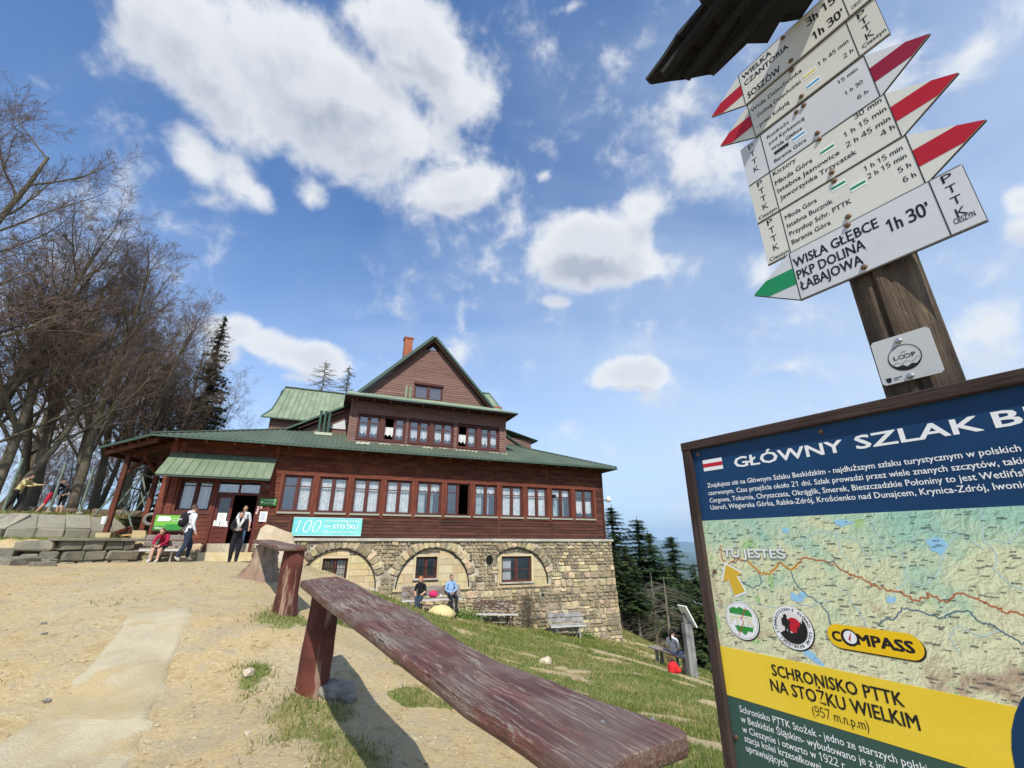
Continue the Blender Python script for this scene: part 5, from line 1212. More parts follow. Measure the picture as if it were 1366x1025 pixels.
# ---------------------------------------------------------------- railing of split logs
def mottled_paint():
    m = bpy.data.materials.new('worn_red_paint_on_plank'); m.use_nodes = True; T = NT(m.node_tree); co = T.n('ShaderNodeTexCoord').outputs['Object']
    g = T.n('ShaderNodeMapping', {'Vector': co, 'Scale': (1.2, 26, 26)}).outputs[0]; warp = T.noise(co, 2.4, 3, .5)
    gw = T.vmath('ADD', g, T.n('ShaderNodeCombineXYZ', {0: 0.0, 1: T.math('MULTIPLY', warp, 2.6), 2: T.math('MULTIPLY', warp, 1.5)}).outputs[0])
    grain = T.noise(gw, 1.0, 8, .68, .5); fine = T.noise(T.n('ShaderNodeMapping', {'Vector': gw, 'Scale': (3.0, 3.6, 3.6)}).outputs[0], 1.0, 8, .70, .2)
    big = T.noise(T.n('ShaderNodeMapping', {'Vector': co, 'Scale': (1.5, 4.5, 4.5)}).outputs[0], 1.0, 7, .66, .5); sp = T.noise(co, 55, 6, .7)
    red = T.mix(T.smooth(grain, .35, .62), (0.080, 0.030, 0.022), (0.160, 0.064, 0.048)); red = T.mix(T.smooth(T.noise(co, 3, 4), .42, .62), red, (0.150, 0.095, 0.075))
    grey = T.mix(T.smooth(grain, .38, .62), (0.15, 0.115, 0.085), (0.34, 0.285, 0.22)); grey = T.mix(T.smooth(fine, .45, .7), grey, (0.26, 0.215, 0.170))
    nz = T.math('ABSOLUTE', T.n('ShaderNodeSeparateXYZ', {0: T.n('ShaderNodeTexCoord').outputs['Normal']}).outputs[2]); k = T.math('ADD', T.math('MULTIPLY_ADD', big, .62, .145), T.math('MULTIPLY_ADD', grain, .55, -.29)); k = T.math('ADD', k, T.math('MULTIPLY_ADD', nz, .10, -.10)); k = T.math('ADD', k, T.math('MULTIPLY_ADD', fine, 1.1, -.56)); k = T.math('ADD', k, T.math('MULTIPLY_ADD', sp, .25, -.12))
    red = T.mix(1.0, red, T.ramp(fine, [(.30, .45), (.5, 1.0), (.72, 1.45)]), blend='MULTIPLY'); col = T.mix(T.smooth(k, .46, .57), red, grey)
    crack = T.smooth(T.noise(T.n('ShaderNodeMapping', {'Vector': gw, 'Scale': (.7, 1.4, 1.4)}).outputs[0], 1.0, 5, .6), .34, .29)
    col = T.mix(T.math('MULTIPLY', crack, .85), col, (0.02, 0.014, 0.012))
    hgt = T.math('ADD', T.math('MULTIPLY', grain, .6), T.math('MULTIPLY', fine, .35)); hgt = T.math('SUBTRACT', hgt, T.math('MULTIPLY', crack, .5)); hgt = T.math('SUBTRACT', hgt, T.math('MULTIPLY', T.smooth(k, .56, .62), .12))
    b = T.n('ShaderNodeBump', {'Height': hgt, 'Strength': 1.0, 'Distance': .02})
    p = T.n('ShaderNodeBsdfPrincipled', {'Base Color': col, 'Roughness': T.math('MULTIPLY_ADD', grain, .25, .42), 'Specular IOR Level': .45, 'Normal': b.outputs[0]}); T.t.links.new(p.outputs[0], T.n('ShaderNodeOutputMaterial').inputs[0]); return m
plank_m = mottled_paint()
postred_m = M_('red_stained_log', (0.155, 0.045, 0.028), .75, .42, (10, 10, 2.2), 7, (0.085, 0.024, 0.017), 2.2, .7, (40, 40, 5), dist=.004, patch=((0.30, 0.19, 0.13), 4.0, .55, (1.5, 1.5, .22)))
RE = math.radians(2.7); RA = math.radians(-32.9)
e1 = Vector((math.sin(RA) * math.cos(RE), math.cos(RA) * math.cos(RE), math.sin(RE))); e2 = Vector((math.cos(RA), -math.sin(RA), 0)); e3 = e2.cross(e1) * -1
if e3.z < 0: e3 = -e3
RM = Matrix((e1, -e2, e3)).transposed().to_4x4()
S_ = .6
dpl = (e3.dot(ray(862, 1001))); off_pl = -1.0 * S_        # plane e3.P = -S_
def on_plank(px, py):
    r = ray(px, py); P = r * (off_pl / e3.dot(r)); return P.dot(e1), -P.dot(e2)
RAIL = empty('log_railing', tuple(e3 * off_pl), 0, 'worn red-painted plank on split-log posts, foreground railing with peeling paint', 'railing')
RAIL.rotation_euler = RM.to_euler()
left = [on_plank(*p) for p in [(401, 775), (418, 788), (432.7, 800), (460, 819), (492, 841), (520, 862), (547, 881), (585, 908), (620, 935), (660, 958), (700, 982), (763, 1025)]]
right = [on_plank(*p) for p in [(455, 770.5), (475, 779), (497, 792), (530, 806), (560, 818), (585, 836), (620, 858), (660, 880), (700, 895), (740, 909), (800, 934), (860, 954), (905, 970)]]
near = [on_plank(915, 975), on_plank(916, 982), on_plank(900, 988), on_plank(862, 1001), on_plank(830, 1013)]
nl = left[-1]; near += [(near[-1][0] - .03, (near[-1][1] + nl[1]) / 2), (near[-1][0] - .06, nl[1] - .03), (near[-1][0] - .07, nl[1] + .01)]
outline = right + near + [(nl[0] + 0, nl[1])] + list(reversed(left[:-1])) + [on_plank(405, 774), on_plank(425, 771), on_plank(449, 769)]
def plank_mesh(outline, th, name, mat, parent):
    import bmesh
    bm = bmesh.new(); b = .007; n = len(outline); cx_ = sum(p[0] for p in outline) / n; cy_ = sum(p[1] for p in outline) / n
    def ins(p, d):
        v = Vector((cx_ - p[0], cy_ - p[1])); v.x *= .15; v = v.normalized() * d; return p[0] + v.x, p[1] + v.y
    rings = []
    for z, d in [(0, b * 1.6), (-b * .5, b * .5), (-b * 1.6, 0), (-th * .55, -.004), (-th + b, .002), (-th, b * 1.5)]:
        rings.append([bm.verts.new((*ins((p[0] , p[1] + .0015 * math.sin(i * 5.1 + z * 300)), d), z)) for i, p in enumerate(outline)])
    for A, B in zip(rings[:-1], rings[1:]):
        for i in range(n): bm.faces.new((A[i], A[(i + 1) % n], B[(i + 1) % n], B[i]))
    bm.faces.new(rings[0]); bm.faces.new(list(reversed(rings[-1])))
    bmesh.ops.recalc_face_normals(bm, faces=bm.faces); bmesh.ops.triangulate(bm, faces=[f for f in bm.faces if len(f.verts) > 4])
    me = bpy.data.meshes.new(name); bm.to_mesh(me); bm.free(); me.materials.append(mat); return mesh_obj(name, me, parent)
plank_mesh(outline, .058, 'rail_plank', plank_m, RAIL)
for (px, py) in [(804, 963), (871, 959)]:
    a, b = on_plank(px, py); mb = MB(); mb.tube([(a, b, -.004), (a, b, .0025)], [.0075, .0065], 14); mb.tube([(a, b, .0028), (a, b, .0012)], [.0028, .0025], 8); mb.build('screw', steel_m, RAIL)
def log_post(base, top, w, d, seed, flare=1.25, notch=False):
    """rough split log standing upright, world coordinates"""
    R = np.random.RandomState(seed); n = 26; m = 22; B = np.array(base); Tp = np.array(top); V = []
    ph = R.uniform(0, 6, 6)
    for i in range(m + 1):
        t = i / m; c = B * (1 - t) + Tp * t; k = 1 + (flare - 1) * (1 - t) ** 3 + .04 * math.sin(t * 9 + ph[0])
        for j in range(n):
            a = 2 * math.pi * j / n; rr = 1 + .05 * math.sin(3 * a + ph[1] + t * 2) + .035 * math.sin(7 * a + ph[2] - t * 3) + .02 * math.sin(13 * a + ph[3] + t * 5) + R.normal(0, .008)
            if i < 3: rr *= 1 + .12 * math.sin(4 * a + ph[4]) * (1 - t * 6)
            x, y = math.cos(a), math.sin(a); q = 2.8; s = (abs(x) ** q + abs(y) ** q) ** (-1 / q)
            V.append([c[0] + x * s * w / 2 * k * rr, c[1] + y * s * d / 2 * k * rr, c[2]])
    F = [(i * n + j, i * n + (j + 1) % n, (i + 1) * n + (j + 1) % n, (i + 1) * n + j) for i in range(m) for j in range(n)]
    return np.array(V), F + [tuple(range(m * n, m * n + n))], n
def add_post(root, px_base, y, ztop, w, d, rz, seed, flare=1.2, name='post', mat=postred_m, dx=0, lean=0):
    p = at(*px_base, y); g = H(p.x, p.y) - .12; V, F, n = log_post((0, 0, 0), (lean, 0, ztop - g), w, d, seed, flare)
    c, s = math.cos(rz), math.sin(rz); V2 = V.copy(); V2[:, 0] = V[:, 0] * c - V[:, 1] * s + p.x; V2[:, 1] = V[:, 0] * s + V[:, 1] * c + p.y; V2[:, 2] += g
    mb = MB(); mb.add(V2, F); me = mb.mesh(name, mat, False); me.polygons.foreach_set('use_smooth', [len(f.vertices) == 4 for f in me.polygons])
    o = bpy.data.objects.new(name, me); link(o)
    if root is not None: o.parent = root; o.matrix_parent_inverse = (Matrix.Translation(root.location) @ root.rotation_euler.to_matrix().to_4x4()).inverted()
    return o
add_post(RAIL, (417, 905), 5.10, -.415, .30, .20, math.radians(-18), 3, 1.14, lean=.03)
# second post, hidden under the near end
pn = e3 * off_pl + e1 * 1.35 + e2 * 1.12
V, F, n = log_post((pn.x, pn.y, -1.75), (pn.x, pn.y, pn.z - .04), .2, .16, 8, 1.2); mb = MB(); mb.add(V, F); o = mb.build('post', postred_m, None, True); o.parent = RAIL; o.matrix_parent_inverse = (Matrix.Translation(RAIL.location) @ RAIL.rotation_euler.to_matrix().to_4x4()).inverted()
# next stretch of railing: splintered post, short plank and the big flared stump
R2 = empty('log_railing', tuple(at(380, 805, 7.1)), 0, 'second stretch of log railing with a splintered, rotten post foot, ending at a flared stump', 'railing')
add_post(R2, (380, 803), 7.1, -.10, .30, .24, math.radians(-28), 12, 1.30, lean=.03)
pA = at(378, 803, 7.1); stump_m = M_('sunbleached_stump_wood', (0.30, 0.23, 0.17), .85, .5, (20, 20, 2), 8, (0.22, 0.14, 0.095), 1.8, .6, (26, 26, 5))
pS = at(333, 768, 9.3)
def flared_stump():
    R = np.random.RandomState(4); n = 36; m = 20; V = []; g = H(pS.x, pS.y) - .15
    top = -.03
    for i in range(m + 1):
        t = i / m; z = g + (top - g) * t
        for j in range(n):
            a = 2 * math.pi * j / n; r = .20 + .36 * (1 - t) ** 2.6 * (1 + .45 * math.cos(a - 3.4)) * (1 + .28 * math.sin(5 * a + 1)) + .03 * math.sin(9 * a + 4 * t) + .018 * math.sin(17 * a - 6 * t) + R.normal(0, .012)
            V.append([pS.x + .25 + math.cos(a) * r, pS.y + math.sin(a) * r * .8, z])
    F = [(i * n + j, i * n + (j + 1) % n, (i + 1) * n + (j + 1) % n, (i + 1) * n + j) for i in range(m) for j in range(n)] + [tuple(range(m * n, m * n + n))]
    mb = MB(); mb.add(V, F); o = mb.build('stump_post', stump_m, None, True); o.parent = R2; o.matrix_parent_inverse = Matrix.Translation(-R2.location)
flared_stump()
def world_plank(a, b, w, th, ridx, name, mat, root):
    d = (b - a).normalized(); s = d.cross(Vector((0, 0, 1))).normalized(); u = s.cross(d); L_ = (b - a).length
    M = Matrix((d, s, u)).transposed().to_4x4(); M.translation = a
    R = random.Random(ridx); n = 10; o1 = [(L_ * i / n, -w / 2 + R.uniform(-.015, .015)) for i in range(n + 1)]; o2 = [(L_ * i / n, w / 2 + R.uniform(-.015, .015)) for i in range(n, -1, -1)]
    o = plank_mesh(o1 + o2, th, name, mat, None); o.matrix_world = M
    if root is not None: o.parent = root; o.matrix_parent_inverse = Matrix.Translation(-root.location)
    return o
a_ = at(392, 727, 6.9); b_ = at(352, 714, 9.6); a_.z = -.045; b_.z = .075
world_plank(a_, b_, .38, .06, 5, 'rail_plank', plank_m, R2)
sand_m = M_('pale_sandstone_slab', (0.56, 0.49, 0.37), .9, .18, (5, 5, 5), 7, (0.45, 0.36, 0.24), 1.8, .5, (15, 15, 15))
# upright pale boulder behind the railing
mb = MB(); gp = BW(-1.62, -1.6); g = H(gp.x, gp.y)
V = [(-.46, 0, g - .2), (.0, -.12, g - .2), (.75, 0, g - .3), (.75, .35, g - .3), (-.4, .35, g - .2), (-.46, 0, .05), (-.38, .02, .52), (-.22, .06, .66), (.0, .05, .60), (.35, .08, .48), (.66, .1, .36), (.8, .15, .1), (-.40, .3, .5), (-.2, .33, .62), (.36, .33, .45), (.66, .3, .33)]
import bmesh
bm = bmesh.new(); [bm.verts.new(v) for v in V]; bmesh.ops.convex_hull(bm, input=bm.verts); bmesh.ops.bevel(bm, geom=bm.edges[:], offset=.02, segments=1, affect='EDGES'); me = bpy.data.meshes.new('boulder'); bm.to_mesh(me); bm.free(); me.materials.append(sand_m); me.polygons.foreach_set('use_smooth', [True] * len(me.polygons))
o = mesh_obj('boulder', me, None, (gp.x, gp.y, 0), (0, 0, BROT)); tag(o, 'tall pale pointed boulder between the entrance and the railing stump', 'boulder')
def pebble_mesh(seed, j=.2, sub=1):
    bm = bmesh.new(); bmesh.ops.create_icosphere(bm, subdivisions=sub, radius=.5); R = random.Random(seed)
    for v in bm.verts: v.co *= 1 + R.uniform(-j, j); v.co.z *= .62
    me = bpy.data.meshes.new('stone'); bm.to_mesh(me); bm.free(); return me
grey_rock = M_('grey_field_rock', (0.30, 0.27, 0.22), .9, .3, (6, 6, 6), 7, (0.17, 0.16, 0.14), 2, .7, (22, 22, 22))
for i, (px, py, y, s, m, lb) in enumerate([(448, 928, 4.75, .30, grey_rock, 'grey rock at the foot of the foreground railing post'), (466, 936, 4.62, .16, grey_rock, 'smaller grey rock right beside the one at the railing post foot'), (331, 900, 4.9, .14, sand_m, 'angular pale stone lying alone on the sand left of the railing post'),
    (62, 937, 4.4, .07, grey_rock, 'small brown stone on the sand at lower left'), (58, 833, 7.2, .08, grey_rock, 'dark small stone on the sand left of the concrete strip'), (59, 847, 6.6, .07, grey_rock, 'second dark small stone just below the other on the sand'), (330, 980, 3.9, .06, sand_m, 'tiny pale stone near the bottom edge by the grass'),
    (578, 818, 17.0, .62, M_('yellowish_boulder', (0.62, 0.53, 0.26), .9, .15, (3, 3, 3), 5, (0.55, 0.45, 0.22), 1.5, .4), 'rounded yellowish boulder in front of the bench with two people'), (728, 885, 11.0, .30, sand_m, 'flat sandy hump of stone in the grass below the benches')]):
    me = pebble_mesh(i + 3, .16, 2 if s > .25 else 1); me.materials.append(m); me.polygons.foreach_set('use_smooth', [s > .5] * len(me.polygons)); r_ = ray(px, py); t = np.linspace(2, 26, 1500); P = np.outer(t, np.array(r_) / r_.y); hh_ = Hn(P[:, 0], P[:, 1]); k = int(np.argmax(P[:, 2] < hh_)); x_, y_ = P[k, 0], P[k, 1]
    if s == .62: q_ = BW(4.72, -1.75); x_, y_ = q_.x, q_.y
    sc = (s * 1.15 * y_ / y, s * .9 * y_ / y, s * y_ / y) if s < .5 else (1.15, .7, .95)
    o = mesh_obj('rock' if s > .1 else 'small_stone', me, None, (x_, y_, H(x_, y_) + s * .12), (0, 0, i * .9)); o.scale = sc; tag(o, lb, 'stone')
# ---------------------------------------------------------------- map board and signpost (local x to the right along the board, y away, z up)
BA = math.radians(-31.4); bx = Vector((-math.sin(BA), -math.cos(BA), 0)); bn = Vector((math.cos(BA), -math.sin(BA), 0)); BROTZ = math.atan2(bx.y, bx.x); BD = 1.3766
def onb(px, py, d=BD):
    r = ray(px, py); P = r * (d / bn.dot(r)); return P.dot(bx), P.z
BOARD = empty('map_board', tuple(bn * BD), BROTZ, 'large trail map board in a dark wooden frame with blue header and yellow band', 'information board')
fr_m = M_('dark_weathered_frame', (0.032, 0.019, 0.014), .8, .45, (4, 40, 40), 6, (0.055, 0.036, 0.028), 2.5, .5, (6, 90, 90), patch=((0.20, 0.16, 0.13), 6.0, .66, (1, 1, 3)))
frv_m = M_('dark_weathered_frame_upright', (0.032, 0.019, 0.014), .8, .45, (40, 40, 4), 6, (0.055, 0.036, 0.028), 2.5, .5, (90, 90, 6), patch=((0.20, 0.16, 0.13), 6.0, .66, (3, 3, .6)))
X0, X1, Z0, Z1 = -1.045, .52, -.86, .352
MB().bar((X0, .022, Z1 - .016), (X1, .022, Z1 - .016), .045, .032, c=.003).build('frame_rail', fr_m, BOARD)
MB().bar((X0, .022, Z0 + .016), (X1, .022, Z0 + .016), .045, .032, c=.003).build('frame_rail', fr_m, BOARD)
for x in (X0 + .017, X1 - .017): MB().bar((x, .022, Z0 - .2), (x, .022, Z1 - .033), .034, .045, up=(0, 1, 0), c=.003).build('frame_stile', frv_m, BOARD)
for x in (X0 + .1, X1 - .1): MB().bar((x, .09, -1.9), (x, .09, .2), .08, .08, up=(0, 1, 0), c=.006).build('leg', frv_m, BOARD)
MB().box((X0 + .01, .045, Z0), (X1 - .01, .058, Z1 - .01)).build('back_panel', frv_m, BOARD)
PX0, PX1 = X0 + .033, X1 - .033
navy = M_('printed_navy', (0.006, 0.038, 0.105), .45, .10, (3, 3, 3), 5, (0.009, 0.048, 0.125), 2.5, .05, spec=.22); yel = M_('printed_yellow', (0.78, 0.55, 0.035), .45, .06, (160, 160, 160), 2, (0.82, 0.59, 0.05), 3, .0, spec=.25)
dgreen = M_('printed_dark_green', (0.042, 0.092, 0.072), .45, .05, (3, 3, 3), 4, bump=0, spec=.22); wprint = flat('printed_white', (0.78, 0.79, 0.78), .4, var=.02); kprint = flat('printed_black', (0.012, 0.012, 0.014), .4, var=.02)
def map_material():
    m = bpy.data.materials.new('printed_relief_map'); m.use_nodes = True; T = NT(m.node_tree); co = T.n('ShaderNodeTexCoord').outputs['Object']; s = T.n('ShaderNodeSeparateXYZ', {0: co})
    v = T.n('ShaderNodeCombineXYZ', {0: s.outputs[0], 1: s.outputs[2], 2: 0.0}).outputs[0]
    a = T.noise(v, 5.5, 5, .6, .6); r1 = T.noise(v, 44, 9, .66, .7); off = T.vmath('ADD', v, (.0016, -.0014, 0)); r2 = T.noise(off, 44, 9, .66, .7)
    rel = T.math('MULTIPLY_ADD', T.math('SUBTRACT', r1, r2), 4.6, .5)
    k = T.math('ADD', a, T.math('MULTIPLY', T.math('ADD', s.outputs[2], .12), .75))
    c = T.ramp(k, [(.36, (0.68, 0.66, 0.42)), (.50, (0.64, 0.66, 0.41)), (.60, (0.50, 0.62, 0.42)), (.72, (0.36, 0.57, 0.42)), (.84, (0.28, 0.52, 0.43))])
    c = T.mix(T.smooth(T.math('ADD', T.noise(v, 9, 5, .6, .8), T.math('MULTIPLY', s.outputs[2], -.45)), .66, .80), c, (0.44, 0.33, 0.22))
    c = T.mix(T.smooth(T.noise(v, 11, 3, .5, .5), .66, .70), c, (0.36, 0.55, 0.24))
    lum = T.ramp(rel, [(.28, .70), (.5, 1.0), (.72, 1.15)]); hs = T.mix(1.0, c, lum, blend='MULTIPLY')
    p = T.n('ShaderNodeBsdfPrincipled', {'Base Color': hs, 'Roughness': .45, 'Specular IOR Level': .25}); T.t.links.new(p.outputs[0], T.n('ShaderNodeOutputMaterial').inputs[0]); return m
zB, zM, zY = .074, -.305, -.437
MB().box((PX0, .016, zB), (PX1, .044, Z1 - .030)).build('header_panel', navy, BOARD)
MB().box((PX0, .016, zM), (PX1, .044, zB)).build('map_sheet', map_material(), BOARD)
MB().box((PX0, .0155, zY), (PX1, .044, zM)).build('title_band', yel, BOARD)
MB().box((PX0, .016, Z0 + .03), (PX1, .044, zY)).build('text_panel', dgreen, BOARD)
cxn, czn, rn = -.142, -.43, .25
mb = MB(); mb.prism([(cxn + rn * math.cos(t), czn + rn * math.sin(t)) for t in np.linspace(0, 2 * math.pi, 48)[:-1]], .0148, .0152); mb.build('round_photo_panel', navy, BOARD)
def ptxt(mb, body, lb, rb, cap_top=None, cap=None, y=.0153, d=BD, k=1.0, on=onb, **kw):
    """lettering between the pixels lb and rb on the baseline"""
    x, z = on(*lb); xr, _ = on(*rb)
    if cap_top: cap = on(*cap_top)[1] - z
    return put_text(mb, body, x, z, cap, (xr - x) * k if rb else None, y=y, **kw)
tx = MB(); yb = .0154
ptxt(tx, 'GŁÓWNY', (977, 623.5), (1121, 597), cap=.032, y=yb, weight=.026); ptxt(tx, 'SZLAK', (1140, 598.5), (1309, 572), cap=.034, y=yb, weight=.026)
x, z = onb(1326.5, 569.5); put_text(tx, 'BESKIDZKI', x, z, .034, .40, y=yb, weight=.026)
x, z = onb(940.3, 650.4); xr = onb(1361.6, 606)[0]; me = text_mesh('Znajdujesz się na Głównym Szlaku Beskidzkim - najdłuższym szlaku turystycznym w polskich'); co = np.empty(len(me.vertices) * 3, np.float32); me.vertices.foreach_get('co', co); sxp = (xr - x) / (co[0::3].max() - co[0::3].min())
def para(mb, lines, lefts, cap, sx, y, weight=0.0):
    for s, q in zip(lines, lefts):
        me = text_mesh(s, 1.0, weight); co = np.empty(len(me.vertices) * 3, np.float32); me.vertices.foreach_get('co', co); w = co[0::3].max() - co[0::3].min(); bpy.data.meshes.remove(me); x, z = onb(*q); put_text(mb, s, x, z, cap, w * sx, y=y, weight=weight)
para(tx, ['Znajdujesz się na Głównym Szlaku Beskidzkim - najdłuższym szlaku turystycznym w polskich', 'czerwonym. Czas przejścia około 21 dni. Szlak prowadzi przez wiele znanych szczytów, takich jak:', 'Cergowa, Tokarnia, Chryszczata, Okrąglik, Smerek, Bieszczadzkie Połoniny to jest Wetlińską i Ca', 'Ustroń, Węgierska Górka, Rabka-Zdrój, Krościenko nad Dunajcem, Krynica-Zdrój, Iwonicz-Zdrój,'],
     [(940.3, 650.4), (941.6, 660.6), (943.3, 670.5), (944.4, 680)], .0145, sxp, yb, .010)
x, z = onb(982.9, 950.5); xr = onb(1231, 1020)[0]; me = text_mesh('Schronisko PTTK Stożek - jedno ze starszych polski'); co = np.empty(len(me.vertices) * 3, np.float32); me.vertices.foreach_get('co', co); sxg = (xr - x) / (co[0::3].max() - co[0::3].min())
para(tx, ['Schronisko PTTK Stożek - jedno ze starszych polski', 'w Beskidzie Śląskim- wybudowano je z ini', 'w Cieszynie i otwarto w 1922 r.', 'stacja kolei krzesełkowej', 'uprawiających'], [(982.9, 951), (984.6, 964.4), (986.7, 978), (989.4, 990.7), (991.4, 1003.6)], .0165, sxg, yb, .006)
x, z = onb(935.5, 628.7); x2, z2 = onb(959, 612.3); z2 = z + .0385; tx.box((x, yb, z), (x2, yb + .0002, z2)); tx.build('lettering', wprint, BOARD)
redp = flat('printed_red', (0.50, 0.012, 0.030), .4, var=.03); MB().box((x, yb - .0004, z + .0128), (x2, yb - .0002, z + .0257)).build('flag_stripe', redp, BOARD)
tx = MB(); ptxt(tx, 'SCHRONISKO PTTK', (1027, 902), (1204, 946), cap=.0275, y=.0148, weight=.018); ptxt(tx, 'NA STOŻKU WIELKIM', (1025.5, 922.5), (1225, 977), cap=.0285, y=.0148, weight=.018); ptxt(tx, '(957 m.n.p.m)', (1080.8, 955), (1157, 979), cap=.021, y=.0148, weight=-.004)
tx.build('lettering', kprint, BOARD)
def q_(X, Y): return onb(900 + X / 2.931, 700 + Y / 2.931)
def wig(pts, amp=.0022, seed=1, n=7):
    R = np.random.RandomState(seed); out = []
    for (a, b) in zip(pts[:-1], pts[1:]):
        for i in range(n): t = i / n; out.append((a[0] + (b[0] - a[0]) * t + R.normal(0, amp), a[1] + (b[1] - a[1]) * t + R.normal(0, amp)))
    return out + [pts[-1]]
orange = flat('printed_orange', (0.50, 0.14, 0.05), .4, var=.03); riverd = flat('printed_dark_river', (0.10, 0.17, 0.22), .4); riverl = flat('printed_pale_river', (0.50, 0.66, 0.66), .4, var=.03); lakem = flat('printed_lake', (0.30, 0.56, 0.74), .4); halo = flat('printed_halo_yellow', (0.70, 0.55, 0.12), .4)
tr = [(165, 80), (172, 130), (190, 158), (225, 140), (270, 140), (320, 190), (360, 195), (400, 150), (440, 175), (500, 130), (560, 140), (620, 160), (670, 195), (720, 210), (760, 240), (820, 255), (880, 270), (930, 300), (990, 275), (1050, 305), (1110, 270), (1170, 290), (1230, 320), (1290, 345), (1366, 355), (1440, 350)]
trp = wig([q_(*p) for p in tr]); MB().ribbon(trp, .0032, .0155).build('trail_line', orange, BOARD)
MB().ribbon(trp[26:60], .0068, .01565).build('trail_halo', halo, BOARD)
for i, L_ in enumerate([[(440, 185), (460, 230), (490, 265), (560, 310), (590, 350), (600, 395)], [(780, 392), (800, 375), (850, 372), (880, 330), (940, 340), (1030, 370), (1080, 345), (1140, 340), (1180, 380), (1240, 400), (1300, 440), (1366, 475), (1430, 500)], [(165, 175), (230, 215), (300, 250), (330, 230), (320, 195)]]): MB().ribbon(wig([q_(*p) for p in L_], .0015, i), .0028, .0156).build('river_line', riverd, BOARD)
for i, L_ in enumerate([[(985, 10), (1000, 60), (1040, 130), (1020, 190), (970, 235), (900, 220)], [(1190, -60), (1200, 60), (1250, 120), (1240, 170), (1290, 230), (1366, 260)], [(620, 20), (640, 110), (700, 180)], [(380, -20), (410, 60), (520, 90)], [(120, 20), (150, 60), (140, 130)], [(270, -10), (300, 60), (280, 120), (330, 170)], [(760, -20), (800, 70), (880, 120), (900, 220)], [(1100, 30), (1060, 80), (1040, 130)], [(1366, -10), (1300, 70), (1240, 60)], [(830, 300), (860, 250), (900, 220)], [(640, 240), (700, 330), (740, 400)], [(60, 300), (150, 330), (260, 300), (420, 330), (600, 300)], [(1100, 500), (1060, 440), (1100, 400), (1180, 440), (1260, 420)], [(200, -20), (230, 60), (200, 120)], [(480, 60), (560, 20), (700, 60), (760, 140)], [(900, 60), (980, 20), (1120, 40), (1200, 100)]]): MB().ribbon(wig([q_(*p) for p in L_], .0018, i + 9), .0020, .0157 - i * 1e-5).build('pale_river', riverl, BOARD)

mb = MB(); R = np.random.RandomState(2)
for (X, Y, r) in [(470, 288, .020), (490, 275, .013), (1010, 70, .020), (1025, 95, .014), (520, 512, .016), (545, 535, .010), (640, -8, .015), (420, 22, .012), (830, 295, .012), (560, 548, .008)]:
    x, z = q_(X, Y); MB().prism([(x + r * math.cos(t) * (1 + R.normal(0, .25)), z + r * .6 * math.sin(t) * (1 + R.normal(0, .25))) for t in np.linspace(0, 6.283, 15)[:-1]], .01566, .0159).build('lake', lakem, BOARD)
mb = MB()
for i in range(900):
    x, z = R.uniform(PX0 + .01, PX1 - .03), R.uniform(zM + .006, zB - .006); n = R.randint(3, 9); s = .0019 if i % 6 else .0030
    for k in range(n): mb.box((x + k * s * .9, .01535, z), (x + k * s * .9 + s * .6, .0155, z + s * R.uniform(.8, 1.4)))
tag(mb.build('place_names', flat('printed_grey', (0.12, 0.12, 0.11), .5), BOARD), kind='stuff')
mb = MB(); ptxt(mb, 'TU JESTEŚ', (963.5, 744.5), (1045.5, 746.5), cap=.0235, y=.0146, weight=.03); mb.build('lettering', flat('printed_grey_shadow', (0.22, 0.25, 0.20), .5), BOARD)
mb = MB(); ptxt(mb, 'TU JESTEŚ', (962.5, 743), (1044.5, 745), cap=.0235, y=.0142, weight=.022); mb.build('lettering', wprint, BOARD)
ar = [q_(*p) for p in [(184, 148), (258, 188), (234, 200), (272, 268), (224, 288), (196, 216), (170, 224)]]; cx_, cz_ = sum(p[0] for p in ar) / 7, sum(p[1] for p in ar) / 7
mb = MB(); mb.prism(ar, .0150, .0153); mb.build('arrow_outline', wprint, BOARD); mb = MB(); mb.prism([(cx_ + (a - cx_) * .84, cz_ + (b - cz_) * .88) for a, b in ar], .0146, .0149); mb.build('arrow', flat('printed_amber', (0.66, 0.42, 0.04), .4), BOARD)
def disc(mb, x, z, r, y, ry=None, n=40): mb.prism([(x + r * math.cos(t), z + (ry or r) * math.sin(t)) for t in np.linspace(0, 2 * math.pi, n + 1)[:-1]], y, y + .0002)
def disc_part(x, z, r, y, mat, name, ry=None):
    mb = MB(); disc(mb, x, z, r, y, ry); return mb.build(name, mat, BOARD)
# round green emblem with PTTK
(xa, za), (xb, zb_) = onb(964.8, 822.8), onb(1009.5, 840.5); x, z, r = (xa + xb) / 2, onb(987, 828.5)[1], (xb - xa) / 2
E_ = disc_part(x + .002, z - .002, r * 1.02, .0152, kprint, 'emblem_shadow'); E_ = disc_part(x, z, r, .0147, wprint, 'round_emblem'); gp_ = flat('printed_emblem_green', (0.03, 0.26, 0.05), .4)
mb = MB()
for i in range(44): t = 2 * math.pi * i / 44; mb.ribbon([(x + r * .93 * math.cos(t), z + r * .93 * math.sin(t)), (x + r * .93 * math.cos(t + .143), z + r * .93 * math.sin(t + .143))], .0009, .0145)
mb.build('emblem_ring', flat('printed_mid_grey', (.3, .3, .3)), E_)
mb = MB(); mb.prism([(x - .72 * r, z + .32 * r), (x - .70 * r, z + .55 * r), (x - .45 * r, z + .68 * r), (x - .2 * r, z + .62 * r), (x - .05 * r, z + .72 * r), (x + .25 * r, z + .60 * r), (x + .5 * r, z + .62 * r), (x + .66 * r, z + .42 * r), (x + .68 * r, z + .26 * r)], .0143, .0145)
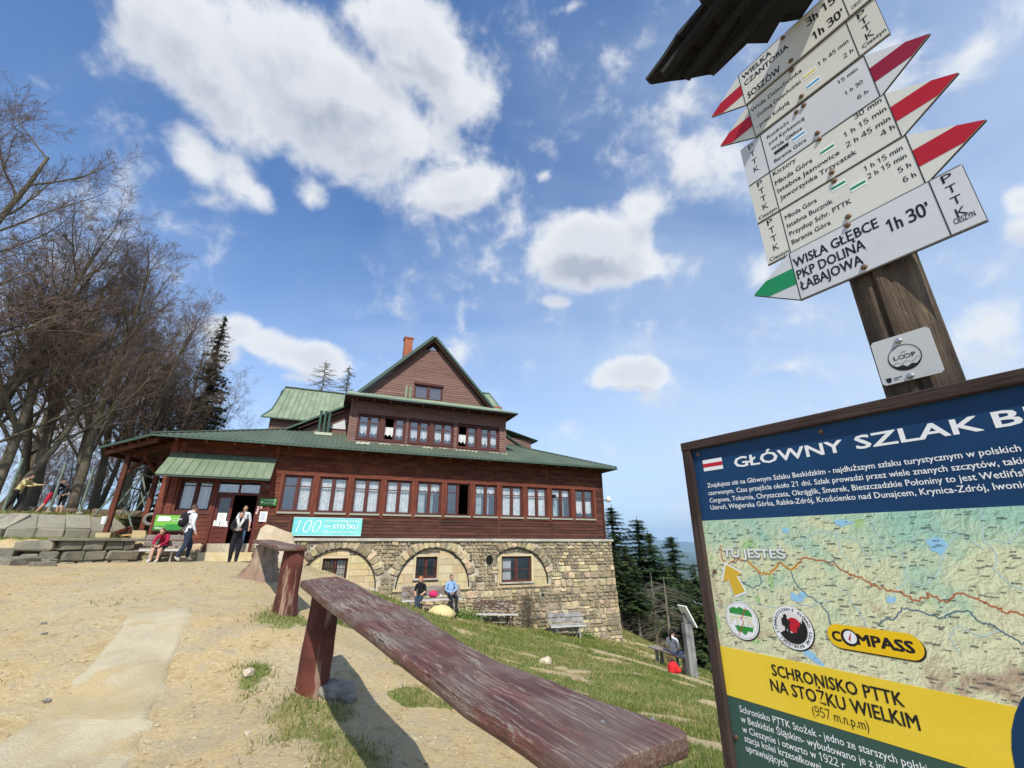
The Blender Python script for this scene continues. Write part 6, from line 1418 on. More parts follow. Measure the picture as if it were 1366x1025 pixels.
mb.prism([(x - .50 * r, z - .30 * r), (x + .66 * r, z - .30 * r), (x + .55 * r, z - .55 * r), (x + .30 * r, z - .52 * r), (x + .1 * r, z - .76 * r), (x - .15 * r, z - .60 * r), (x - .35 * r, z - .62 * r)], .0143, .0145); mb.build('emblem_map', gp_, E_)
mb = MB(); mb.ribbon([(x + .38 * r, z + .72 * r), (x - .05 * r, z + .02 * r), (x + .12 * r, z - .02 * r), (x - .32 * r, z - .82 * r)], .0022, .0139); mb.build('emblem_flash', redp, E_)
mb = MB(); put_text(mb, 'PTTK', x - .72 * r, z - .22 * r, .44 * r, 1.44 * r, y=.01405, weight=.03); mb.build('lettering', flat('printed_cream', (.74, .70, .42)), E_)
# hikers' association emblem
(xa, za), (xb, zb_) = onb(1027, 831), onb(1082.5, 850); x, z, r = (xa + xb) / 2, onb(1055, 838.5)[1], (xb - xa) / 2
disc_part(x + .002, z - .002, r * 1.02, .0152, kprint, 'emblem_shadow'); E_ = disc_part(x, z, r, .0147, wprint, 'round_emblem'); disc_part(x, z, r * .74, .0144, flat('printed_pale_pink', (.72, .66, .64)), 'emblem_field')
mb = MB()
for s, a0, a1, up in (('STOWARZYSZENIE GŁÓWNY SZLAK BESKIDZKI', 200, -150, True),):
    n = len(s)
    for i, ch in enumerate(s):
        if ch == ' ': continue
        t = math.radians(a0 + (a1 - a0) * i / n); put_text(mb, ch, x + math.cos(t) * r * .79, z + math.sin(t) * r * .79, r * .13, None, y=.0143, weight=.02, align='C', turn=t - math.pi / 2)
mb.build('lettering', kprint, E_)
mb = MB(); disc(mb, x + .1 * r, z + .12 * r, .36 * r, .0142, n=24); mb.build('red_sun', redp, E_)
mb = MB(); pts = [(x + .74 * r * math.cos(t), z + .74 * r * math.sin(t)) for t in np.linspace(math.radians(205), math.radians(395), 22)]
top = [(x + .60 * r, z + .50 * r), (x + .50 * r, z + .20 * r), (x + .46 * r, z + .34 * r), (x + .36 * r, z + .02 * r), (x + .28 * r, z + .12 * r), (x + .2 * r, z - .2 * r), (x - .1 * r, z - .26 * r), (x - .4 * r, z - .16 * r)]
mb.prism(pts + top, .0139, .0141)
mb.prism([(x - .42 * r, z - .3 * r), (x - .36 * r, z + .0 * r), (x - .50 * r, z + .1 * r), (x - .48 * r, z + .40 * r), (x - .36 * r, z + .44 * r), (x - .36 * r, z + .56 * r), (x - .26 * r, z + .62 * r), (x - .17 * r, z + .54 * r), (x - .2 * r, z + .42 * r), (x - .1 * r, z + .3 * r), (x - .02 * r, z + .26 * r), (x - .12 * r, z + .14 * r), (x - .14 * r, z - .28 * r), (x - .22 * r, z - .28 * r), (x - .26 * r, z - .02 * r), (x - .34 * r, z - .3 * r)], .0136, .0138); mb.build('hiker_silhouette', kprint, E_)
# yellow rounded sponsor plaque
xa, xb = onb(1100.3, 846.7)[0], onb(1230, 869)[0]; zc = onb(1165, 857)[1]; hh_ = .0275
def pill(a, b, zc, h): return [(b - h + h * math.cos(t), zc + h * math.sin(t)) for t in np.linspace(-math.pi / 2, math.pi / 2, 14)] + [(a + h + h * math.cos(t), zc + h * math.sin(t)) for t in np.linspace(math.pi / 2, 1.5 * math.pi, 14)]
mb = MB(); mb.prism(pill(xa + .003, xb + .003, zc - .003, hh_), .0151, .0153); mb.build('emblem_shadow', kprint, BOARD)
mb = MB(); mb.prism(pill(xa, xb, zc, hh_), .0146, .0149); PL = mb.build('sponsor_plaque', flat('printed_bright_yellow', (.80, .50, .01), .4), BOARD)
w = xb - xa; mb = MB(); put_text(mb, 'C', xa + .055 * w, zc - .012, .022, .095 * w, y=.0144, weight=.045); put_text(mb, 'MPASS', xa + .335 * w, zc - .0125, .0235, .57 * w, y=.0144, weight=.045); disc(mb, xa + .255 * w, zc, .0195, .0143); mb.build('lettering', kprint, PL)
mb = MB(); disc(mb, xa + .262 * w, zc + .001, .0145, .0141); mb.build('compass_dial', wprint, PL); mb = MB(); mb.prism([(xa + .24 * w, zc - .003), (xa + .255 * w, zc - .010), (xa + .285 * w, zc + .013)], .0138, .0140); mb.build('compass_needle', redp, PL)
scr = M_('rusty_screw_head', (0.16, 0.10, 0.06), .6, .3, (30, 30, 30), metal=.4)
for (px, py) in [(928, 606), (1092, 575), (950, 763), (978, 985)]:
    x, z = onb(px, py); mb = MB(); mb.tube([(x, .016, z), (x, .0115, z), (x, .0105, z)], [.0065, .0065, .004], 12); mb.build('screw', scr, BOARD)

# ---- signpost
SD = 1.44
def ons(px, py): return onb(px, py, SD)
def c4(X, Y): return ons(860 + X / 2.563, Y / 2.563)
POST = empty('signpost', tuple(bn * SD), BROTZ, 'tall cracked wooden trail signpost with a little board roof on top', 'signpost')
post_m = M_('cracked_grey_brown_post', (0.17, 0.122, 0.082), .9, .85, (55, 55, 2.2), 9, (0.070, 0.052, 0.040), 2.2, 1.0, (80, 80, 4), dist=.005, patch=((0.30, 0.22, 0.145), 5.0, .56, (4, 4, .5)))
g = H(1.0, 1.0)
def post_mesh():
    R = np.random.RandomState(7); n = 72; zs = np.linspace(g - .3, 1.72, 90); V = []; cr = [(a, R.uniform(.006, .018), R.uniform(.05, .13), R.uniform(-.2, .2)) for a in R.uniform(0, 6.28, 18)]
    for z in zs:
        for j in range(n):
            a = 2 * math.pi * j / n; r = .0790 + .003 * math.sin(2 * a + z) + .0018 * math.sin(5 * a + z * 3)
            for (ca, dp, wd, tw) in cr:
                d_ = abs((a - ca - tw * z + math.pi) % (2 * math.pi) - math.pi)
                if d_ < wd: r -= dp * (1 - d_ / wd) * (.5 + .5 * math.sin(z * 7 + ca * 9))
            V.append((-.367 + r * math.cos(a), .084 + r * math.sin(a), z))
    m = len(zs); F = [(i * n + j, i * n + (j + 1) % n, (i + 1) * n + (j + 1) % n, (i + 1) * n + j) for i in range(m - 1) for j in range(n)] + [tuple(range((m - 1) * n, m * n))]
    mb = MB(); mb.add(V, F); mb.build('post', post_m, POST, True)
post_mesh()
dark_roof_m = M_('near_black_roof_board', (0.010, 0.009, 0.008), .85, .4, (20, 4, 20), 6, (0.020, 0.018, 0.016), 2, .6, (60, 8, 60))  # near-black base colour on every face of the boards
# board roof: a slab of overlapping boards falling to the left
sl = math.radians(33); rn_ = Vector((-math.sin(sl), .10, math.cos(sl))).normalized(); rp = Vector((-.40, .10, 1.70)); 
def onroof(px, py, lift=0.0):
    r = ray(px, py); rl = Vector((r.dot(bx), r.dot(bn), r.z)); o = Vector((0, -SD, 0)); t = (rp + rn_ * lift - o).dot(rn_) / rl.dot(rn_); return o + rl * t
def roof_board(poly, th, name='roof_board', lift=0.0):
    P = [onroof(*p, lift) for p in poly]; n = len(P); mb = MB(); nn = (P[1] - P[0]).cross(P[2] - P[0]); 
    fs = [tuple(range(n)), tuple(reversed(range(n, 2 * n)))] + [(i, i + n, (i + 1) % n + n, (i + 1) % n) for i in range(n)]
    mb.add(P + [p + rn_ * th for p in P], [tuple(reversed(f)) if nn.dot(rn_) > 0 else f for f in fs]); return mb.build(name, dark_roof_m, POST)
roof_board([(864, 106), (870, 113), (893, 109), (935, 66), (905, 47), (889, 72)], .022, lift=.03)
roof_board([(893, 109), (911, 107), (965, 52), (945, 0), (929, 19), (905, 47), (935, 66)], .026, lift=.018)
roof_board([(911, 107), (940, 101), (995, 42), (1010, -40), (942, -20), (939, 0), (960, 40)], .03, lift=.008)
roof_board([(940, 101), (955, 99), (997, 58.5), (1024, 58), (1046, 20), (1075, 12), (1100, -30), (1010, -60), (985, 30)], .03)
roof_board([(1046, 30), (1068, 26), (1125, -60), (1140, -160), (940, -120), (939, -10), (1000, 10)], .035, lift=.03)
for (a, b) in [((885, 100), (985, -30)), ((948, 97), (1040, -10)), ((915, 104), (1010, -20))]:
    P, Q = onroof(*a, -.008), onroof(*b, -.008); MB().bar(P, Q, .028, .020).build('roof_batten', dark_roof_m, POST)
plate_m = M_('enamelled_plate_white', (0.64, 0.63, 0.56), .45, .05, (4, 4, 4), 4, (0.60, 0.59, 0.52), 3, .03, spec=.45, patch=((0.50, 0.47, 0.38), 14.0, .70))
plate_m2 = M_('enamelled_plate_cool_white', (0.60, 0.61, 0.62), .45, .05, (4, 4, 4), 4, (0.56, 0.57, 0.58), 3, .03, spec=.45, patch=((0.48, 0.46, 0.40), 14.0, .72))
edge_m = flat('plate_dark_edge', (0.03, 0.03, 0.03), .5); sgreen = flat('enamel_green', (0.015, 0.24, 0.09), .4); sred = flat('enamel_red', (0.42, 0.012, 0.022), .4, var=.05); sdred = flat('enamel_dark_red', (0.26, 0.012, 0.035), .4, var=.05)
k_ = SD / 1.33
def plate(name, x0, x1, z0, z1, tip, lines, texts, stripe, label, yo=0.0, mat=plate_m, scr_=(), flags=(), vert=None):
    """fingerboard: body x0..x1, tip x at its middle; lines = thin uprights"""
    r = empty(name, tuple(bn * SD), BROTZ, label, 'trail sign', 'trail fingerboards on the post'); zc = (z0 + z1) / 2; ls = tip < x0
    poly = [(x0, z0), (x1, z0), (x1, z1), (x0, z1), (tip, zc)] if ls else [(x0, z0), (x1, z0), (tip, zc), (x1, z1), (x0, z1)]
    mb = MB(); mb.prism(poly, yo - .0015, yo + .0015); mb.build('plate', mat, r)
    mb = MB(); mb.prism([(a + (.0015 if a > -.35 else -.0015), b - .0022) for a, b in poly], yo + .0016, yo + .004); mb.build('plate_back', edge_m, r)
    xs = x0 if ls else x1; h = (z1 - z0) / 6; L_ = tip - xs; y = yo - .0022
    mb = MB(); mb.prism([(xs, zc - h), (xs + L_ * .66, zc - h), (tip, zc), (xs + L_ * .66, zc + h), (xs, zc + h)], y, y + .0004); mb.build('arrow_stripe', stripe, r)
    mb = MB()
    for x in lines: mb.box((x - .0012, y - .0002, z0 + .001), (x + .0012, y + .0002, z1 - .001))
    mb.box((x0, y - .0002, z0 + .0004), (x1, y + .0002, z0 + .0022)); mb.box((x0, y - .0002, z1 - .0018), (x1, y + .0002, z1 - .0004)); mb.build('border_line', kprint, r)
    mb = MB()
    for t in texts:
        s, (X, Y), (Xr, Yr), cap = t[:4]; w = t[4] if len(t) > 4 else .010; x, z = c4(X, Y); xr, _ = c4(Xr, Yr); put_text(mb, s, x, z, cap * k_, xr - x, y=y, weight=w)
    if vert:
        (X, Y, Xe, Ye, cap, foot_) = vert; xs_ = (lines[1], x1) if X > 600 else (x0, lines[0]); xa = xb = (xs_[0] + xs_[1]) / 2; hh_ = z1 - z0; za = z1 - .035 * hh_ - cap * k_; zb = z0 + .23 * hh_
        for i, ch in enumerate('PTTK'):
            t = i / 3; put_text(mb, ch, xa + (xb - xa) * t, za + (zb - za) * t, cap * k_, cap * k_ * .85, y=y, align='C')
        if foot_: s, (X, Y), (Xr, Yr), cp_ = foot_; x, z = c4(X, Y); xr, _ = c4(Xr, Yr); put_text(mb, s, x, z, cp_ * k_, xr - x, y=y, weight=.012)
    tag(mb.build('lettering', kprint, r), kind='stuff')
    for (X, Y, m) in flags:
        x, z = c4(X, Y); f = MB().box((x - .0205, y, z - .0115), (x + .0205, y + .0004, z + .0115)).build('trail_mark', wprint, r); MB().box((x - .0195, y - .0003, z - .0042), (x + .0195, y - .0001, z + .0042)).build('stripe', m, f)
    for (X, Y) in scr_:
        x, z = c4(X, Y); mb = MB(); mb.tube([(x, yo - .001, z), (x, yo - .004, z), (x, yo - .0085, z)], [.0085, .0085, .0045], 12); mb.build('screw', scr, r)
    return r
def Z(v): return v * k_
yelm = flat('enamel_yellow', (.60, .50, .05)); blum = flat('enamel_blue', (.05, .30, .55))
plate('fingerboard', Z(-.531), Z(-.10), Z(1.503), Z(1.655), Z(-.658), [Z(-.531), Z(-.1995)], [('WIELKA', (339, 277), (441, 203), .0215, .02), ('CZANTORIA', (347, 299), (501, 184), .0215, .02), ('SOSZÓW', (359, 341), (474, 262), .027, .02), ("3h 15’", (560, 96), (672, 14), .031, .025), ("1h 30’", (583, 143), (690, 66), .031, .025)], sred,
      'topmost trail sign reading WIELKA CZANTORIA and SOSZÓW, red tip to the left', -.006, scr_=[(476, 135), (504, 213)], vert=(712, -40, 735, 15, .022, ('CIESZYN', (713, 38), (765, 2), .012)))
plate('fingerboard', Z(-.528), Z(-.140), Z(1.344), Z(1.4995), Z(-.651), [Z(-.528), Z(-.212)], [('Wisła Dziechcinka', (367, 388), (541, 250), .0155), ('- Doliną Dziechcinki', (377, 413), (538, 291), .0155), ('- przez Kobylą', (385, 443), (499, 363), .0155), ('1 h 45 min', (597, 229), (703, 156), .0155), ('2 h', (684, 203), (718, 182), .0155)], sred,
      'trail sign reading Wisła Dziechcinka with yellow and blue marks, second from the top', -.002, scr_=[(504, 243), (538, 332)], flags=[(566, 254, yelm), (578, 286, blum)], vert=(741, 58, 781, 128, .0235, ('Cieszyn', (748, 170), (833, 116), .0135)))
plate('fingerboard', Z(-.5875), Z(-.204), Z(1.172), Z(1.338), Z(-.076), [Z(-.5135), Z(-.204)], [('Rozdroże', (421, 477), (497, 428), .0135), ('pod Kyrkawicą', (428, 497), (548, 411), .0135), ('Wisła Głębce', (436, 518), (542, 449), .0135), ('WWWWW', (446, 533), (496, 502), .014, .08), ('Barania Góra', (446, 558), (556, 489), .0135), ('15 min', (663, 291), (731, 245), .0135), ('1 h 30', (688, 328), (749, 287), .0135), ('6 h', (731, 342), (766, 318), .0135)], sdred,
      'bluish white trail sign reading Rozdroże pod Kyrkawicą with a scribbled-out line', .000, plate_m2, scr_=[(545, 362), (591, 457), (520, 385)], flags=[(528, 466, blum)], vert=(366, 535, 388, 605, .021, None))
plate('fingerboard', Z(-.5875), Z(-.195), Z(1.011), Z(1.1705), Z(-.063), [Z(-.5145), Z(-.195)], [('Kiczory', (442, 604), (521, 556), .0165), ('Młoda Góra', (450, 636), (578, 560), .0165), ('Istebna Jasnowice', (458, 662), (668, 526), .0165), ('Jaworzynka Trzycatek', (467, 687), (727, 525), .0165), ('30 min', (720, 411), (814, 353), .0165), ('1 h 15 min', (685, 473), (831, 384), .0165), ('2 h 45 min', (693, 507), (844, 415), .0165), ('4 h', (811, 469), (858, 441), .0165)], sred,
      'trail sign reading Kiczory and Istebna Jasnowice with one green mark', -.001, scr_=[(599, 478), (641, 592)], flags=[(626, 512, sgreen)], vert=(391, 640, 415, 716, .0215, ('Cieszyn', (393, 754), (454, 718), .0125)))
plate('fingerboard', Z(-.586), Z(-.188), Z(.846), Z(1.009), Z(-.058), [Z(-.5145), Z(-.188)], [('Młoda Góra', (483, 753), (591, 692), .0155), ('Istebna Bucznik', (490, 781), (646, 697), .0155), ('Przysłop Schr. PTTK', (498, 809), (710, 697), .0155), ('Barania Góra', (506, 837), (638, 768), .0155), ('1 h 15 min', (754, 588), (886, 516), .0155), ('2 h 15 min', (766, 614), (899, 541), .0155), ('5 h', (871, 593), (913, 569), .0155), ('6 h', (888, 626), (930, 602), .0155)], sred,
      'trail sign reading Przysłop Schr. PTTK with two green marks, above the lowest sign', .000, scr_=[(649, 620), (697, 742)], flags=[(663, 635, sgreen), (730, 635, sgreen)], vert=(426, 778, 452, 862, .0215, ('Cieszyn', (430, 896), (494, 862), .0125)))
plate('fingerboard', Z(-.519), Z(-.1215), Z(.683), Z(.8495), Z(-.648), [Z(-.519), Z(-.1815)], [('WISŁA GŁĘBCE', (515, 917), (801, 772), .0295, .02), ('PKP DOLINĄ', (527, 957), (758, 848), .0295, .02), ('ŁABAJOWA', (538, 995), (750, 900), .0295, .02), ("1h 30’", (838, 797), (979, 728), .035, .025)], sgreen,
      'lowest trail sign reading WISŁA GŁĘBCE PKP DOLINĄ ŁABAJOWA, green tip to the left', -.001, plate_m2, scr_=[(695, 772), (752, 915)], vert=(1018, 615, 1085, 733, .0225, ('CIESZYN', (1062, 770), (1136, 740), .0145)))
# square LOOP plate
R_ = empty('loop_plate', tuple(bn * SD), BROTZ, 'square grey-white plate with a round LOOP emblem, nailed low on the signpost', 'sign plate')
x0, z1 = ons(1161, 459); x1 = ons(1242, 439)[0]; z0 = ons(1180, 515.5)[1]; x1 = ons(1261, 497)[0]
mb = MB(); b = .006; mb.prism([(x0 + b, z0), (x1 - b, z0), (x1, z0 + b), (x1, z1 - b), (x1 - b, z1), (x0 + b, z1), (x0, z1 - b), (x0, z0 + b)], -.0015, .0015); mb.build('plate', flat('brushed_pale_plate', (.50, .51, .50), .45), R_)
cx_, cz_ = ons(1207, 476.5); rr = .0345; mb = MB()
pts = [(cx_ + rr * math.cos(t), cz_ + rr * math.sin(t)) for t in np.linspace(0, 2 * math.pi, 50)]
for i in range(49):
    t = 2 * math.pi * i / 49; w = .0018 + .0030 * max(0, -math.sin(t + .3)); mb.ribbon(pts[i:i + 2], w, -.0022)
put_text(mb, 'L', cx_ - .0225, cz_ - .003, .0105, .007, y=-.0022, weight=.03); put_text(mb, 'P', cx_ + .0155, cz_ - .003, .0105, .0075, y=-.0022, weight=.03)
for s in (-1, 1): mb.ribbon([(cx_ + s * .006 + .0062 * math.cos(t), cz_ + .0022 + .0046 * math.sin(t)) for t in np.linspace(0, 2 * math.pi, 20)], .0018, -.0022)
put_text(mb, 'THE', cx_ - .006, cz_ + .0125, .004, .011, y=-.0022)
mb.ribbon([(cx_ - .030, cz_ - .017), (cx_ - .019, cz_ - .010), (cx_ - .010, cz_ - .018), (cx_ + .002, cz_ - .010), (cx_ + .012, cz_ - .018), (cx_ + .024, cz_ - .006), (cx_ + .031, cz_ - .010)], .0009, -.0022)
mb.prism([(cx_ - .031, cz_ - .015), (cx_ - .020, cz_ - .022), (cx_ - .008, cz_ - .020), (cx_, cz_ - .027), (cx_ + .010, cz_ - .021), (cx_ + .020, cz_ - .024), (cx_ + .031, cz_ - .013), (cx_ + .024, cz_ - .026), (cx_, cz_ - .035), (cx_ - .024, cz_ - .026)], -.0022, -.0018)
mb.prism([(x0 + .010, z0 + .018), (x0 + .022, z0 + .018), (x0 + .021, z0 + .008), (x0 + .016, z0 + .004), (x0 + .011, z0 + .008)], -.0022, -.0018)
for k in range(2): mb.box((x0 + .027, -.0022, z0 + .014 - k * .005), (x0 + .045 - k * .008, -.0018, z0 + .0155 - k * .005))
mb.build('lettering', kprint, R_)
for (px, py) in [(1199, 455), (1215, 501.5)]:
    x, z = ons(px, py); mb = MB(); mb.tube([(x, -.001, z), (x, -.004, z), (x, -.0085, z)], [.0085, .0085, .0045], 6); mb.build('bolt', steel_m, R_)

# ---------------------------------------------------------------- benches
bench_m = M_('silvered_bench_wood', (0.30, 0.275, 0.25), .9, .3, (2.5, 22, 22), 6, (0.17, 0.13, 0.10), 2, .5, (4, 50, 50), rand=.12, patch=((0.13, 0.075, 0.055), 3.0, .58))
silver_m = M_('bleached_bench_edge', (0.50, 0.47, 0.43), .9, .2, (2.5, 22, 22), 5)
brown_b = M_('peeling_brown_bench_wood', (0.13, 0.075, 0.055), .9, .4, (2.5, 22, 22), 6, (0.09, 0.055, 0.04), 2, .5, (4, 50, 50), patch=((0.45, 0.42, 0.37), 5.0, .54, (1, 1, 3)))
def bench(x, y, z, rz, w, label, tilt=0.0, sc=1.0, group='benches along the lodge wall', bench_m=bench_m):
    r = empty('garden_bench', (x, y, z), rz, label, 'bench', group)
    r.rotation_euler = (0, tilt, rz); h = w / 2
    for k in range(2): MB().bar((-h, -.32 + k * .17, .44), (h, -.32 + k * .17, .44), .155, .045, c=.006).build('seat_slat', bench_m, r)
    for k in range(2): MB().bar((-h, -.09 + k * .05, .60 + k * .20), (h, -.09 + k * .05, .60 + k * .20), .03, .17, c=.006).build('back_slat', bench_m, r)
    for s in (-1, 1):
        MB().bar((s * (h - .32), -.36, -.15), (s * (h - .32), -.34, .42), .05, .05, up=(0, 1, 0)).build('leg', steel_m if s < 0 else bench_m, r)
        MB().bar((s * (h - .32), -.02, -.15), (s * (h - .32), .02, .92), .05, .05, up=(0, 1, 0)).build('leg', bench_m, r)
        MB().bar((s * (h - .32), -.38, .40), (s * (h - .32), .0, .38), .05, .04).build('cross_piece', bench_m, r)
    MB().bar((-h, -.385, .395), (h, -.385, .395), .025, .08).build('seat_apron', silver_m, r)
    return r
def bench_at(u, v, w, lb, zoff=0, tilt=0, m=None):
    p = BW(u, v); return bench(p.x, p.y, H(p.x, p.y) + zoff, BROT, w, lb, tilt, bench_m=m or bench_m)
b1 = bench_at(4.50, -.85, 2.45, 'bench with two people seated on it, in front of the middle arch', .16)
b2 = bench_at(7.30, -.62, 1.95, 'empty bench with mottled brown back, middle of the three along the wall', .08, .06, brown_b)
b3 = bench_at(10.75, -.62, 1.80, 'empty silver-grey bench nearest the lodge corner', .08, .02, M_('silver_bench_wood', (0.36, 0.35, 0.33), .9, .25, (2.5, 22, 22), 6, (0.22, 0.21, 0.20), 2, .5))
p = BW(-4.95, -.5); b0 = bench(p.x, p.y, H(p.x, p.y), BROT, 1.25, 'low bench under the green notice board by the entrance', group='benches along the lodge wall')
# lone bench and post on the slope
A_, B_ = at(872, 874, 18.6), at(926, 894, 16.6); mid = (A_ + B_) / 2; dd = (B_ - A_); wlen = math.hypot(dd.x, dd.y)
zb = H(mid.x, mid.y); LB = empty('plank_bench', (mid.x, mid.y, zb), math.atan2(dd.y, dd.x), 'backless grey plank bench far down the slope, beside the wooden post', 'bench'); LB.rotation_euler = (0, -math.atan2(B_.z - A_.z, wlen), math.atan2(dd.y, dd.x))
grey_wood = M_('silver_grey_post_wood', (0.24, 0.235, 0.225), .9, .25, (22, 22, 2.5), 6, (0.15, 0.145, 0.14), 2, .5, (50, 50, 5))
for k in range(2): MB().bar((-wlen / 2, -.12 + .2 * k, .47), (wlen / 2, -.12 + .2 * k, .47), .18, .05, c=.006).build('seat_plank', bench_m, LB)
for s in (-1, 1): MB().bar((s * wlen * .34, -.1, -.3), (s * wlen * .34, -.1, .45), .09, .09, up=(0, 1, 0)).bar((s * wlen * .34, .1, -.3), (s * wlen * .34, .1, .45), .09, .09, up=(0, 1, 0)).build('leg', bench_m, LB)
q = at(925, 903, 16.3); zq = H(q.x, q.y); tp = at(906, 832, 16.3); WP_ = empty('wooden_post', (q.x, q.y, zq), .3, 'grey wooden post with a tilted white panel on its head, beside the seated hiker', 'post')
hp = max(1.5, tp.z - zq); MB().bar((-.09, 0, -.3), (-.09, 0, hp), .13, .2, up=(0, 1, 0), c=.01).bar((.07, .02, -.3), (.07, .02, hp), .15, .2, up=(0, 1, 0), c=.01).build('shaft', grey_wood, WP_)
mb = MB(); M_t = Matrix.Translation((.05, 0, hp + .22)) @ Matrix.Rotation(math.radians(62), 4, 'Y'); mb.box((-.36, -.22, -.02), (.36, .22, .02), M_t); mb.build('white_panel', white_paint, WP_); MB().bar((-.05, .05, hp), (-.05, .05, hp + .3), .1, .08, up=(0, 1, 0)).build('panel_support', grey_wood, WP_)

# ---------------------------------------------------------------- people
def cloth(name, c): return M_(name, c, .9, .16, (9, 9, 9), 4, tuple(q * .8 for q in c), 5, .35, (26, 26, 14))
skin_m = M_('skin', (0.52, 0.30, 0.21), .6, .06, (9, 9, 9), 3, bump=0)
STAND = dict(pelvis=(0, 0, .95), waist=(0, .0, 1.08), chest=(0, .01, 1.30), collar=(0, 0, 1.44), neck=(0, .01, 1.51), head=(0, .03, 1.60), crown=(0, .02, 1.67),
             shl=(-.17, 0, 1.41), ell=(-.24, -.02, 1.13), wrl=(-.24, .07, .89), shr=(.17, 0, 1.41), elr=(.24, -.02, 1.13), wrr=(.24, .07, .89),
             hil=(-.09, 0, .90), knl=(-.10, .03, .50), anl=(-.10, 0, .09), tol=(-.11, .16, .04), hir=(.09, 0, .90), knr=(.10, .03, .50), anr=(.10, 0, .09), tor=(.11, .16, .04))
SIT = dict(STAND, pelvis=(0, 0, .50), waist=(0, -.02, .64), chest=(0, -.02, .86), collar=(0, -.02, 1.0), neck=(0, 0, 1.07), head=(0, .02, 1.16), crown=(0, .01, 1.23), shl=(-.17, -.01, .97), shr=(.17, -.01, .97), ell=(-.22, .02, .72), elr=(.22, .02, .72), wrl=(-.12, .22, .60), wrr=(.12, .22, .60),
           hil=(-.09, .02, .50), hir=(.09, .02, .50), knl=(-.11, .44, .50), knr=(.11, .44, .50), anl=(-.11, .46, .09), anr=(.11, .46, .09), tol=(-.12, .62, .04), tor=(.12, .62, .04))
RAD = dict(pelvis=.135, waist=.125, chest=.150, collar=.085, neck=.052, head=.082, crown=.060, shl=.066, shr=.066, ell=.046, elr=.046, wrl=.030, wrr=.030, hil=.098, hir=.098, knl=.064, knr=.064, anl=.042, anr=.042, tol=.036, tor=.036)
BONES = [('pelvis', 'waist', 'top'), ('waist', 'chest', 'top'), ('chest', 'collar', 'top'), ('collar', 'neck', 'skin'), ('neck', 'head', 'skin'), ('head', 'crown', 'skin'), ('collar', 'shl', 'top'), ('shl', 'ell', 'sleeve'), ('ell', 'wrl', 'fore'), ('collar', 'shr', 'top'), ('shr', 'elr', 'sleeve'), ('elr', 'wrr', 'fore'),
         ('pelvis', 'hil', 'legs'), ('hil', 'knl', 'legs'), ('knl', 'anl', 'shin'), ('anl', 'tol', 'shoe'), ('pelvis', 'hir', 'legs'), ('hir', 'knr', 'legs'), ('knr', 'anr', 'shin'), ('anr', 'tor', 'shoe')]
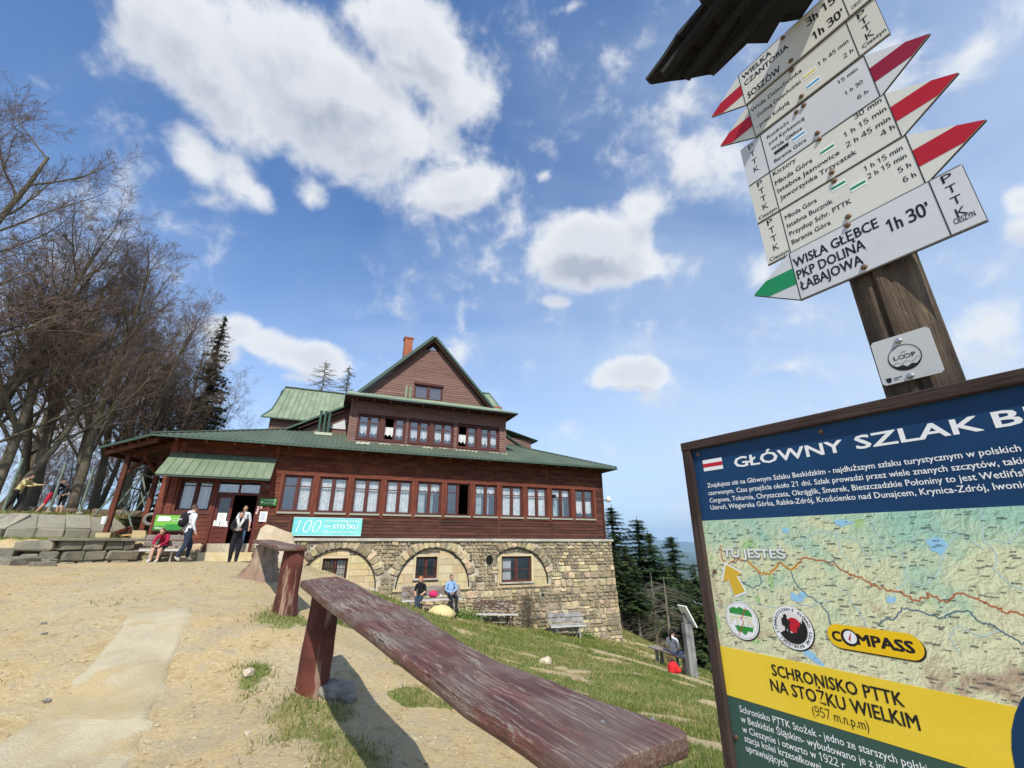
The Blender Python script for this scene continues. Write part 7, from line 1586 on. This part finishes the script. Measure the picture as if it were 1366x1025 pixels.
def person(label, x, y, z, rz, pose, col, height=1.72, bulk=1.0, hair='short', hair_c=(0.05, 0.03, 0.02), skirt=False, tilt=(0, 0), group=None, head_turn=0.0):
    """one continuous skinned body, facing local +y; clothing by region, hair a child"""
    s = height / 1.73; J = {k: Vector(v) * s for k, v in pose.items()}; names = list(J); me = bpy.data.meshes.new('p')
    me.from_pydata([J[n] for n in names], [(names.index(a), names.index(b)) for a, b, _ in BONES], [])
    o = bpy.data.objects.new('p', me); COL.objects.link(o); sk = o.modifiers.new('s', 'SKIN'); sk.branch_smoothing = .6; o.modifiers.new('d', 'SUBSURF').levels = 2
    for i, n in enumerate(names):
        r = RAD[n] * s * (bulk if n not in ('head', 'crown', 'neck', 'wrl', 'wrr', 'tol', 'tor') else 1); v = me.skin_vertices[0].data[i]; v.radius = (r * (1.15 if n in ('chest', 'waist', 'pelvis') else 1), r * (.80 if n in ('chest', 'waist', 'pelvis') else 1)); v.use_root = n == 'pelvis'
    dg = bpy.context.evaluated_depsgraph_get(); bm_ = bpy.data.meshes.new_from_object(o.evaluated_get(dg)); bpy.data.objects.remove(o)
    V = [v.co.copy() for v in bm_.vertices]; F = [tuple(p.vertices) for p in bm_.polygons]; bpy.data.meshes.remove(bm_)
    keys = ['skin', 'top', 'legs', 'shoe']; mats = [skin_m, cloth(*col['top']), cloth(*col['legs']), cloth(*col['shoe'])]
    region = {'top': 1, 'skin': 0, 'legs': 2, 'shoe': 3, 'sleeve': 1, 'fore': col.get('fore', 1), 'shin': col.get('shin', 2)}
    if 'sleeve' in col: region['sleeve'] = col['sleeve']
    fr = {'elbow': 0}
    def reg(c):
        best = 1e9; rg = 1
        for a, b, k in BONES:
            A, B = J[a], J[b]; d = B - A; t = max(0, min(1, (c - A).dot(d) / max(d.dot(d), 1e-9))); q = (c - A - d * t).length / (RAD[a] * (1 - t) + RAD[b] * t)
            if q < best: best = q; rg = region[k]; last = (a, b, t)
        return rg
    mb = MB()
    for v in V: mb.v.append(tuple(v))
    for f in F:
        c = sum((V[i] for i in f), Vector()) / len(f); mb.f.append(list(f)); mb.mi.append(reg(c))
    # head: skull, jaw, nose, ears
    hc = J['head'] + Vector((0, .005, .015)) * s; Rh = Matrix.Rotation(head_turn, 3, 'Z'); mb.cur = 0
    mb.ell(hc + Vector((0, 0, .01)) * s, (.074 * s, .092 * s, .108 * s), 14, 9, Rh); mb.ell(hc + Rh @ Vector((0, .03, -.055)) * s, (.050 * s, .055 * s, .055 * s), 10, 6, Rh)
    mb.ell(hc + Rh @ Vector((0, .098, -.008)) * s, (.012 * s, .020 * s, .022 * s), 6, 4, Rh)
    for sd in (-1, 1): mb.ell(hc + Rh @ Vector((sd * .076, -.002, 0)) * s, (.010 * s, .018 * s, .028 * s), 6, 4, Rh)
    # hands: palm, four bent fingers and a thumb
    for w, e in (('wrl', 'ell'), ('wrr', 'elr')):
        d = (J[w] - J[e]).normalized(); sd = d.cross(Vector((0, 1, .2))).normalized() if abs(d.y) < .9 else Vector((1, 0, 0)); n_ = sd.cross(d); P = J[w]
        mb.tube([P - d * .02 * s, P + d * .03 * s, P + d * .085 * s], [.024 * s, .036 * s, .034 * s], 8, flat=.55)
        for i, (o_, l) in enumerate([(-.026, .062), (-.009, .074), (.009, .070), (.026, .055)]):
            q = P + d * .082 * s + sd * o_ * s; mb.tube([q, q + (d * .5 + n_ * .12) * l * s, q + (d * .85 + n_ * .42) * l * s], [.0095 * s, .0085 * s, .006 * s], 5)
        q = P + d * .03 * s - sd * .030 * s; mb.tube([q, q + (d * .02 - sd * .022 + n_ * .01) * s, q + (d * .05 - sd * .026 + n_ * .02) * s], [.012 * s, .010 * s, .007 * s], 5)
    B_ = mb.build('person', mats, None, True, loc=(x, y, z), rot=(tilt[0], tilt[1], rz)); tag(B_, label, 'person', group)
    e = MB()
    for sd in (-1, 1): e.ell(hc + Rh @ Vector((sd * .028, .087, .012)) * s, (.010 * s, .008 * s, .006 * s), 6, 4)
    e.ell(hc + Rh @ Vector((0, .085, -.048)) * s, (.020 * s, .006 * s, .005 * s), 6, 4); e.build('face', flat('face_dark', (.12, .04, .03)), B_, True)
    hm_ = M_('hair_%d_%d' % (int(hair_c[0] * 100), int(hair_c[1] * 100)), hair_c, .6, .3, (30, 30, 8), 4, bump=.4, bscale=(90, 90, 20))
    if hair != 'none':
        h_ = MB(); m = 10; n = 16; cap = []; c0 = hc + Vector((0, -.010, .018)) * s
        low = {'short': -.25, 'bob': -.55, 'bun': -.3, 'pony': -.25}[hair]
        hh2 = MB(); vs = []; R = random.Random(int(x * 10))
        for i in range(m + 1):
            ph = i / m * (math.pi * .60)
            for k in range(n):
                t = 2 * math.pi * k / n; front = math.sin(t); lim = ph * (1.0 if front < .2 else (1 - .42 * (front - .2) / .8)); rr = 1 + R.uniform(-.02, .03)
                vs.append(c0 + Rh @ Vector((math.sin(lim) * math.cos(t) * .083 * rr, math.sin(lim) * math.sin(t) * .101 * rr, math.cos(lim) * .108 * rr)) * s)
        hh2.add(vs, [(i * n + k, (i + 1) * n + k, (i + 1) * n + (k + 1) % n, i * n + (k + 1) % n) for i in range(m) for k in range(n)])
        if hair == 'bun': hh2.ell(c0 + Vector((0, -.06, .11)) * s, (.035 * s, .035 * s, .03 * s), 8, 6)
        if hair == 'pony': hh2.tube([c0 + Rh @ Vector((0, -.09, .03)) * s, c0 + Rh @ Vector((0, -.13, -.04)) * s, c0 + Rh @ Vector((0, -.13, -.20)) * s, c0 + Rh @ Vector((0, -.10, -.30)) * s], [.035 * s, .045 * s, .035 * s, .01 * s], 8)
        if hair == 'bob': hh2.ell(c0 + Rh @ Vector((0, -.04, -.06)) * s, (.085 * s, .060 * s, .09 * s), 10, 6, Rh)
        hh2.build('hair', hm_, B_, True)
    return B_, J, s
def ground_at(px, py, y):
    p = at(px, py, y); return p.x, p.y, H(p.x, p.y)
# man in white hoodie with rucksack, walking to the right, seen from behind
walk = dict(STAND, knl=(-.10, .22, .52), anl=(-.12, .22, .12), tol=(-.12, .38, .06), knr=(.10, -.04, .50), anr=(.12, -.26, .13), tor=(.13, -.14, .04), ell=(-.26, -.10, 1.14), wrl=(-.25, .02, .90), elr=(.25, -.06, 1.13), wrr=(.27, .06, .88))
x, y, z = ground_at(241, 751, 15.9); z += .02
P1, J, s = person('person in a white hoodie and dark jeans walking past the entrance, seen from behind', x, y, z, math.radians(-24), walk, dict(top=('white_hoodie', (.66, .67, .70)), legs=('dark_jeans', (.022, .035, .060)), shoe=('white_trainers', (.68, .68, .66))), 1.86, 1.28, 'short', (.07, .045, .03))
MB().ell(J['collar'] + Vector((0, -.07, .035)) * s, (.12 * s, .075 * s, .07 * s), 12, 8).build('hood', cloth('white_hoodie', (.66, .67, .70)), P1, True)
mb = MB(); M2 = Matrix.Identity(3); c = J['chest'] + Vector((-.02, -.22, -.05)) * s; mb.ell(c, (.165 * s, .105 * s, .235 * s), 14, 10); mb.ell(c + Vector((0, -.07, -.09)) * s, (.12 * s, .06 * s, .11 * s), 12, 8)
bp = mb.build('backpack', cloth('black_nylon', (.012, .012, .014)), None, True, loc=(x, y, z), rot=(0, 0, math.radians(-24))); tag(bp, 'black rucksack with a white patch on the back of the person in the white hoodie', 'backpack')
st_ = MB()
for sd in (-1, 1): st_.tube([c + Vector((sd * .09, .05, .20)) * s, J['collar'] + Vector((sd * .10, -.01, .045)) * s, J['chest'] + Vector((sd * .12, .125, -.02)) * s, c + Vector((sd * .13, .10, -.14)) * s], [.016] * 4, 6)
st_.build('strap', cloth('black_nylon', (.012, .012, .014)), bp); lt = MB(); put_text(lt, 'NAF', c.x - .10, c.z - .01, .055, .2, y=c.y - .112, weight=.03); lt.build('patch_lettering', white_paint, bp)
# woman in black with a white scarf
x, y, z = ground_at(310, 750, 15.8); hold = dict(STAND, ell=(-.24, .02, 1.14), wrl=(-.08, .20, 1.12), elr=(.24, .02, 1.14), wrr=(.10, .20, 1.10), anl=(-.09, .06, .09), tol=(-.10, .22, .04))
P2, J, s = person('person in black with a white scarf, holding something, in front of the door', x, y, z, math.radians(208), hold, dict(top=('black_jacket', (.014, .013, .016)), legs=('black_wide_trousers', (.012, .012, .014)), shoe=('black_shoes', (.02, .02, .02))), 1.68, 1.38, 'bun', (.020, .013, .012))
sc_ = MB(); 
for sd in (-1, 1): sc_.tube([J['collar'] + Vector((sd * .07, -.03, .07)) * s, J['collar'] + Vector((sd * .08, .09, -.02)) * s, J['chest'] + Vector((sd * .035, .145, -.02)) * s, J['waist'] + Vector((sd * .01, .15, .06)) * s], [.035, .045, .04, .02], 8)
sc_.build('scarf', cloth('white_scarf', (.62, .60, .56)), P2, True)
ph = MB(); ph.box((-.05, -.01, -.08), (.05, .01, .08)); o = ph.build('leaflet', cloth('folded_leaflet', (.25, .20, .20)), None, False, loc=P2.matrix_basis @ (J['wrl'] * .5 + J['wrr'] * .5 + Vector((0, .09, .02))), rot=(.5, 0, math.radians(208))); tag(o, 'small dark leaflet in the hands of the person with the white scarf', 'leaflet')
# man in the doorway
x, y, z = ground_at(322, 742, 16.9); z = -.50
pp = BW(-2.78, -.20); P3, J, s = person('person in a white shirt and blue jeans stepping out of the doorway', pp.x, pp.y, -.31, math.radians(212), dict(STAND, knl=(-.10, .08, .5)), dict(top=('white_shirt', (.66, .66, .66)), legs=('blue_jeans', (.06, .10, .17)), shoe=('grey_shoes', (.1, .1, .1)), fore=0), 1.70, 1.0, 'short', (.03, .02, .015))
st_ = MB(); st_.tube([J['collar'] + Vector((.12, -.02, .02)), J['chest'] + Vector((.10, .13, 0)), J['waist'] + Vector((.16, .05, .0))], [.02] * 3, 6); st_.build('bag_strap', cloth('black_nylon', (.012, .012, .014)), P3)
# seated person behind the man, crimson jacket
p = BW(-4.98, -.62); hz_ = H(p.x, p.y)
P4, J, s = person('person in a crimson jacket sitting bent forward on the bench by the entrance', p.x, p.y, hz_ - .02, BROT + math.radians(170), dict(SIT, chest=(0, .12, .82), collar=(0, .22, .92), neck=(0, .28, .97), head=(0, .34, 1.03), crown=(0, .36, 1.10), shl=(-.17, .18, .90), shr=(.17, .18, .90), ell=(-.2, .34, .68), elr=(.2, .34, .68), wrl=(-.08, .46, .58), wrr=(.08, .46, .58)), dict(top=('crimson_jacket', (.36, .012, .05)), legs=('black_trousers', (.015, .015, .018)), shoe=('white_trainers', (.68, .68, .66)), shin=0), 1.66, 1.0, 'bob', (.12, .06, .03))
# two on the bench below the arch
p = BW(4.02, -1.02); zz = b1.location.z - .035
P5, J, s = person('person in a black top with reddish hair on the left half of the bench', p.x, p.y, zz, BROT + math.radians(150), dict(SIT, knr=(.02, .40, .56), anr=(-.06, .62, .20), tor=(-.08, .74, .14), wrl=(-.15, .16, .66)), dict(top=('black_top', (.012, .012, .014)), legs=('faded_jeans', (.030, .055, .085)), shoe=('dark_boots', (.10, .10, .11)), fore=0), 1.74, 1.0, 'bob', (.40, .13, .05), head_turn=-.5)
p = BW(5.28, -1.02)
P6, J, s = person('person in a light blue shirt on the right half of the bench', p.x, p.y, zz, BROT + math.radians(185), dict(SIT, wrl=(-.06, .16, .66), wrr=(.06, .16, .64), anl=(-.05, .50, .09), tol=(-.06, .64, .04)), dict(top=('light_blue_shirt', (.26, .42, .66)), legs=('black_trousers', (.015, .015, .018)), shoe=('black_shoes', (.02, .02, .02))), 1.78, 1.04, 'short', (.14, .09, .06))
p = BW(4.55, -1.05); mb = MB(); mb.ell((0, 0, .12), (.19, .12, .13), 14, 9); mb.ell((.05, -.07, .09), (.11, .06, .08), 10, 6); o = mb.build('rucksack', cloth('pink_bag_cloth', (.55, .03, .12)), None, True, loc=(p.x, p.y, zz + .50), rot=(0, 0, BROT)); tag(o, 'pink bag on the bench between the two seated people', 'bag')
MB().tube([(-.08, 0, .22), (0, 0, .29), (.08, 0, .22)], [.012] * 3, 6).build('handle', cloth('pink_bag_cloth', (.55, .03, .12)), o)
p = BW(4.86, -1.1); o = MB().tube([(0, 0, 0), (0, 0, .09)], [.03, .042], 12).build('paper_cup', white_paint, None, True, loc=(p.x, p.y, zz + .50)); tag(o, 'white cup on the bench right of the pink bag', 'cup')
# hiker on the lone bench
pm = LB.matrix_basis @ Vector((wlen * .06, -.02, 0)); P7, J, s = person('person with a dark ponytail in a white shirt on the lone slope bench', pm.x, pm.y, pm.z - .02, LB.rotation_euler.z + math.radians(25), SIT, dict(top=('white_tee', (.62, .62, .64)), legs=('blue_jeans_dark', (.03, .06, .14)), shoe=('grey_shoes', (.1, .1, .1)), fore=0), 1.66, .95, 'pony', (.012, .010, .010))
x, y, z = ground_at(899, 901, 15.9); mb = MB(); mb.ell((0, 0, .15), (.19, .14, .18), 14, 9); mb.ell((.10, -.09, .09), (.12, .09, .09), 10, 7); mb.ell((-.12, -.05, .08), (.10, .10, .08), 10, 7); o = mb.build('rucksack', cloth('red_rucksack', (.56, .02, .025)), None, True, loc=(x, y, z), rot=(0, 0, .4)); tag(o, 'bright red rucksack on the ground in front of the lone bench', 'backpack')
mb = MB(); mb.tube([(-.08, 0, .30), (0, .02, .37), (.08, 0, .31)], [.015] * 3, 6); mb.build('strap', cloth('black_nylon', (.012, .012, .014)), o)
# three on the terrace
x, y, z = ground_at(14, 682, 18.6); reach = dict(STAND, waist=(0, .02, 1.08), chest=(0, .10, 1.28), collar=(0, .17, 1.40), neck=(0, .22, 1.46), head=(0, .27, 1.53), crown=(0, .29, 1.60), shl=(-.17, .16, 1.37), shr=(.17, .16, 1.37), ell=(-.20, .40, 1.22), wrl=(-.18, .64, 1.22), elr=(.2, .30, 1.14), wrr=(.16, .52, 1.14), knl=(-.10, .12, .5), anr=(.10, -.2, .09), tor=(.1, -.05, .04), knr=(.1, .0, .5))
person('person in a pale yellow top leaning with outstretched arms at the left edge', x, y, z, math.radians(-75), reach, dict(top=('pale_yellow_top', (.60, .50, .24)), legs=('black_trousers', (.015, .015, .018)), shoe=('black_shoes', (.02, .02, .02))), 1.70, 1.05, 'short', (.02, .014, .012))
x, y, z = ground_at(62, 679, 18.9); person('person in a dark top and red shorts bending forward on the terrace', x, y, z, math.radians(-70), dict(reach, knl=(-.1, .10, .5), wrl=(-.1, .30, .85), wrr=(.1, .30, .85), anr=(.10, -.30, .09), tor=(.1, -.15, .04), knr=(.1, -.08, .48)), dict(top=('navy_top', (.015, .02, .04)), legs=('red_shorts', (.50, .02, .05)), shoe=('black_shoes', (.02, .02, .02)), shin=0), 1.55, 1.0, 'short', (.02, .014, .012))
x, y, z = ground_at(80, 678, 19.2); person('child in a black outfit with white sleeves facing us on the terrace', x, y, z, math.radians(190), dict(STAND, wrl=(-.1, .16, 1.05), wrr=(.3, .1, 1.3), elr=(.32, .02, 1.2)), dict(top=('black_white_top', (.03, .03, .035)), legs=('black_shorts', (.015, .015, .018)), shoe=('black_shoes', (.02, .02, .02)), shin=0, fore=0), 1.35, 1.0, 'bob', (.05, .025, .015))

# ---------------------------------------------------------------- small growth
def shrub(px, py, y, h, seed, label, mat=deadtwig_m, spread=.5):
    x, yy, z = ground_at(px, py, y); R = np.random.RandomState(seed); S = []
    for i in range(16):
        d = np.array([R.normal(0, spread), R.normal(0, spread), 1.0]); p = np.array([R.normal(0, .05), R.normal(0, .05), -.05]); l = h * R.uniform(.6, 1); pts = [p]
        for k in range(5): d = d + R.normal(0, .18, 3); d[2] = abs(d[2]) + .2; d /= np.linalg.norm(d); p = p + d * l / 5; pts.append(p)
        S.append((np.array(pts), np.linspace(.012, .004, 6)))
        for k in range(1, 6):
            for _ in range(3): e = pts[k] + R.normal(0, .16, 3) * h + np.array([0, 0, .10]); S.append((np.array([pts[k], (pts[k] + e) / 2 + R.normal(0, .02, 3), e]), np.array([.006, .004, .003])))
    v = []
    a, b = tubes_np([q for q in S if len(q[0]) == 6], 3); c, d = tubes_np([q for q in S if len(q[0]) == 3], 3)
    o = mesh_obj('bare_shrub', np_mesh('bare_shrub', np.r_[a, c], np.r_[b, d + len(a)], mat), None, (x, yy, z)); tag(o, label, 'shrub'); return o
p = BW(9.0, -.55)
def shrub_w(p, h, seed, label, mat, spread):
    o = shrub(700, 830, 20, h, seed, label, mat, spread); o.location = (p.x, p.y, H(p.x, p.y)); return o
shrub_w(BW(9.05, -.5), 2.1, 5, 'leafless shrub against the stone wall between the two empty benches', bark_m, .30)
shrub(893, 862, 19.0, .9, 6, 'small dry shrub on the slope behind the lone bench', M_('dry_stalks', (.30, .22, .12), .9), .45)
leaf_m = M_('fresh_leaves', (0.085, 0.16, 0.03), .7, .3, (6, 6, 6), 3, (0.13, 0.20, 0.04), 4, 0)
def leafy(p, r, n, seed, label):
    R = np.random.RandomState(seed); T = []
    for i in range(n):
        c = R.normal(0, .42, 3) * [r, r * .7, r * .55]; c[2] = abs(c[2]); a = R.normal(0, 1, 3); a /= np.linalg.norm(a); b = np.cross(a, R.normal(0, 1, 3)); b /= np.linalg.norm(b) + 1e-9; s = R.uniform(.03, .06); T += [c - a * s * .5, c + b * s * 1.3, c + a * s * .5, c - b * s * 1.0]
    o = mesh_obj('leafy_plant', np_mesh('leafy_plant', np.array(T), np.arange(len(T)).reshape(-1, 4), leaf_m), None, (p.x, p.y, H(p.x, p.y))); tag(o, label, 'plant')
leafy(BW(5.95, -1.0), .85, 900, 3, 'fresh green plant at the right end of the bench with two people')
leafy(BW(11.9, -.6), .55, 400, 4, 'fresh green weeds right of the bench nearest the lodge corner')
# pale bush of dry grass left of the first arch
def hit(px, py, y0=1.2, y1=40):
    r = np.array(ray(px, py)); t = np.linspace(y0, y1, 900); P = np.outer(t, r / r[1]); k = int(np.argmax(P[:, 2] < Hn(P[:, 0], P[:, 1], False))); return P[k, 0], P[k, 1]

def build_grass():
    R = np.random.RandomState(3); pts = []
    # candidate positions: dense near, thinner far
    for (n, r0, r1, a0, a1) in [(420000, 1.6, 9, -75, 50), (420000, 9, 30, -60, 45)]:
        r = np.sqrt(R.uniform(r0 ** 1.3, r1 ** 1.3, n) ** (2 / 1.3)); a = np.radians(R.uniform(a0, a1, n)); pts.append(np.c_[r * np.sin(a), r * np.cos(a)])
    P = np.concatenate(pts); g = grassiness(P[:, 0], P[:, 1]); cl = fbm(P[:, 0] * 2.2, P[:, 1] * 2.2, 3)
    ub = (P - np.array([BO.x, BO.y])) @ np.array([[BU.x, BV.x], [BU.y, BV.y]])
    keep = (R.rand(len(P)) < np.clip(g ** 1.3 * 1.15 - .12 + cl * 1.5, 0, 1) * .55 * sstep(.02, .3, g)) & ~((ub[:, 1] > -.05) & (ub[:, 0] > -5.7) & (ub[:, 0] < 14.5)); P = P[keep]; n = len(P)
    r = np.hypot(P[:, 0], P[:, 1]); z = Hn(P[:, 0], P[:, 1]); h = R.uniform(.014, .048, n) * (1 + r / 16) * (1 + .9 * (R.rand(n) < .05)); w = R.uniform(.0016, .0032, n) * (1 + r / 4.0)
    a = R.uniform(0, 6.283, n); dx, dy = np.cos(a), np.sin(a); lean = R.normal(0, .55, (n, 2)) * h[:, None]
    A = np.c_[P[:, 0] - dx * w, P[:, 1] - dy * w, z - .01]; B = np.c_[P[:, 0] + dx * w, P[:, 1] + dy * w, z - .01]; C = np.c_[P[:, 0] + lean[:, 0], P[:, 1] + lean[:, 1], z + h]
    V = np.stack([A, B, C], 1).reshape(-1, 3); me = np_mesh('grass', V, np.arange(len(V)).reshape(-1, 3), None)
    c1 = np.array([.110, .175, .032]); c2 = np.array([.200, .235, .062]); c3 = np.array([.40, .33, .15]); k = R.rand(n, 1) * .8 + .2 * (fbm(P[:, 0], P[:, 1], 3)[:, None] + .5); dry = (R.rand(n, 1) < .30 + .9 * fbm(P[:, 0] / 1.5 + 30, P[:, 1] / 1.5, 3)[:, None] + .3 * (r[:, None] > 23))
    col = np.where(dry, c3, c1 * (1 - k) + c2 * k); col = np.c_[np.repeat(col, 3, 0), np.ones(3 * n)]
    at_ = me.color_attributes.new('blade', 'FLOAT_COLOR', 'POINT'); at_.data.foreach_set('color', col.astype(np.float32).ravel())
    m = bpy.data.materials.new('grass_blades'); m.use_nodes = True; T = NT(m.node_tree); c = T.n('ShaderNodeAttribute', attribute_name='blade').outputs['Color']
    d = T.n('ShaderNodeBsdfDiffuse', {'Color': c}); t = T.n('ShaderNodeBsdfTranslucent', {'Color': c}); T.t.links.new(T.n('ShaderNodeMixShader', {0: .35, 1: d.outputs[0], 2: t.outputs[0]}).outputs[0], T.n('ShaderNodeOutputMaterial').inputs[0])
    me.materials.clear(); me.materials.append(m); tag(mesh_obj('grass', me), 'short green and straw-coloured grass on the slope', kind='stuff'); print('grass', n)
build_grass()
def build_gravel():
    R = np.random.RandomState(8); base = [pebble_mesh(40 + i, .28, 1) for i in range(1)]; bv = []
    import bmesh
    for i in range(5):
        me = pebble_mesh(60 + i, .28, 1); a = np.empty(len(me.vertices) * 3, np.float32); me.vertices.foreach_get('co', a); bv.append(a.reshape(-1, 3)); f = np.array([p.vertices[:] for p in me.polygons])
    n = 16000; r = np.exp(R.uniform(math.log(1.6), math.log(17), n)); a = np.radians(R.uniform(-72, 25, n)); x, y = r * np.sin(a), r * np.cos(a); g = grassiness(x, y); k = R.rand(n) < (1 - g * .9); x, y, r = x[k], y[k], r[k]; n = len(x); z = Hn(x, y); s = np.exp(R.normal(-4.75, .50, n)) * (1 + r / 9); s = np.minimum(s, .042)
    V = []; F = []; 
    for i in range(n):
        c, sn = math.cos(i * 1.7), math.sin(i * 1.7); b = bv[i % 5] * s[i] * np.array([1.4, 1, .8]); V.append(np.c_[b[:, 0] * c - b[:, 1] * sn + x[i], b[:, 0] * sn + b[:, 1] * c + y[i], b[:, 2] + z[i] + s[i] * .08]); F.append(f + i * len(b))
    m = M_('pale_gravel', (0.44, 0.36, 0.24), .95, .25, (9, 9, 9), 3, (0.30, 0.22, 0.13), 3.0, 0); tag(mesh_obj('gravel', np_mesh('gravel', np.concatenate(V), np.concatenate(F), m)), 'loose gravel and small stones on the sandy ground', kind='stuff')
build_gravel()
